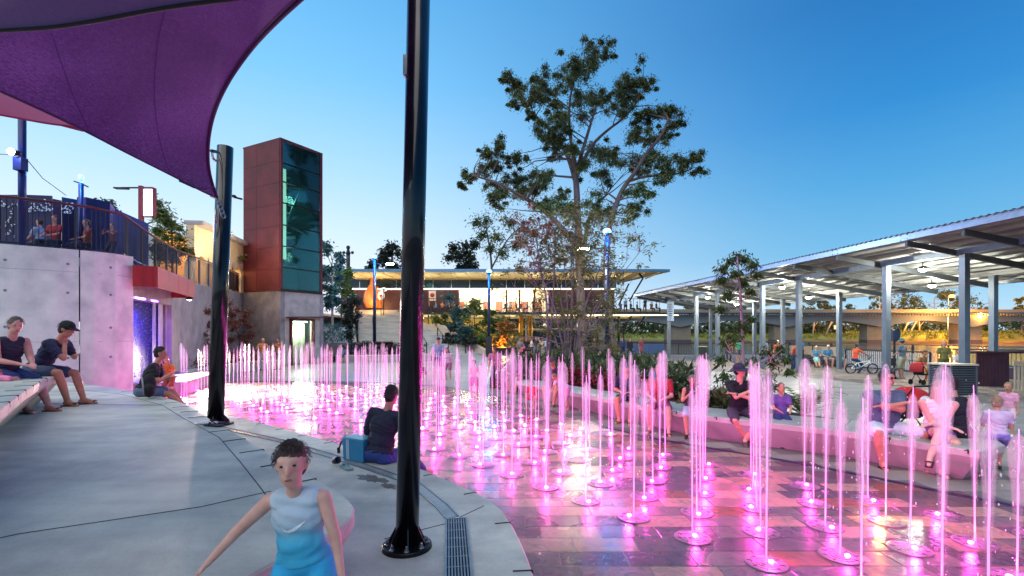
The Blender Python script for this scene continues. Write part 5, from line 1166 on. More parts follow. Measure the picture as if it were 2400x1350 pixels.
# warm path lights low beside the restaurant shrubs
gl_ = thing('garden_uplight', 'orange garden uplight in the bed under the restaurant', 'lamp', (bX(1180, 47), 47, 0))
mb = MB(); mb.lathe([(.12, 0), (.14, .2), (.1, .24), (0, .24)], c=(bX(1180, 47), 47, 0), n=12); mb.build('housing', M_BLACK, gl_); mb = MB(); mb.ball((bX(1180, 47), 47, .27), .09); mb.build('lens', emis('orange_lens', '#ff8a20', 30), gl_)
lamp('uplight', 'POINT', (bX(1180, 47), 46.6, .8), 520, (1, .36, .06), .15, gl_)
# ------------------------------------------------------------------ vegetation
def leaf_cloud(name, centers, radii, n_per, leaf_len, leaf_w, m, parent, droop=.6, seed=1, flat=1.0):
    """thousands of small separate leaves around clump centres"""
    r = np.random.default_rng(seed); C0 = np.repeat(np.array([tuple(c) for c in centers]), n_per, axis=0); R0 = np.repeat(np.array(radii), n_per)
    n = len(C0); v = r.normal(size=(n, 3)); v /= np.linalg.norm(v, axis=1)[:, None]; rad = R0 * np.abs(r.normal(0, .62, n)).clip(0, 1.7)
    pos = C0 + v * rad[:, None] * np.array([1, 1, flat])
    d = r.normal(size=(n, 3)); d /= np.linalg.norm(d, axis=1)[:, None]; d[:, 2] = d[:, 2] * (1 - droop) - droop; d /= np.linalg.norm(d, axis=1)[:, None]
    s = np.cross(d, r.normal(size=(n, 3))); s /= np.linalg.norm(s, axis=1)[:, None]
    L_ = leaf_len * (.6 + .8 * r.random(n))[:, None]; W_ = leaf_w * (.7 + .6 * r.random(n))[:, None]
    a = pos; b = pos + d * L_ * .45 + s * W_ / 2; c = pos + d * L_; e = pos + d * L_ * .45 - s * W_ / 2
    V = np.stack([a, b, c, e], axis=1).reshape(-1, 3) - np.array(tuple(rootloc(parent)))
    me = bpy.data.meshes.new(name); me.vertices.add(4 * n); me.vertices.foreach_set('co', V.ravel()); me.loops.add(4 * n); me.loops.foreach_set('vertex_index', np.arange(4 * n)); me.polygons.add(n)
    me.polygons.foreach_set('loop_start', np.arange(0, 4 * n, 4)); me.polygons.foreach_set('loop_total', np.full(n, 4)); me.update(calc_edges=True); me.materials.append(m)
    o = bpy.data.objects.new(name, me); COL.objects.link(o); o.parent = parent; return o
def limb(a, b, r0, r1, bend=.12, n=6, seed=0):
    a = Vector(a); b = Vector(b); rr_ = random.Random(seed); d = b - a; k = d.length * bend; off = Vector((rr_.uniform(-1, 1), rr_.uniform(-1, 1), rr_.uniform(-.2, 1))) * k
    pts = [a.lerp(b, t) + off * math.sin(math.pi * t) * (1 - .3 * t) + Vector((rr_.uniform(-1, 1), rr_.uniform(-1, 1), rr_.uniform(-1, 1))) * k * .12 for t in [i / n for i in range(n + 1)]]
    pts[0] = a; pts[-1] = b; return pts, [lerp(r0, r1, i / n) for i in range(n + 1)]
def tree(name, label, cat, base, limbs, clumps, leafm, barkm, leaf=(.25, .06), n_per=150, droop=.6, tw=.02, seed=1, group=None, twigs=2, trunk_n=10, flat=1.0):
    """limbs: list of (points, r0, r1); clumps: list of (centre, radius)"""
    o = thing(name, label, cat, tuple(base), group=group); pts_all = []
    mb = MB()
    for (pl, r0, r1) in limbs:
        q = smooth_line([Vector(p) for p in pl], 2); nn = len(q); mb.tube(q, [lerp(r0, r1, i / (nn - 1)) for i in range(nn)], n=trunk_n); pts_all += [(p, lerp(r0, r1, i / (nn - 1))) for i, p in enumerate(q)][nn // 4:]
    mb.build('trunk', barkm, o); mb = MB(); rr_ = random.Random(seed)
    for cl_ in clumps:
        c, r = cl_[0], cl_[1]
        for _ in range(twigs if len(cl_) < 3 else cl_[2]):
            e = Vector(c) + Vector((rr_.uniform(-1, 1), rr_.uniform(-1, 1), rr_.uniform(-.6, 1))) * r * .6
            low = [x for x in pts_all if x[0].z < e.z + .2] or pts_all
            p, rad = min(low, key=lambda x: (x[0] - e).length + rr_.uniform(0, .3) * r + .5 * max(0, x[0].z - e.z + r))
            q, rs = limb(p, e, min(rad * .7, max(tw * 2.2, rad * .45)), tw * .45, seed=rr_.randint(0, 9999)); mb.tube(q, rs, n=5, cap=False)
    mb.build('branches', barkm, o)
    oc = leaf_cloud('crown', [x[0] for x in clumps], [x[1] for x in clumps], n_per, leaf[0], leaf[1], leafm, o, droop, seed, flat); tag(oc, kind='stuff') if False else None
    return o
M_GUM = leafmat('gum_leaves', '#202c18', '#66743c', .3); M_BARK = mat('pale_bark', '#8a7a72', rough=.8, var=.35, scale=2.5, stretch=(1, 1, .3)); M_BARKG = mat('gum_bark', '#544846', rough=.8, var=.4, scale=2.5, stretch=(1, 1, .3)); M_BARKD = mat('dark_bark', '#4a3f3d', rough=.9, var=.3)
M_LF1 = leafmat('green_leaves', '#2a3d1a', '#6f8a3a', .3); M_LF2 = leafmat('blue_green_leaves', '#1f3a38', '#44706a', .25); M_LFP = leafmat('young_leaves', '#3c4a22', '#8c8a3e', .35)
M_LFDG = leafmat('strappy_green', '#1a2416', '#56683a', .2); M_LFR = leafmat('copper_leaves', '#4a2a22', '#96604a', .3); M_LFD = leafmat('dark_leaves', '#141c16', '#2c3a28', .15); M_RED = leafmat('red_leaves', '#4a1418', '#8a2a2c', .25)
# ---- the big gum
DG = 30.0
def g(X, Y, d=DG): return P(1040 + X / 2.109, 80 + Y / 2.109, d)
cl = [(690,100,70),(810,90,35),(740,95,45),(620,150,55),(600,220,60),(680,230,80),(700,300,80),(740,340,80),(470,210,48),(330,220,33),(380,270,55),(430,310,50),(480,260,45),(350,340,28),(295,215,18),(430,400,22),
(940,190,50),(1010,230,38),(890,250,55),(850,300,55),(960,290,38),(900,360,50),(780,300,50),(520,440,55),(570,410,50),(600,470,60),(500,490,38),(560,540,42),(550,360,32),(1110,380,50),(1150,430,38),(1050,400,48),(980,420,50),(940,480,48),(1100,480,45),(1010,500,48),
(300,550,42),(200,570,33),(380,610,45),(270,620,45),(210,660,50),(120,690,36),(95,740,18),(330,680,50),(430,690,55),(250,740,50),(350,760,55),(260,800,40),(740,560,62),(800,600,62),(860,570,55),(640,560,38),(540,600,28),(700,640,55),(790,690,55),(520,700,55),(460,740,50),
(1000,600,55),(1060,620,55),(1150,640,40),(1210,620,32),(1260,600,26),(1260,670,26),(960,660,45),(1090,700,40),(960,760,45),(940,850,40),(930,900,22),(1010,790,28),(740,800,55),(780,870,48),(560,800,50),(500,850,45),(620,860,45)]
rr_ = random.Random(4); CL = []
for (x, y, r) in cl:
    dd = DG + rr_.uniform(-2.6, 2.6); q = g(x, y, dd)
    rm = r / 2.109 / F * DG
    for k in range(7 if r > 30 else 4): CL.append((q + Vector((rr_.gauss(0, .55), rr_.gauss(0, .7), rr_.gauss(-.22, .40))) * rm, rm * rr_.uniform(.42, .72), 1 if k < 2 else 0)); 
    for k in range(2): CL.append((q + Vector((rr_.uniform(-1, 1), rr_.uniform(-1.2, 1.2), rr_.uniform(-1, .45))) * rm * 1.15, rm * .24, 0))
gb_ = Vector((g(690, 1350).x, DG, 0))
tree('gum_tree', 'big multi stemmed gum tree with open airy crown rising over the restaurant', 'tree', gb_,
     [([gb_, g(680, 1350), g(668, 1100), g(662, 900), g(655, 720), g(640, 600)], .32, .15), ([g(672, 1250), g(700, 1000), g(720, 900, 31), g(760, 830, 31.5), g(800, 800, 32)], .16, .06),
      ([gb_ + Vector((1.9, -.8, 0)), g(800, 1250, 29), g(806, 1000, 29), g(845, 860, 29), g(885, 760, 29), g(950, 680, 29), g(1000, 590, 28.6), g(1080, 500, 28.4), g(1110, 420, 28.4)], .22, .06),
      ([g(905, 730, 29), g(1000, 700, 29), g(1120, 700, 28.6), g(1220, 670, 28.4)], .1, .03), ([g(660, 1050), g(560, 930, 29), g(470, 850, 28.8), g(380, 800, 28.6), g(270, 735, 28.5), g(150, 700, 28.5)], .2, .04),
      ([g(655, 740), g(615, 600, 30.5), g(560, 510, 30.8), g(480, 430, 31), g(410, 365, 31)], .17, .05), ([g(658, 680), g(690, 560, 29.5), g(725, 450, 29.2), g(760, 330, 29)], .15, .04),
      ([g(660, 700), g(720, 560, 30.6), g(800, 480, 31), g(900, 410, 31.2), g(960, 330, 31.2)], .13, .04), ([g(640, 620), g(615, 430, 30.2), g(630, 260, 30), g(690, 130, 30)], .12, .03)],
     CL, M_GUM, M_BARKG, leaf=(.19, .05), n_per=215, droop=.62, tw=.02, seed=5, twigs=1)
# second gum behind it, left and lower
D2 = 64.0
cl2 = [(210,920,68),(260,1000,48),(190,990,38),(330,930,38),(400,960,45),(290,1080,45),(360,1040,40),(160,930,30),(230,1060,35)]
b2 = Vector((P(1150, 0, D2).x, D2, 4))
tree('gum_tree', 'smaller gum tree behind and left of the big one above the restaurant roof', 'tree', b2, [([b2, g(240, 1250, D2), g(235, 1100, D2), g(210, 960, D2)], .25, .06), ([g(240, 1150, D2), g(320, 1000, D2), g(400, 940, D2)], .12, .04)],
     [(g(x, y, D2 + rr_.uniform(-1.5, 1.5)), r / 2.109 / F * D2) for x, y, r in cl2 for _ in range(2)], M_GUM, M_BARKG, leaf=(.42, .13), n_per=200, seed=6, tw=.05)
# far dark trees
def bushy(name, label, px, py0, py1, wpx, d, leafm, barkm=M_BARKD, zb=0, n=14, n_per=160, leaf=None, seed=1, stem=True, cat='tree', group=None, droop=.4, bark_r=None):
    rr = random.Random(seed); b = Vector((bX(px, d), d, zb)); zt_ = bZ(py0, d); zlo = bZ(py1, d); wm = wpx / F * d / 2; cls = []
    for k in range(n):
        t = rr.random(); z = lerp(zlo, zt_, .1 + .85 * t); ww = wm * math.sin(math.pi * min(.95, max(.12, .18 + .72 * (1 - t)))) ; a = rr.uniform(0, 6.28); q = rr.random() ** .6
        cls.append((Vector((b.x + math.cos(a) * ww * q, b.y + math.sin(a) * ww * q, z)), wm * rr.uniform(.26, .44)))
    lf = leaf or (max(.08, d * .0075), max(.035, d * .0035)); r0 = bark_r or max(.03, (zt_ - zb) * .018)
    return tree(name, label, cat, b, [([b, (b.x + .05, b.y, lerp(zb, zlo, .6)), (b.x, b.y, lerp(zlo, zt_, .6))], r0, r0 * .35)], cls, leafm, barkm, leaf=lf, n_per=n_per, seed=seed, tw=r0 * .22, droop=droop, group=group, twigs=1, trunk_n=8)
bushy('broadleaf_tree', 'dark green tree above the restaurant roof just right of the tall black post', 1092, 568, 640, 88, 70, M_LFD, zb=4, n=16, n_per=170, seed=11)
bushy('broadleaf_tree', 'dark tree in blue light above the restaurant roof left of the tall black post', 920, 574, 636, 70, 66, M_LFD, zb=4, n=16, n_per=150, seed=12)
bushy('broadleaf_tree', 'small dark treetop over the restaurant roof left of the blue topped lamp column', 872, 612, 640, 34, 68, M_LFD, zb=4, n=8, n_per=110, seed=13)
bushy('street_tree', 'leafy street tree with pale trunk right behind the lift tower', 778, 560, 735, 78, 44, M_LF2, barkm=M_BARK, zb=1.2, n=20, n_per=190, seed=14)
bushy('street_tree', 'low dark tree beside the lift tower just below the roof stack', 800, 628, 740, 60, 50, M_LF1, zb=2.5, n=14, n_per=120, seed=15)
bushy('street_tree', 'olive green multi stemmed tree above the stairs behind the lamp column', 912, 640, 715, 92, 60, M_LFP, barkm=M_BARK, zb=4.8, n=16, n_per=150, seed=16)
bushy('ornamental_tree', 'dense dark ornamental tree with thin double stem in the garden bed left of the stairs', 822, 690, 800, 60, 35.5, M_LFD, zb=.4, n=22, n_per=170, leaf=(.2, .09), seed=17)
bushy('street_tree', 'dark drooping leaved tree on the street right of the sign box', 402, 445, 640, 110, 22, M_LF1, zb=4.1, n=20, n_per=210, seed=18, leaf=(.22, .06))
bushy('street_tree', 'wispy treetop beyond the blue kiosk on the street', 250, 462, 520, 58, 30, M_LF2, zb=4.1, n=10, n_per=120, seed=19)
bushy('street_tree', 'slim tree in violet light right of the shorter black post', 548, 540, 690, 60, 30, M_LFP, zb=4.2, n=8, n_per=60, seed=20)
# shrubs under the restaurant
for i, (px, y0, y1, wp, d, m_, lab) in enumerate(((1068, 690, 790, 62, 50, M_LF2, 'blue green columnar shrub left of the lamp column under the balcony'), (1112, 700, 800, 80, 49, M_LF1, 'yellow green shrub lit from below beside the lamp column'),
        (1040, 735, 790, 46, 51, M_LFP, 'low bright shrub on the slope beside the stair cheek wall'), (1155, 720, 800, 50, 50, M_LF1, 'rounded shrub right of the lamp column under the balcony'))):
    bushy('garden_shrub', lab, px, y0, y1, wp, d, m_, zb=bZ(y1 + 4, d) - .3, n=12, n_per=130, seed=30 + i, cat='shrub')
mb = MB(); mb.prism([(-2.2, 45.2), (-7, 50.6), (-9.2, 52), (-13, 58), (4, 58), (1.5, 47)], 0, .7); mb.prism([(-6, 50.6), (-9, 52.2), (-12.8, 58), (-1, 58), (-3, 52)], .7, 2.2); tag(mb.build('garden_slope', M_SOIL), kind='structure')
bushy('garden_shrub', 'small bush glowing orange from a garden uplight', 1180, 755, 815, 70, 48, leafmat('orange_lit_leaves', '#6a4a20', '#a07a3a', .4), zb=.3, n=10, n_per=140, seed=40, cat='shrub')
for i, (px, d) in enumerate(((1085, 47), (1062, 48), (1132, 46.5), (1100, 46))):
    bushy('garden_shrub', ('rounded blue green shrub on the slope left of the others', 'low clipped shrub at the left end of the slope', 'low shrub at the foot of the lamp column', 'low dark shrub in front of the yellow green one')[i], px, 765 if i < 2 else 790, 812, 44, d, (M_LF2, M_LFD, M_LF1, M_LFD)[i], zb=.5, n=8, n_per=110, seed=50 + i, cat='shrub')
# copper shrubs between waterfall and tower
for i, (px, y0, y1, wp, d) in enumerate(((512, 700, 850, 90, 24), (560, 715, 845, 70, 27), (470, 715, 850, 60, 22.5))):
    bushy('copper_shrub', ('tall copper leaved shrub before the retaining wall beside the shorter black post', 'copper leaved shrub nearest the lift tower', 'copper leaved shrub nearest the waterfall')[i], px, y0, y1, wp, d, M_LFR, zb=.38, n=20, n_per=130, seed=60 + i, cat='shrub', leaf=(.13, .06), bark_r=.03)
def patch(name, label, cat, pts, n, leaf, m, z, h, seed=1, kind='stuff', droop=-.2, r=.3):
    """ground cover over a polygon"""
    rr = random.Random(seed); xs = [p[0] for p in pts]; ys = [p[1] for p in pts]; c = []
    while len(c) < n:
        x, y = rr.uniform(min(xs), max(xs)), rr.uniform(min(ys), max(ys))
        if inpoly(x, y, pts): c.append(Vector((x, y, z + h * rr.random())))
    root = thing(name, label, cat, (c[0].x, c[0].y, z)) ; o = leaf_cloud('foliage', c, [r] * n, 26, leaf[0], leaf[1], m, root, droop=droop, seed=seed, flat=.7); o.parent = None; o.location = root.location; bpy.data.objects.remove(root)
    o.name = name; tag(o, label, cat, kind=kind); return o
patch('ground_cover', 'dark low ground cover along the planter right of the tower', 'ground cover', [(-12, 33.9), (-6, 35), (-8, 38), (-12, 37)], 120, (.22, .06), M_LFD, .45, .8, 3)
patch('ground_cover', 'grey grassy planting on the terraces left of the stairs', 'ground cover', [(-17.5, 38), (-12.5, 39), (-15, 45), (-19, 50), (-20, 42)], 150, (.4, .05), M_LF2, 1.4, 1.2, 4, r=.5)
patch('ground_cover', 'low copper ground cover in the curved bed at the wall foot', 'ground cover', [(-13.5, 20), (-14.1, 24.5), (-14, 28), (-15.8, 28), (-14.8, 24), (-13.6, 20)], 70, (.14, .06), M_LFR, .42, .5, 5)
patch('ground_cover', 'mixed leafy planting on the slope under the restaurant', 'ground cover', [(-3.4, 47), (-8, 51.5), (-11, 56), (0, 57), (2, 48)], 140, (.35, .1), M_LFP, .9, 1.2, 6, r=.5)
patch('ground_cover', 'dark green strappy planting in the bed behind the curved bench', 'ground cover', [(.6, 16), (2.2, 13.6), (3.2, 12), (3.8, 10.8), (4.6, 11.5), (5, 16), (5, 20.5), (1, 22), (-.4, 18)], 420, (.28, .055), M_LFDG, .42, .6, 7, r=.34)
patch('ground_cover', 'crimson leaved planting along the bench back', 'ground cover', [(.7, 15.6), (1.9, 13.6), (2.8, 12), (3.4, 10.9), (3.9, 11.4), (3.2, 13.6), (2.0, 16), (.9, 17.5)], 130, (.15, .06), M_RED, .42, .38, 8, r=.22)
patch('ground_cover', 'bronze green low plants left of the man in the dark hat', 'ground cover', [(3.7, 10.2), (4.6, 9.3), (4.9, 9.6), (4.3, 11)], 34, (.2, .06), leafmat('bronze_leaves', '#28301c', '#6a6a3a', .2), .4, .25, 9, r=.22)
# multi stemmed tree in the planter, pink light put into its bark colour
DM = 19.0; bm0 = Vector((P(1338, 0, DM).x, DM, .37))
tips = [(1225, 560), (1270, 520), (1310, 490), (1350, 500), (1390, 530), (1430, 570), (1470, 610), (1500, 590), (1240, 640), (1210, 690), (1460, 690), (1290, 600), (1400, 640), (1340, 590)]
lm = []
rr2 = random.Random(9)
for i, (x, y) in enumerate(tips):
    e = P(x, y, DM + rr2.uniform(-1.3, 1.3)); mid = bm0.lerp(e, .45) + Vector((-(e.x - bm0.x) * .12, 0, .35)); lm.append(([bm0 + Vector((rr2.uniform(-.12, .12), rr2.uniform(-.12, .12), 0)), bm0.lerp(mid, .5) + Vector(((e.x - bm0.x) * .05, 0, 0)), mid, e], (.034 if i % 3 else .05), .010))
cm = []
for k in range(330):
    x = rr2.gauss(1350, 74); y = rr2.uniform(500, 830) if k % 3 else rr2.uniform(480, 640)
    if y > 740 and abs(x - 1340) > 150: continue
    cm.append((P(x, y, DM + rr2.uniform(-1.7, 1.7)), .28))
tree('multi_stem_tree', 'slender multi stemmed tree with sparse leaves in the planter, before the big gum', 'tree', bm0, lm, cm, leafmat('sparse_leaves', '#3b3a26', '#7f8140', .35), mat('pink_lit_bark', '#8b7684', rough=.7, var=.2), leaf=(.16, .05), n_per=26, droop=.45, tw=.012, seed=21, twigs=1, trunk_n=7)
cr_ = [(P(rr2.gauss(1262, 34), rr2.gauss(560, 42), DM - .6 + rr2.uniform(-1, 1)), .3) for _ in range(34)]  # pink light on the left foliage is put into the leaf colour
b3 = bm0 + Vector((-.9, .7, 0))
tree('reddish_tree', 'slim tree with foliage tinted as pink lit leaning left of the multi stemmed one', 'tree', b3, [([b3, P(1285, 720, DM), P(1265, 620, DM), P(1255, 540, DM)], .06, .015), ([b3 + Vector((.1, 0, .6)), P(1300, 640, DM), P(1300, 540, DM)], .05, .015)], cr_, leafmat('pink_lit_leaves', '#5a3a34', '#a06a5c', .35), mat('pink_lit_bark', '#8b7684'), leaf=(.18, .05), n_per=34, seed=22, tw=.012, twigs=1, trunk_n=7)
# small tree right, in front of the pavilion
DS = 11.4; bs = Vector((P(1745, 0, DS).x, DS, .37))
c4 = [(1728,598,17),(1712,612,16),(1748,606,14),(1695,628,17),(1725,640,18),(1765,618,14),(1775,640,12),(1690,655,14),(1740,662,14),(1705,690,14),(1760,680,12),(1688,720,10),(1700,800,20),(1720,790,18),(1690,840,16),(1760,850,18),(1795,825,20),(1815,850,18),(1830,815,14),(1800,880,20),(1775,910,18),(1810,905,14),(1845,840,10),(1700,880,16),(1685,915,14),(1715,930,14),(1740,870,14),(1735,760,14),(1760,745,10),(1850,868,8)]
tree('young_gum', 'young gum tree with drooping leaves behind the man in the dark hat', 'tree', bs, [([bs, P(1742, 860, DS), P(1738, 740, DS), P(1732, 640, DS), P(1728, 600, DS)], .045, .012), ([P(1742, 880, DS), P(1775, 850, DS - .2), P(1815, 835, DS - .3)], .02, .008), ([P(1742, 900, DS), P(1715, 830, DS), P(1700, 800, DS)], .02, .008)],
     [(P(x, y, DS + rr2.uniform(-.5, .5)), r / F * DS * 1.05) for x, y, r in c4], leafmat('fresh_leaves', '#1f3018', '#56702e', .3), mat('pink_bark', '#a08494', rough=.7, var=.2), leaf=(.13, .036), n_per=125, droop=.7, seed=23, tw=.007, twigs=1, trunk_n=8)
# cycad-like fern with separate fronds
fx = Vector((5.42, 9.0, .37)); fn = thing('fern', 'arching green fern at the right end of the planting bed', 'fern', tuple(fx)); M_FERN = leafmat('fern_fronds', '#2a4a18', '#66883a', .3)
rf = random.Random(2)
for k in range(30):
    a = k * 2.399; ln = rf.uniform(.5, .78); up = rf.uniform(.55, 1.25); mb = MB(); rach = []
    for i in range(13):
        t = i / 12; rach.append(fx + Vector((math.cos(a) * ln * t * .9, math.sin(a) * ln * t * .9, .03 + ln * up * t * (1 - .45 * t * t))))
    mb.tube(rach, [.006 * (1 - .8 * i / 12) for i in range(13)], n=4)
    for i in range(2, 13):
        d = (rach[i] - rach[i - 1]).normalized(); s = d.cross(Vector((0, 0, 1))).normalized(); w_ = .085 * math.sin(math.pi * (i / 13) ** .8) + .015
        for sg in (-1, 1):
            p = rach[i]; e = p + s * sg * w_ + d * .035 + Vector((0, 0, -.01)); mb.add([p - d * .021, e, p + d * .021], [(0, 1, 2)])
    mb.build('frond', M_FERN, fn)
# trees of the far bank
M_FAR = leafmat('far_leaves', '#243418', '#5d7038', .1); M_FARO = leafmat('far_leaves_dark', '#1c2814', '#46582c', .1)
far = [(1615, 700, 38, 252), (1650, 708, 30, 250), (1715, 700, 34, 255), (1900, 702, 40, 250), (1930, 694, 44, 252), (1950, 712, 26, 254), (1845, 716, 26, 252), (1990, 708, 30, 256), (2062, 672, 56, 246), (2090, 676, 60, 248), (2120, 700, 40, 250), (2150, 676, 56, 245), (2190, 678, 50, 247), (2222, 672, 52, 235), (2262, 678, 70, 236), (2300, 700, 44, 237), (2370, 716, 30, 246), (1880, 716, 40, 256), (1780, 716, 40, 256), (2395, 690, 20, 200)]
ordn = ['leftmost', 'second', 'third', 'fourth', 'fifth', 'sixth', 'seventh', 'eighth', 'ninth', 'tenth', 'eleventh', 'twelfth', 'thirteenth', 'fourteenth', 'fifteenth', 'sixteenth', 'seventeenth', 'eighteenth', 'nineteenth', 'rightmost']
far.sort()
for i, (px, py, wp, d) in enumerate(far):
    rb2 = random.Random(100 + i); nm = 'far gum tree on the opposite bank, number'
    lab = ['small', 'rounded', 'tall', 'spreading'][i % 4]
    b = Vector((bX(px, d), d, 2.5)); zt_ = bZ(py, d); wm = wp / F * d / 2; c = []
    for k in range(15):
        t = rb2.random(); c.append((b + Vector((rb2.uniform(-1, 1) * wm * (1 - .5 * t), rb2.uniform(-1, 1) * wm, (zt_ - 2.5) * lerp(.38, .93, t))), wm * rb2.uniform(.22, .42)))
    tree('bank_tree', ('low' if py > 705 else 'tall' if py < 682 else 'mid sized') + ' gum tree on the far bank, ' + ordn[i] + (' of the row from the left' if 0 < i < 19 else ' of the row'), 'tree', b, [([b, b + Vector((.3, 0, (zt_ - 2.5) * .45)), b + Vector((-.2, 0, (zt_ - 2.5) * .8))], .4, .15)], c, (M_FAR, M_FARO)[i % 2], M_BARK, leaf=(1.25, .6), n_per=42, seed=200 + i, tw=.12, group='gum trees along the far bank', twigs=1, trunk_n=6)
# continuous scrub under them reads as one mass
rb3 = random.Random(8); c = []
for k in range(900):
    px = rb3.uniform(1440, 2420); d = rb3.uniform(236, 262); 
    if 2060 < px < 2420 and rb3.random() < .45: continue
    c.append(Vector((bX(px, d), d, rb3.uniform(2.4, 8.5))))
root = thing('x', 'far bank scrub', 'scrub', (60, 240, 0)); o = leaf_cloud('bank_scrub', c, [2.6] * len(c), 22, 1.5, .8, M_FARO, root, droop=.2, seed=77); o.parent = None; o.location = root.location; bpy.data.objects.remove(root); tag(o, 'dense dark scrub and low trees under the bridge along the far bank', 'scrub', kind='stuff')
for i, (px, d, lean) in enumerate(((1905, 231, 1), (1935, 232, 4), (1975, 231, -3), (2115, 230, 4), (2130, 231, 5), (2155, 232, 0))):
    b = Vector((bX(px, d), d, 1.8)); o = thing('bare_trunk', 'bare pale trunk on the far bank, ' + ordn[i] + ' from the left among six' if i else 'bare pale trunk on the far bank, leftmost among six', 'tree trunk', tuple(b), group='bare trunks on the far bank'); mb = MB(); mb.tube([b, b + Vector((lean * .5, 0, 4.5)), b + Vector((lean, 0, 9))], [.4, .3, .14], n=6)
    mb.tube([b + Vector((lean * .4, 0, 4)), b + Vector((lean * .4 + 2.4, 0, 6.8))], [.2, .08], n=5); mb.build('trunk', mat('grey_trunk', '#a89c8c', var=.1), o)

c = []
for k in range(1500):
    px = rb3.uniform(1430, 2420); d = rb3.uniform(196, 236); x = bX(px, d); yb = 214 - (0 if x < 150 else min(50, (x - 150) * .45))
    if d < yb + 13: continue
    c.append(Vector((x, d, .6 + min(2.2, (d - yb - 13) * .16))))
root = thing('x', 'far bank grass', 'grass', (60, 240, 0)); o = leaf_cloud('bank_grass', c, [1.3] * len(c), 14, 1.3, .3, leafmat('bank_grass_blades', '#4a5a22', '#93963e', .2), root, droop=-.6, seed=78, flat=.35); o.parent = None; o.location = root.location; bpy.data.objects.remove(root); tag(o, 'rough tufted grass along the top of the far mud bank', 'grass', kind='stuff')
# ------------------------------------------------------------------ fountain jets
def veilmat(name, amax, col='#ffffff'):
    """aerated water: denser where one looks through more of it, denser towards the head, broken into falling strings"""
    m, t, b = newmat(name); n = t.nodes; l = t.links; n.remove(b)
    tr = n.new('ShaderNodeBsdfTranslucent'); tr.inputs[0].default_value = C(col); df = n.new('ShaderNodeBsdfDiffuse'); df.inputs[0].default_value = C(col)
    mx = n.new('ShaderNodeMixShader'); mx.inputs[0].default_value = .5; l.new(tr.outputs[0], mx.inputs[1]); l.new(df.outputs[0], mx.inputs[2])
    tp = n.new('ShaderNodeBsdfTransparent'); m2 = n.new('ShaderNodeMixShader')
    lw = n.new('ShaderNodeLayerWeight'); lw.inputs[0].default_value = .5; inv = n.new('ShaderNodeMath'); inv.operation = 'SUBTRACT'; inv.inputs[0].default_value = 1; l.new(lw.outputs['Facing'], inv.inputs[1])
    pw = n.new('ShaderNodeMath'); pw.operation = 'POWER'; pw.inputs[1].default_value = 1.4; l.new(inv.outputs[0], pw.inputs[0])
    tcn = n.new('ShaderNodeTexCoord'); sp = n.new('ShaderNodeSeparateXYZ'); l.new(tcn.outputs['Object'], sp.inputs[0])
    zr = n.new('ShaderNodeMapRange'); zr.interpolation_type = 'SMOOTHSTEP'; zr.inputs[1].default_value = .1; zr.inputs[2].default_value = 1.45; zr.inputs[3].default_value = .10; zr.inputs[4].default_value = 1; l.new(sp.outputs[2], zr.inputs[0])
    mp = n.new('ShaderNodeMapping'); mp.inputs['Scale'].default_value = (60, 60, 5); l.new(tcn.outputs['Object'], mp.inputs[0]); nz = n.new('ShaderNodeTexNoise'); nz.inputs['Scale'].default_value = 1.2; nz.inputs['Detail'].default_value = 3; l.new(mp.outputs[0], nz.inputs['Vector'])
    nr_ = n.new('ShaderNodeMapRange'); nr_.inputs[1].default_value = .3; nr_.inputs[2].default_value = .65; nr_.inputs[3].default_value = .45; nr_.inputs[4].default_value = 1; l.new(nz.outputs[0], nr_.inputs[0])
    a = n.new('ShaderNodeMath'); a.operation = 'MULTIPLY'; l.new(pw.outputs[0], a.inputs[0]); l.new(zr.outputs[0], a.inputs[1])
    a2 = n.new('ShaderNodeMath'); a2.operation = 'MULTIPLY'; l.new(a.outputs[0], a2.inputs[0]); l.new(nr_.outputs[0], a2.inputs[1])
    a3 = n.new('ShaderNodeMath'); a3.operation = 'MULTIPLY'; a3.inputs[1].default_value = amax; l.new(a2.outputs[0], a3.inputs[0])
    l.new(a3.outputs[0], m2.inputs[0]); l.new(tp.outputs[0], m2.inputs[1]); l.new(mx.outputs[0], m2.inputs[2]); l.new(m2.outputs[0], n['Material Output'].inputs[0])
    MATS[name] = m; return m
M_VEIL = veilmat('aerated_water', .42)
M_VEILF = veilmat('aerated_water_thin', .20)
M_CORE_GLOW, t_, b_ = newmat('water_stream')
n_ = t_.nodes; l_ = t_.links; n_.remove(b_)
tr = n_.new('ShaderNodeBsdfTranslucent'); tr.inputs[0].default_value = (.6, .6, .6, 1); df = n_.new('ShaderNodeBsdfDiffuse'); df.inputs[0].default_value = (.6, .6, .6, 1); mx = n_.new('ShaderNodeMixShader'); l_.new(tr.outputs[0], mx.inputs[1]); l_.new(df.outputs[0], mx.inputs[2])
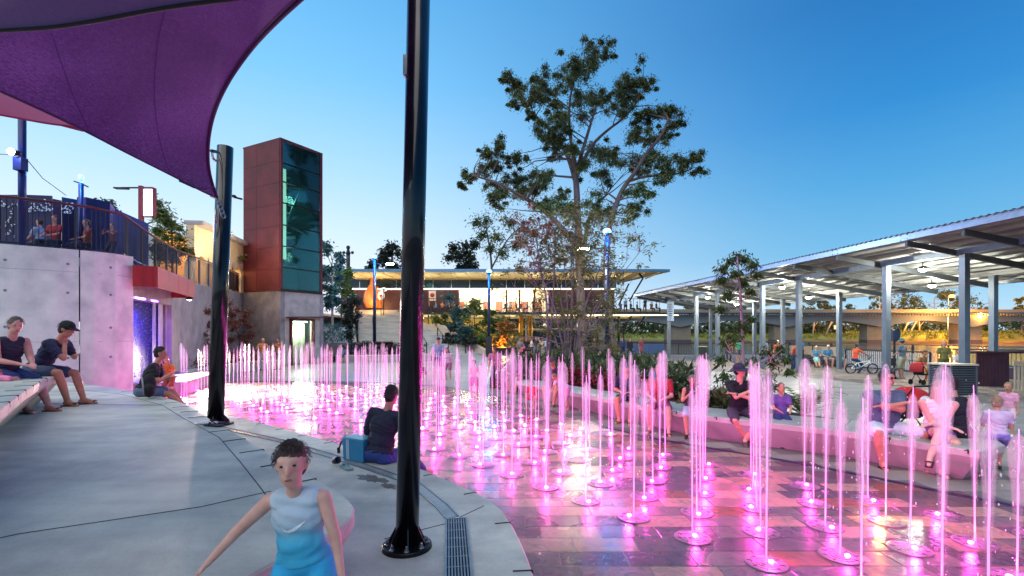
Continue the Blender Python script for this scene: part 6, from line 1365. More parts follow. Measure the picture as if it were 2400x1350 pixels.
# pink glow painted into the streams stands in for nozzle light in the water
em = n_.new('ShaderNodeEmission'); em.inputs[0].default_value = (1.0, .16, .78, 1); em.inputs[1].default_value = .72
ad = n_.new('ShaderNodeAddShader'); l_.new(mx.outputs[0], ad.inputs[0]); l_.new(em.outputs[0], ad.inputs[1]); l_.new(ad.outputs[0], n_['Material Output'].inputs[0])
M_NOZ = mat('nozzle_steel', '#86838a', rough=.36, metal=.6, var=.1, scale=20)
M_LEDP = emis('pink_led', (1.0, .30, .88, 1), 22); M_LEDO = emis('orange_led', (1.0, .45, .10, 1), 30)
def nozzle_meshes():
    mb = MB(); prof = [(.165, 0), (.165, .008), (.158, .010), (.126, .010), (.123, .006), (.116, .006), (.113, .010), (.086, .010), (.083, .005), (.076, .005), (.073, .010), (.05, .010), (.047, .005), (.04, .005), (.037, .010), (0, .010)]
    mb.lathe(prof, n=32, smooth=False); pl = mb.mesh('nozzle_plate'); pl.materials.append(M_NOZ)
    mb = MB()
    for k in range(8):
        a = k * math.pi / 4; mb.bar((math.cos(a) * .10, math.sin(a) * .10, .0105), (math.cos(a) * .145, math.sin(a) * .145, .0105), .005, .003)
    rb_ = mb.mesh('plate_slot'); rb_.materials.append(M_DARK)
    mb = MB(); mb.lathe([(.020, .008), (.019, .014), (.012, .022), (0, .025)], n=14); ln = mb.mesh('lamp_lens'); ln.materials.append(M_LEDP)
    return pl, rb_, ln
pl_me, slot_me, lens_me = nozzle_meshes()
variants = []; drops = []; M_DROP = watermat('droplet_water', (.55, .9))
for k in range(7):
    rj = random.Random(k); h = (1.64, 1.54, 1.68, 1.48, 1.60, 1.38, 1.20)[k]; wv = rj.uniform(.9, 1.6)
    wb = [(.0, .0, .01)] + [(rj.gauss(0, .0003) * q, rj.gauss(0, .0003) * q, h * q / 9) for q in range(1, 9)] + [(0, 0, h * .97)]
    mb = MB(); mb.tube(wb, [.0058] * 4 + [.0052, .006, .0048, .0056, .0042, .003], n=8); cme = mb.mesh('water_stream'); cme.materials.append(M_CORE_GLOW)
    mb = MB(); q = [(.010, .02), (.014 * wv, .22 * h), (.022 * wv, .45 * h), (.034 * wv, .66 * h), (.043 * wv, .80 * h), (.046 * wv, .88 * h), (.040 * wv, .94 * h), (.027 * wv, .98 * h), (.010, h), (0, h + .004)]
    mb.lathe(q, n=16, squash=(1.0, .8 + .3 * rj.random())); vme = mb.mesh('water_veil'); vme.materials.append(M_VEIL)
    mb = MB(); mb.lathe([(.03, .012), (.022, .03), (.012, .07), (.006, .13)], n=10); sme = mb.mesh('glow_splash'); sme.materials.append(M_VEIL)  # water cone put round the lamp to catch its light as a glow
    mb = MB()
    for _ in range(18):
        zz = h * (1 - rj.random() ** 1.6 * .75) + .02; rr0 = .018 + .055 * rj.random() ** 1.3; an = rj.uniform(0, 6.28); mb.ball((math.cos(an) * rr0, math.sin(an) * rr0, zz), rj.uniform(.0022, .0048), n=5, m=4, sc3=(1, 1, rj.uniform(1, 3.2)))
    for _ in range(14):
        rr0 = rj.uniform(.02, .14); an = rj.uniform(0, 6.28); mb.ball((math.cos(an) * rr0, math.sin(an) * rr0, .012 + rj.random() ** 2 * .16), rj.uniform(.002, .0042), n=5, m=4)
    dme = mb.mesh('droplets'); dme.materials.append(M_DROP); drops.append(dme)
    variants.append((cme, vme, sme))
vme2s = []
for a_, b_v, c_v in variants: m2_ = b_v.copy(); m2_.materials.clear(); m2_.materials.append(M_VEILF); vme2s.append(m2_)
NP = [(2.9, 2.9), (1.9, 3.95), (-.6, 6.75), (-1.9, 8.95), (-3.75, 10.35), (-6.6, 11.85), (-8.9, 13.3), (-10.7, 15.2), (-10.4, 17.2), (-7.5, 18.2), (-4, 17.0), (-1.6, 14.6), (0, 11.9), (1.4, 9.9), (2.8, 7.9), (4.3, 6.0), (6.0, 4.2), (6.2, 2.9)]
js = []
for i in range(-40, 24):
    for j in range(-40, 40):
        x = 0 + i * .42 + j * .285; y = 6.52 - i * .505 + j * .64
        if inpoly(x, y, NP): js.append((math.hypot(x, y), x, y))
js.sort(); js = js[:285]
pinkl = bpy.data.lights.new('jet_lamp', 'POINT'); pinkl.energy = 4.8; pinkl.color = (1.0, .035, .50); pinkl.shadow_soft_size = .03
pinkf = pinkl.copy(); pinkf.energy = 3.4
orl_ = bpy.data.lights.new('jet_lamp_orange', 'POINT'); orl_.energy = 7.5; orl_.color = (1.0, .35, .06); orl_.shadow_soft_size = .03
rj = random.Random(12); NJ = 0
for k, (d, x, y) in enumerate(js):
    if d > 8.5 and rj.random() < .10: continue
    orange = abs(x - 3.91) < .25 and abs(y - 5.0) < .25
    off_ = (abs(x - 1.1) < .3 and abs(y - 7.5) < .35)
    zone = 'near the curved bench' if y < 7.5 else ('in the fountain middle' if y < 11.5 else 'in the far left part')
    lab = 'thin pink lit water jet on a round grooved plate ' + zone
    if orange: lab = 'water jet with an orange lamp in its nozzle plate before the seated couple'
    if off_: lab = 'round grooved nozzle plate without a jet in the yellow reflection on the wet floor'
    o = thing('water_jet' if not off_ else 'nozzle_cover', lab, 'water jet' if not off_ else 'nozzle', (x, y, .008), rz=rj.uniform(0, 6.28), group=None if (orange or off_) else 'pink water jets ' + zone)
    def add_part(name, me, loc=(0, 0, 0), rot=(0, 0, 0), sc_=(1, 1, 1), par=o):
        q = bpy.data.objects.new(name, me); COL.objects.link(q); q.parent = par; q.location = loc; q.rotation_euler = rot; q.scale = sc_; return q
    pq = add_part('nozzle_plate', pl_me)
    if d < 8: q_ = add_part('slot', slot_me, par=pq); q_['kind'] = 'stuff'
    if off_: continue
    v = rj.choices(range(7), weights=(4, 4, 4, 3, 4, 2, 1))[0]; cme, vme, sme = variants[v]; tilt = (rj.gauss(0, .006), rj.gauss(0, .006), 0)
    if orange:
        lm2 = lens_me.copy(); lm2.materials.clear(); lm2.materials.append(M_LEDO); add_part('lamp_lens', lm2, (.055, 0, 0))
    else: add_part('lamp_lens', lens_me, (.055, 0, 0), sc_=(1, 1, 1) if d < 9 else (1.5, 1.5, 1.5))
    w_ = 1.0 if d < 8 else .68
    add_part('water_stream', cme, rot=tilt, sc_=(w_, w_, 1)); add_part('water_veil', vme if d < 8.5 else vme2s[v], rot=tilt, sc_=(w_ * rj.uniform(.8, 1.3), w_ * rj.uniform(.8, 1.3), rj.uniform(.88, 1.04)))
    add_part('glow_splash', sme)
    if d < 9: dq = add_part('droplets', drops[v], rot=(0, 0, rj.uniform(0, 6.28))); dq['kind'] = 'stuff'
    q = bpy.data.objects.new('jet_lamp', orl_ if orange else (pinkl if d < 9 else pinkf)); COL.objects.link(q); q.parent = o; q.location = (.06, 0, .13); NJ += 1
print('jets', NJ, len(js))
# ------------------------------------------------------------------ people
def skinmat(tone):
    k = 'skin_' + tone.strip('#')
    if k in MATS: return MATS[k]
    m, t, b = newmat(k); n = t.nodes; l = t.links; c = C(tone)
    tcn = n.new('ShaderNodeTexCoord'); nz = n.new('ShaderNodeTexNoise'); nz.inputs['Scale'].default_value = 14; nz.inputs['Detail'].default_value = 5; l.new(tcn.outputs['Object'], nz.inputs['Vector'])
    r = ramp(t, [(.35, (c[0] * .88, c[1] * .8, c[2] * .78, 1)), (.65, (min(1, c[0] * 1.06), c[1], c[2], 1))], nz.outputs[0]); l.new(r.outputs[0], b.inputs['Base Color'])
    b.inputs['Roughness'].default_value = .55; b.inputs['Subsurface Weight'].default_value = .12; b.inputs['Subsurface Radius'].default_value = (.03, .012, .008); MATS[k] = m; return m
def clothmat(col, var=.12):
    k = 'cloth_' + col.strip('#'); return mat(k, col, rough=.85, var=var, scale=9, bump=.35, bscale=16)
def caps(mb, a, b, ra, rb, n=10):
    mb.ball(a, ra, n=n, m=7); mb.ball(b, rb, n=n, m=7); a = Vector(a); b = Vector(b)
    if (b - a).length > 1e-4: mb.tube([a, b], [ra, rb], n=n)
def two_bone(a, tgt, l1, l2, pole):
    a = Vector(a); tgt = Vector(tgt); d = tgt - a; L_ = d.length; mx_ = (l1 + l2) * .998
    if L_ > mx_: tgt = a + d * (mx_ / L_); d = tgt - a; L_ = mx_
    u = d.normalized(); x = (l1 * l1 - l2 * l2 + L_ * L_) / (2 * L_); h = math.sqrt(max(0, l1 * l1 - x * x)); p = Vector(pole); p = p - u * p.dot(u); p = p.normalized() if p.length > 1e-5 else u.orthogonal().normalized()
    return a + u * x + p * h, tgt
TMP = bpy.data.scenes.new('workbench')
def remeshed(name, mb, vox, m, parent, wrinkle=0.0, seed=0, smooth_it=3):
    me = bpy.data.meshes.new(name); me.from_pydata([tuple(v) for v in mb.v], [], mb.f); o = bpy.data.objects.new(name, me); TMP.collection.objects.link(o)
    r = o.modifiers.new('r', 'REMESH'); r.mode = 'VOXEL'; r.voxel_size = vox; r.use_smooth_shade = True
    s = o.modifiers.new('s', 'SMOOTH'); s.factor = .5; s.iterations = smooth_it
    TMP.view_layers[0].update(); dg = TMP.view_layers[0].depsgraph; ev = o.evaluated_get(dg); me2 = bpy.data.meshes.new_from_object(ev); o.modifiers.clear(); o.data = me2; bpy.data.meshes.remove(me); me2.name = name
    if wrinkle:
        n = len(me2.vertices); co = np.empty(n * 3); me2.vertices.foreach_get('co', co); co = co.reshape(-1, 3); no = np.empty(n * 3); me2.vertices.foreach_get('normal', no); no = no.reshape(-1, 3)
        ph = seed * 1.7; w_ = np.sin(co[:, 0] * 31 + 9 * np.sin(co[:, 2] * 13 + ph) + ph) * np.cos(co[:, 2] * 27 + 6 * np.sin(co[:, 1] * 17 + ph)) ; co += no * (w_ * wrinkle)[:, None]; me2.vertices.foreach_set('co', co.ravel())
    me2.materials.clear(); me2.materials.append(m); me2.polygons.foreach_set('use_smooth', [True] * len(me2.polygons)); me2.update(); TMP.collection.objects.unlink(o); COL.objects.link(o); o.parent = parent; return o
def person(label, loc, rz, h=1.72, skin='#c9937a', hair=('short', '#2a1d16'), top=('tee', '#30364f'), bottom=('shorts', '#3a3f55'), shoes=('sandal', '#15151a'), hat=None, pose='stand', vox=.014,
           lean=0, side=0, yaw=0, pitch=0, fat=1.0, feet=None, hands=None, knees=None, elbows=None, hip=None, seat=.45, category='person', group=None, glasses=False, foot_yaw=(-12, 12), hs=None):
    s = h / 1.74; o = thing('person', label, category, loc, rz=R(rz), group=group); V = Vector
    if hip is None: hip = {'stand': (0, 0, .93 * s), 'sit': (0, 0, seat + .09 * s), 'floor': (0, 0, .1 * s)}[pose]
    H = V(hip); lr = R(lean); sr = R(side); u = V((math.sin(sr), math.sin(lr), math.cos(lr))).normalized(); rt = V((1, 0, -math.sin(sr))).normalized(); fw = u.cross(rt).normalized() * 1.0; rt = fw.cross(u).normalized()
    if fw.y < 0: fw = -fw
    M_ = Matrix((rt, fw, u)).transposed()
    if feet is None:
        feet = {'stand': [(-.11 * s, -.02, .075), (.11 * s, .03, .075)], 'sit': [(-.12 * s, .44 * s, .075), (.12 * s, .40 * s, .075)], 'floor': [(-.1, .75 * s, .06), (.12, .7 * s, .06)]}[pose]
    if hands is None:
        hands = {'stand': [(-.25 * s, .05, .80 * s), (.25 * s, .08, .80 * s)], 'sit': [(-.1 * s, .36 * s, H.z + .13 * s), (.12 * s, .34 * s, H.z + .13 * s)], 'floor': [(-.12, .4 * s, .42 * s), (.12, .4 * s, .42 * s)]}[pose]
    kp = knees or [(-.25, 1, .35), (.25, 1, .35)]; ep = elbows or [(-.6, -.7, -.4), (.6, -.7, -.4)]
    hipj = [H + rt * (-.095 * s) - u * .02, H + rt * (.095 * s) - u * .02]; shj = [H + u * .46 * s - rt * .175 * s * fat ** .4, H + u * .46 * s + rt * .175 * s * fat ** .4]
    nk = H + u * .535 * s + fw * .01; hu = (u + V((0, math.sin(lr) * .15, .25))).normalized(); yr = R(yaw); pr = R(pitch)
    hf = (fw * math.cos(yr) - rt * math.sin(yr)).normalized(); hr_ = hf.cross(hu).normalized(); hf = hu.cross(hr_).normalized(); Q = Matrix.Rotation(-pr, 3, hr_); hu = Q @ hu; hf = Q @ hf
    HM = Matrix((hr_, hf, hu)).transposed(); hs = hs or (1.0 if h > 1.45 else 1.0 + (1.45 - h) * .62); hc = nk + hu * (.175 if h > 1.25 else .158) * s * (1 + (hs - 1) * .62) + hf * .02 * s; s0 = s
    body = MB(); legs = []; arms = []
    def ell(mb, c, a, M): mb.ball(c, 1.0, n=14, m=9, sc3=a, M=M)
    fx_ = fat
    ell(body, H + u * .01, (.155 * s * fx_, .105 * s * fx_, .11 * s), M_); ell(body, H + u * .15 * s + fw * .015 * (fx_ - .7), (.135 * s * fx_, .098 * s * fx_ ** 1.3, .15 * s), M_); ell(body, H + u * .33 * s, (.155 * s * fx_ ** .7, .105 * s * fx_ ** .7, .17 * s), M_)
    caps(body, shj[0] + rt * .03 * s, shj[1] - rt * .03 * s, .058 * s, .058 * s); caps(body, nk - u * .06 * s, hc - hu * .05 * s, .057 * s * fx_ ** .3, .052 * s)
    # head: skull, face, jaw, nose, brow, ears
    ell(body, hc + hu * .02 * s * hs, (.074 * s * hs, .092 * s * hs, .098 * s * hs), HM); ell(body, hc - hu * .055 * s * hs + hf * .028 * s * hs, (.056 * s * hs, .060 * s * hs, .064 * s * hs), HM); ell(body, hc - hu * .095 * s * hs + hf * .055 * s * hs, (.026 * s * hs, .022 * s * hs, .02 * s * hs), HM)
    caps(body, hc + hf * .088 * s * hs + hu * .018 * s * hs, hc + hf * .106 * s * hs - hu * .022 * s * hs, .009 * s * hs, .0135 * s * hs, 6); caps(body, hc + hf * .083 * s * hs - hu * .058 * s * hs - hr_ * .016 * s * hs, hc + hf * .083 * s * hs - hu * .058 * s * hs + hr_ * .016 * s * hs, .009 * s * hs, .009 * s * hs, 6)
    for sg in (-1, 1):
        ell(body, hc + hr_ * sg * .076 * s * hs - hu * .008 * s * hs, (.010 * s * hs, .018 * s * hs, .030 * s * hs), HM); caps(body, hc + hf * .083 * s * hs + hu * .036 * s * hs + hr_ * sg * .015 * s * hs, hc + hf * .072 * s * hs + hu * .036 * s * hs + hr_ * sg * .045 * s * hs, .009 * s * hs, .009 * s * hs, 6)
    for i in (0, 1):
        kn, an = two_bone(hipj[i], feet[i], .43 * s, .43 * s, kp[i]); legs.append((hipj[i], kn, an)); f_ = fat ** .8
        caps(body, hipj[i], kn, .082 * s * f_, .054 * s * f_); caps(body, kn, kn.lerp(an, .35), .052 * s * f_, .056 * s * f_); caps(body, kn.lerp(an, .35), an, .056 * s * f_, .036 * s)
        fy = R(foot_yaw[i]); fd = V((math.sin(fy), math.cos(fy), -.12 if an.z > .05 else 0)).normalized(); hl = an - fd * .035 * s - V((0, 0, .03 * s)); toe = an + fd * .155 * s - V((0, 0, .045 * s))
        caps(body, hl, toe, .034 * s, .026 * s); caps(body, an, toe.lerp(an, .35), .036 * s, .03 * s); legs[-1] += (hl, toe, fd)
        if hands[i] == 'chin': hands[i] = hc - hu * .215 * s + hf * .05 * s
        el, wr = two_bone(shj[i], hands[i], .285 * s, .255 * s, ep[i]); arms.append((shj[i], el, wr))
        caps(body, shj[i], el, .050 * s * f_, .038 * s * f_); caps(body, el, wr, .038 * s * f_, .025 * s)
        dd = (wr - el).normalized(); sd = dd.cross(V((0, 0, 1))); sd = sd.normalized() if sd.length > .2 else rt; cu = dd.cross(sd).normalized(); cu = -cu if cu.z > 0 else cu
        pc = wr + dd * .045 * s; PM = Matrix((sd, cu, dd)).transposed(); ell(body, pc, (.040 * s, .017 * s, .052 * s), PM)
        for fi in range(4):
            b0 = wr + dd * .085 * s + sd * (-.028 + .0187 * fi) * s; l_f = (.066, .076, .072, .056)[fi] * s; m1 = b0 + dd * l_f * .5 + cu * .008 * s; m2_ = m1 + (dd * .8 + cu * .6).normalized() * l_f * .5; caps(body, b0 - dd * .02 * s, m1, .0088 * s, .0085 * s, 6); caps(body, m1, m2_, .0085 * s, .0072 * s, 6)
        tb = wr + dd * .03 * s + sd * (.036 if i == 0 else -.036) * s; tt = tb + (dd * .75 + sd * (.6 if i == 0 else -.6) + cu * .3).normalized() * .05 * s; caps(body, tb, tt, .0115 * s, .009 * s, 6)
    remeshed('body', body, vox, skinmat(skin), o)
    cv = max(vox, .009); g_ = .014
    # shirt
    tp, tc_ = top
    if tp != 'none':
        mb = MB(); ell(mb, H + u * .15 * s + fw * .015 * (fx_ - .7), (.135 * s * fx_ + g_, .098 * s * fx_ ** 1.3 + g_, .155 * s), M_); ell(mb, H + u * .33 * s, (.155 * s * fx_ ** .7 + g_, .105 * s * fx_ ** .7 + g_, .168 * s), M_); ell(mb, H + u * .03, (.158 * s * fx_ + g_, .108 * s * fx_ + g_, .09 * s), M_)
        k = .03 if tp != 'tank' else .075; caps(mb, shj[0] + rt * k * s, shj[1] - rt * k * s, .058 * s + g_, .058 * s + g_)
        fr = {'tee': .62, 'tank': 0, 'long': 1.0, 'cap': .3}.get(tp, .6)
        for (a, e, w__) in arms:
            if fr > 0: caps(mb, a, a.lerp(e, min(1, fr)), .052 * s * fat ** .8 + g_, .046 * s * fat ** .8 + g_)
            if tp == 'long': caps(mb, e, e.lerp(w__, .9), .042 * s * fat ** .8 + g_, .030 * s + g_)
        if tp == 'dress' or tp == 'long_dress':
            mid = (legs[0][1] + legs[1][1]) / 2; caps(mb, H, H.lerp(mid, .85), .15 * s, .17 * s)
        if tp == 'hood': mb.ball(nk - fw * .06 * s, .085 * s)
        remeshed('shirt', mb, cv, clothmat(tc_), o, wrinkle=.0065 * s, seed=len(label))
        if tp == 'tee': pass
    bt, bc = bottom
    if bt != 'none':
        mb = MB(); ell(mb, H + u * .005, (.158 * s * fx_ + .012, .108 * s * fx_ + .012, .115 * s), M_); fr = {'shorts': .72, 'short': .4, 'pants': 1.0, 'long_shorts': .92}.get(bt, .7)
        for (a, k, an, hl, toe, fd) in legs:
            caps(mb, a, a.lerp(k, fr), .084 * s * fat ** .8 + .014, (.060 if fr > .9 else .070) * s * fat ** .8 + .018)
            if bt == 'pants': caps(mb, k, k.lerp(an, .92), .056 * s * fat ** .8 + .014, .046 * s + .012)
        if bt == 'skirt':
            mid = (legs[0][1] + legs[1][1]) / 2; caps(mb, H, H.lerp(mid, .8), .15 * s, .15 * s)
        remeshed('shorts' if bt != 'pants' else 'trousers', mb, cv, clothmat(bc), o, wrinkle=.004 * s, seed=len(label) + 3)
    st_, shc = shoes
    if st_ != 'none':
        for (a, k, an, hl, toe, fd) in legs:
            mb = MB(); sd = fd.cross(V((0, 0, 1))).normalized(); up_ = sd.cross(fd).normalized()
            if st_ == 'shoe':
                caps(mb, hl + V((0, 0, .008)), toe + fd * .01, .044 * s, .037 * s); caps(mb, an - V((0, 0, .02 * s)), toe.lerp(an, .4), .042 * s, .036 * s); remeshed('shoe', mb, max(.01, vox), mat('shoe_' + shc.strip('#'), shc, rough=.6), o)
            else:
                c = (hl + toe) / 2 - up_ * .034 * s; Mx = Matrix((sd, fd, up_)).transposed(); mb.box(c, (.088 * s, (toe - hl).length + .06 * s, .014), M=Mx); q1 = toe.lerp(hl, .12) + up_ * .03 * s
                mb.bar(q1 - sd * .045 * s, q1 + up_ * .008, .022, .012); mb.bar(q1 + sd * .045 * s, q1 + up_ * .008, .022, .012); mb.build('sandal', mat('shoe_' + shc.strip('#'), shc, rough=.6), o, local=True)
    # hair
    hk, hcx = hair
    hm = mat('hair_' + hcx.strip('#'), hcx, rough=.55, var=.4, scale=30, stretch=(6, 6, 1), bump=.6, bscale=90)
    if hk != 'none':
        mb = MB(); ell(mb, hc + hu * .034 * s * hs - hf * .012 * s * hs, (.080 * s * hs, .096 * s * hs, .094 * s * hs), HM)
        ell(mb, hc - hf * .035 * s * hs - hu * .01 * s * hs, (.078 * s * hs, .066 * s * hs, .085 * s * hs), HM)
        if hk in ('long', 'pony'):
            caps(mb, hc - hf * .05 * s * hs + hu * .02 * s * hs, nk - hf * .07 * s * hs - u * (.12 if hk == 'long' else .05) * s * hs, .068 * s * hs if hk == 'long' else .03 * s * hs, .045 * s * hs if hk == 'long' else .02 * s * hs)
            if hk == 'long':
                for sg in (-1, 1): caps(mb, hc + hr_ * sg * .066 * s * hs - hf * .02 * s * hs, nk + hr_ * sg * .075 * s * hs - hf * .02 * s * hs - u * .04 * s * hs, .03 * s * hs, .026 * s * hs)
        if hk == 'bun': mb.ball(hc + hu * .1 * s * hs - hf * .05 * s * hs, .04 * s * hs)
        ho = remeshed('hair', mb, max(.009, vox), hm, o, wrinkle=.003, seed=2)
        if vox <= .014:
            rh = random.Random(len(label)); mb = MB(); sc_h = s * hs
            for _ in range(520 if vox < .01 else 260):
                a = rh.uniform(0, 6.283); el_ = rh.uniform(-.25, 1.45); d_ = hr_ * math.cos(a) * math.cos(el_) + hf * math.sin(a) * math.cos(el_) + hu * math.sin(el_)
                if d_.dot(hf) > .45 and el_ < .75: continue
                p0 = hc + hu * .034 * sc_h - hf * .012 * sc_h + (hr_ * d_.dot(hr_) * .080 + hf * d_.dot(hf) * .096 + hu * d_.dot(hu) * .094) * sc_h
                if hk == 'short' and (p0 - hc).dot(hu) < -.03 * sc_h: continue
                tdir = (hf * (.9 if d_.dot(hf) > -.1 else -.5) - hu * (.35 + .7 * math.cos(el_)) + hr_ * d_.dot(hr_) * .8 + V((rh.uniform(-.4, .4), rh.uniform(-.4, .4), rh.uniform(-.3, .3)))).normalized(); ln_ = rh.uniform(.022, .046) * sc_h * (1.6 if hk == 'long' else 1)
                w__ = tdir.cross(d_).normalized() * .0035; p0 = p0 + d_ * .001; p1 = p0 + tdir * ln_ * .5 + d_ * .007; p2 = p0 + tdir * ln_ + d_ * .002
                mb.add([p0 - w__, p0 + w__, p1 + w__ * .8, p1 - w__ * .8, p2], [(0, 1, 2, 3), (3, 2, 4)])
            lk = mb.build('hair_strands', hm, None); lk.parent = ho; lk['kind'] = 'stuff'
    if hat:
        hk, hcx = hat; m_h = clothmat(hcx); c0 = hc + hu * .045 * s * hs - hf * .005 * s * hs; mb = MB()
        if hk == 'cap':
            ell(mb, c0, (.087 * s * hs, .102 * s * hs, .085 * s * hs), HM); mb2 = MB(); rings = []
            for i in range(9):
                a = R(-60 + 15 * i); d_ = hf * math.cos(a) + hr_ * math.sin(a); p0 = c0 + d_ * .088 * s * hs + hu * .004 * s * hs; rings.append([p0, p0 + (hf * .075 * s * hs * math.cos(a) + d_ * .012 * s * hs) - hu * .014 * s * hs, p0 + (hf * .075 * s * hs * math.cos(a) + d_ * .012 * s * hs) - hu * .022 * s * hs, p0 - hu * .010 * s * hs])
            mb2.loft(rings, closed=True, smooth=True); hh = remeshed('cap', mb, max(.009, vox), m_h, o); b2_ = mb2.build('visor', m_h, None); b2_.parent = hh
        else:
            ell(mb, c0, (.088 * s * hs, .103 * s * hs, .09 * s * hs), HM); hh = remeshed('hat', mb, max(.009, vox), m_h, o); mb2 = MB(); rings = []
            for i in range(25):
                a = 2 * math.pi * i / 24; d_ = hf * math.cos(a) * 1.1 + hr_ * math.sin(a); p0 = c0 + d_ * .085 * s * hs - hu * .008 * s * hs; p1 = p0 + d_ * .065 * s * hs - hu * (.038 + .01 * math.sin(3 * a)) * s * hs; rings.append([p0, p1, p1 - hu * .005, p0 - hu * .006])
            mb2.loft(rings, closed=True, smooth=True); b2_ = mb2.build('brim', m_h, None); b2_.parent = hh
    if vox <= .016:
        for sg in (-1, 1):
            mb = MB(); mb.ball(hc + hf * .081 * s * hs + hu * .014 * s * hs + hr_ * sg * .031 * s * hs, .0088 * s * hs, n=8, m=6, sc3=(1.2, .7, .75), M=HM); mb.build('eye', mat('eye_dark', '#1c1512', rough=.2), o, local=True)
        mb = MB(); mb.ball(hc + hf * .092 * s * hs - hu * .058 * s * hs, .018 * s * hs, n=10, m=6, sc3=(1.15, .3, .3), M=HM); mb.build('mouth', mat('lips', '#8e4a42', rough=.5), o, local=True)
    if glasses:
        mb = MB()
        for sg in (-1, 1): mb.ball(hc + hf * .094 * s * hs + hu * .016 * s * hs + hr_ * sg * .034 * s * hs, .024 * s * hs, n=10, m=6, sc3=(1.15, .25, .8), M=HM)
        mb.bar(hc + hf * .1 * s * hs + hu * .018 * s * hs - hr_ * .012, hc + hf * .1 * s * hs + hu * .018 * s * hs + hr_ * .012, .006, .006)
        for sg in (-1, 1): mb.bar(hc + hf * .09 * s * hs + hu * .018 * s * hs + hr_ * sg * .06 * s * hs, hc - hf * .01 * s * hs + hu * .01 * s * hs + hr_ * sg * .08 * s * hs, .005, .006)
        mb.build('sunglasses', mat('sunglass', '#1a0f12', rough=.1), o, local=True)
    o['_'] = 0; del o['_']
    return o, dict(H=H, u=u, fw=fw, rt=rt, hc=hc, hf=hf, hu=hu, hr=hr_, nk=nk, arms=arms, legs=legs, s=s)

NV, MV, FV = .0085, .014, .03
# --- pair on the left seating block
person('woman in dark tank top and navy shorts seated at the left edge', (-6.98, 6.62, .85), -98, h=1.66, hair=('short', '#6b5a55'), top=('tank', '#23243a'), bottom=('long_shorts', '#1c2f6b'), skin='#c78f86', fat=1.25, vox=.011, pose='sit', seat=.455, lean=17, yaw=-18, hands=[(-.02, .46, .66), (.12, .45, .66)], shoes=('sandal', '#6e5a5e'), feet=[(-.1, .62, .075), (.1, .52, .075)])
person('man in black cap resting his chin on his hand on the seating block', (-7.05, 7.16, .85), -82, h=1.76, hair=('short', '#2a1d16'), hat=('cap', '#0c0c12'), top=('tee', '#232a48'), bottom=('shorts', '#3c4a66'), skin='#b97f6a', vox=.011, pose='sit', seat=.455, lean=36, pitch=-12, hands=[(-.16, .42, .74), 'chin'], elbows=[(-.7, -.2, -.6), (.35, .5, -1)], feet=[(-.08, .58, .075), (.12, .50, .075)], shoes=('sandal', '#101014'))
# --- youngster seated on the terrace edge
person('youngster in black shirt and denim shorts seated on the terrace edge, legs hanging', (-6.36, 8.32, .85), -68, h=1.68, hair=('short', '#171210'), top=('tee', '#14141c'), bottom=('shorts', '#5a6c8c'), skin='#c08a72', vox=.012, pose='floor', lean=24, pitch=-15, feet=[(-.1, .62, -.30), (.12, .68, -.28)], knees=[(0, .2, 1), (0, .2, 1)], hands=[(-.12, .40, .30), (.1, .44, .38)], shoes=('none', '#111111'))
bpk = thing('backpack', 'black backpack leaning beside the youngster on the terrace edge', 'backpack', (-6.02, 8.02, .85)); mb = MB(); mb.ball((-6.02, 8.02, 1.06), .13, sc3=(.8, .75, 1.55)); mb.ball((-5.97, 7.95, 1.0), .09, sc3=(.9, .8, 1.1)); remeshed('pack_body', mb, .012, clothmat('#121319'), None).parent = bpk; bpk.children[0].location = -bpk.location
mb = MB(); mb.tube([(-6.05, 7.9, 1.2), (-6.0, 7.86, 1.08), (-6.0, 7.87, .93)], .012, n=6); mb.build('strap', mat('strap_grey', '#8d8f98'), bpk)
person('blond child in orange top playing in bright light at the waterfall edge of the fountain', (-9.9, 14.0, 0), 175, h=1.28, hair=('long', '#b08a48'), top=('tee', '#d0662a'), bottom=('shorts', '#8a4a30'), vox=.018, lean=15, hands=[(-.35, .3, .8), (.35, .25, .85)], shoes=('none', '#111111'))
# --- two standing women by the garden bed
person('fair haired woman in yellow top and pale trousers standing before the lift tower', (-13.35, 25.9, 0), 195, hair=('long', '#a87a3e'), top=('tee', '#c9924a'), bottom=('pants', '#b7b0a8'), vox=.022, shoes=('shoe', '#555555'), hands=[(-.2, .25, 1.15), (.2, .22, 1.2)])
person('dark haired woman in patterned top standing beside the fair haired one at the tower', (-12.7, 26.3, 0), 165, hair=('short', '#201614'), top=('tee', '#a8733f'), bottom=('shorts', '#3a2a44'), vox=.022, shoes=('shoe', '#222222'), hands=[(-.18, .3, 1.3), (.18, .25, 1.25)])
person('small child in patterned clothes seated on the planter wall right of the tower door', (-12.2, 32.6, 0), 180, h=1.1, pose='sit', seat=.5, hair=('short', '#6a4a30'), top=('tee', '#a05a5a'), bottom=('shorts', '#3a2f4a'), vox=.022)
person('child in blue top beside the other on the planter wall right of the tower door', (-11.5, 32.8, 0), 180, h=1.1, pose='sit', seat=.5, hair=('short', '#3a2a20'), top=('tee', '#4a7a96'), bottom=('shorts', '#2a3a5a'), vox=.022)
# --- person seated with back to us beside the cool bag
person('person in dark navy hoodie seated on the lower terrace with back turned', (-1.6, 5.78, .38), -22, h=1.74, hair=('short', '#1c1518'), top=('long', '#1c1e34'), bottom=('pants', '#27407f'), skin='#b4806c', vox=.011, pose='floor', lean=14, fat=1.22, side=4, feet=[(-.16, .70, -.28), (.16, .74, -.28)], knees=[(-.2, .2, 1), (.2, .2, 1)], hands=[(-.2, .42, .28), (.2, .42, .28)], shoes=('none', '#111111'))
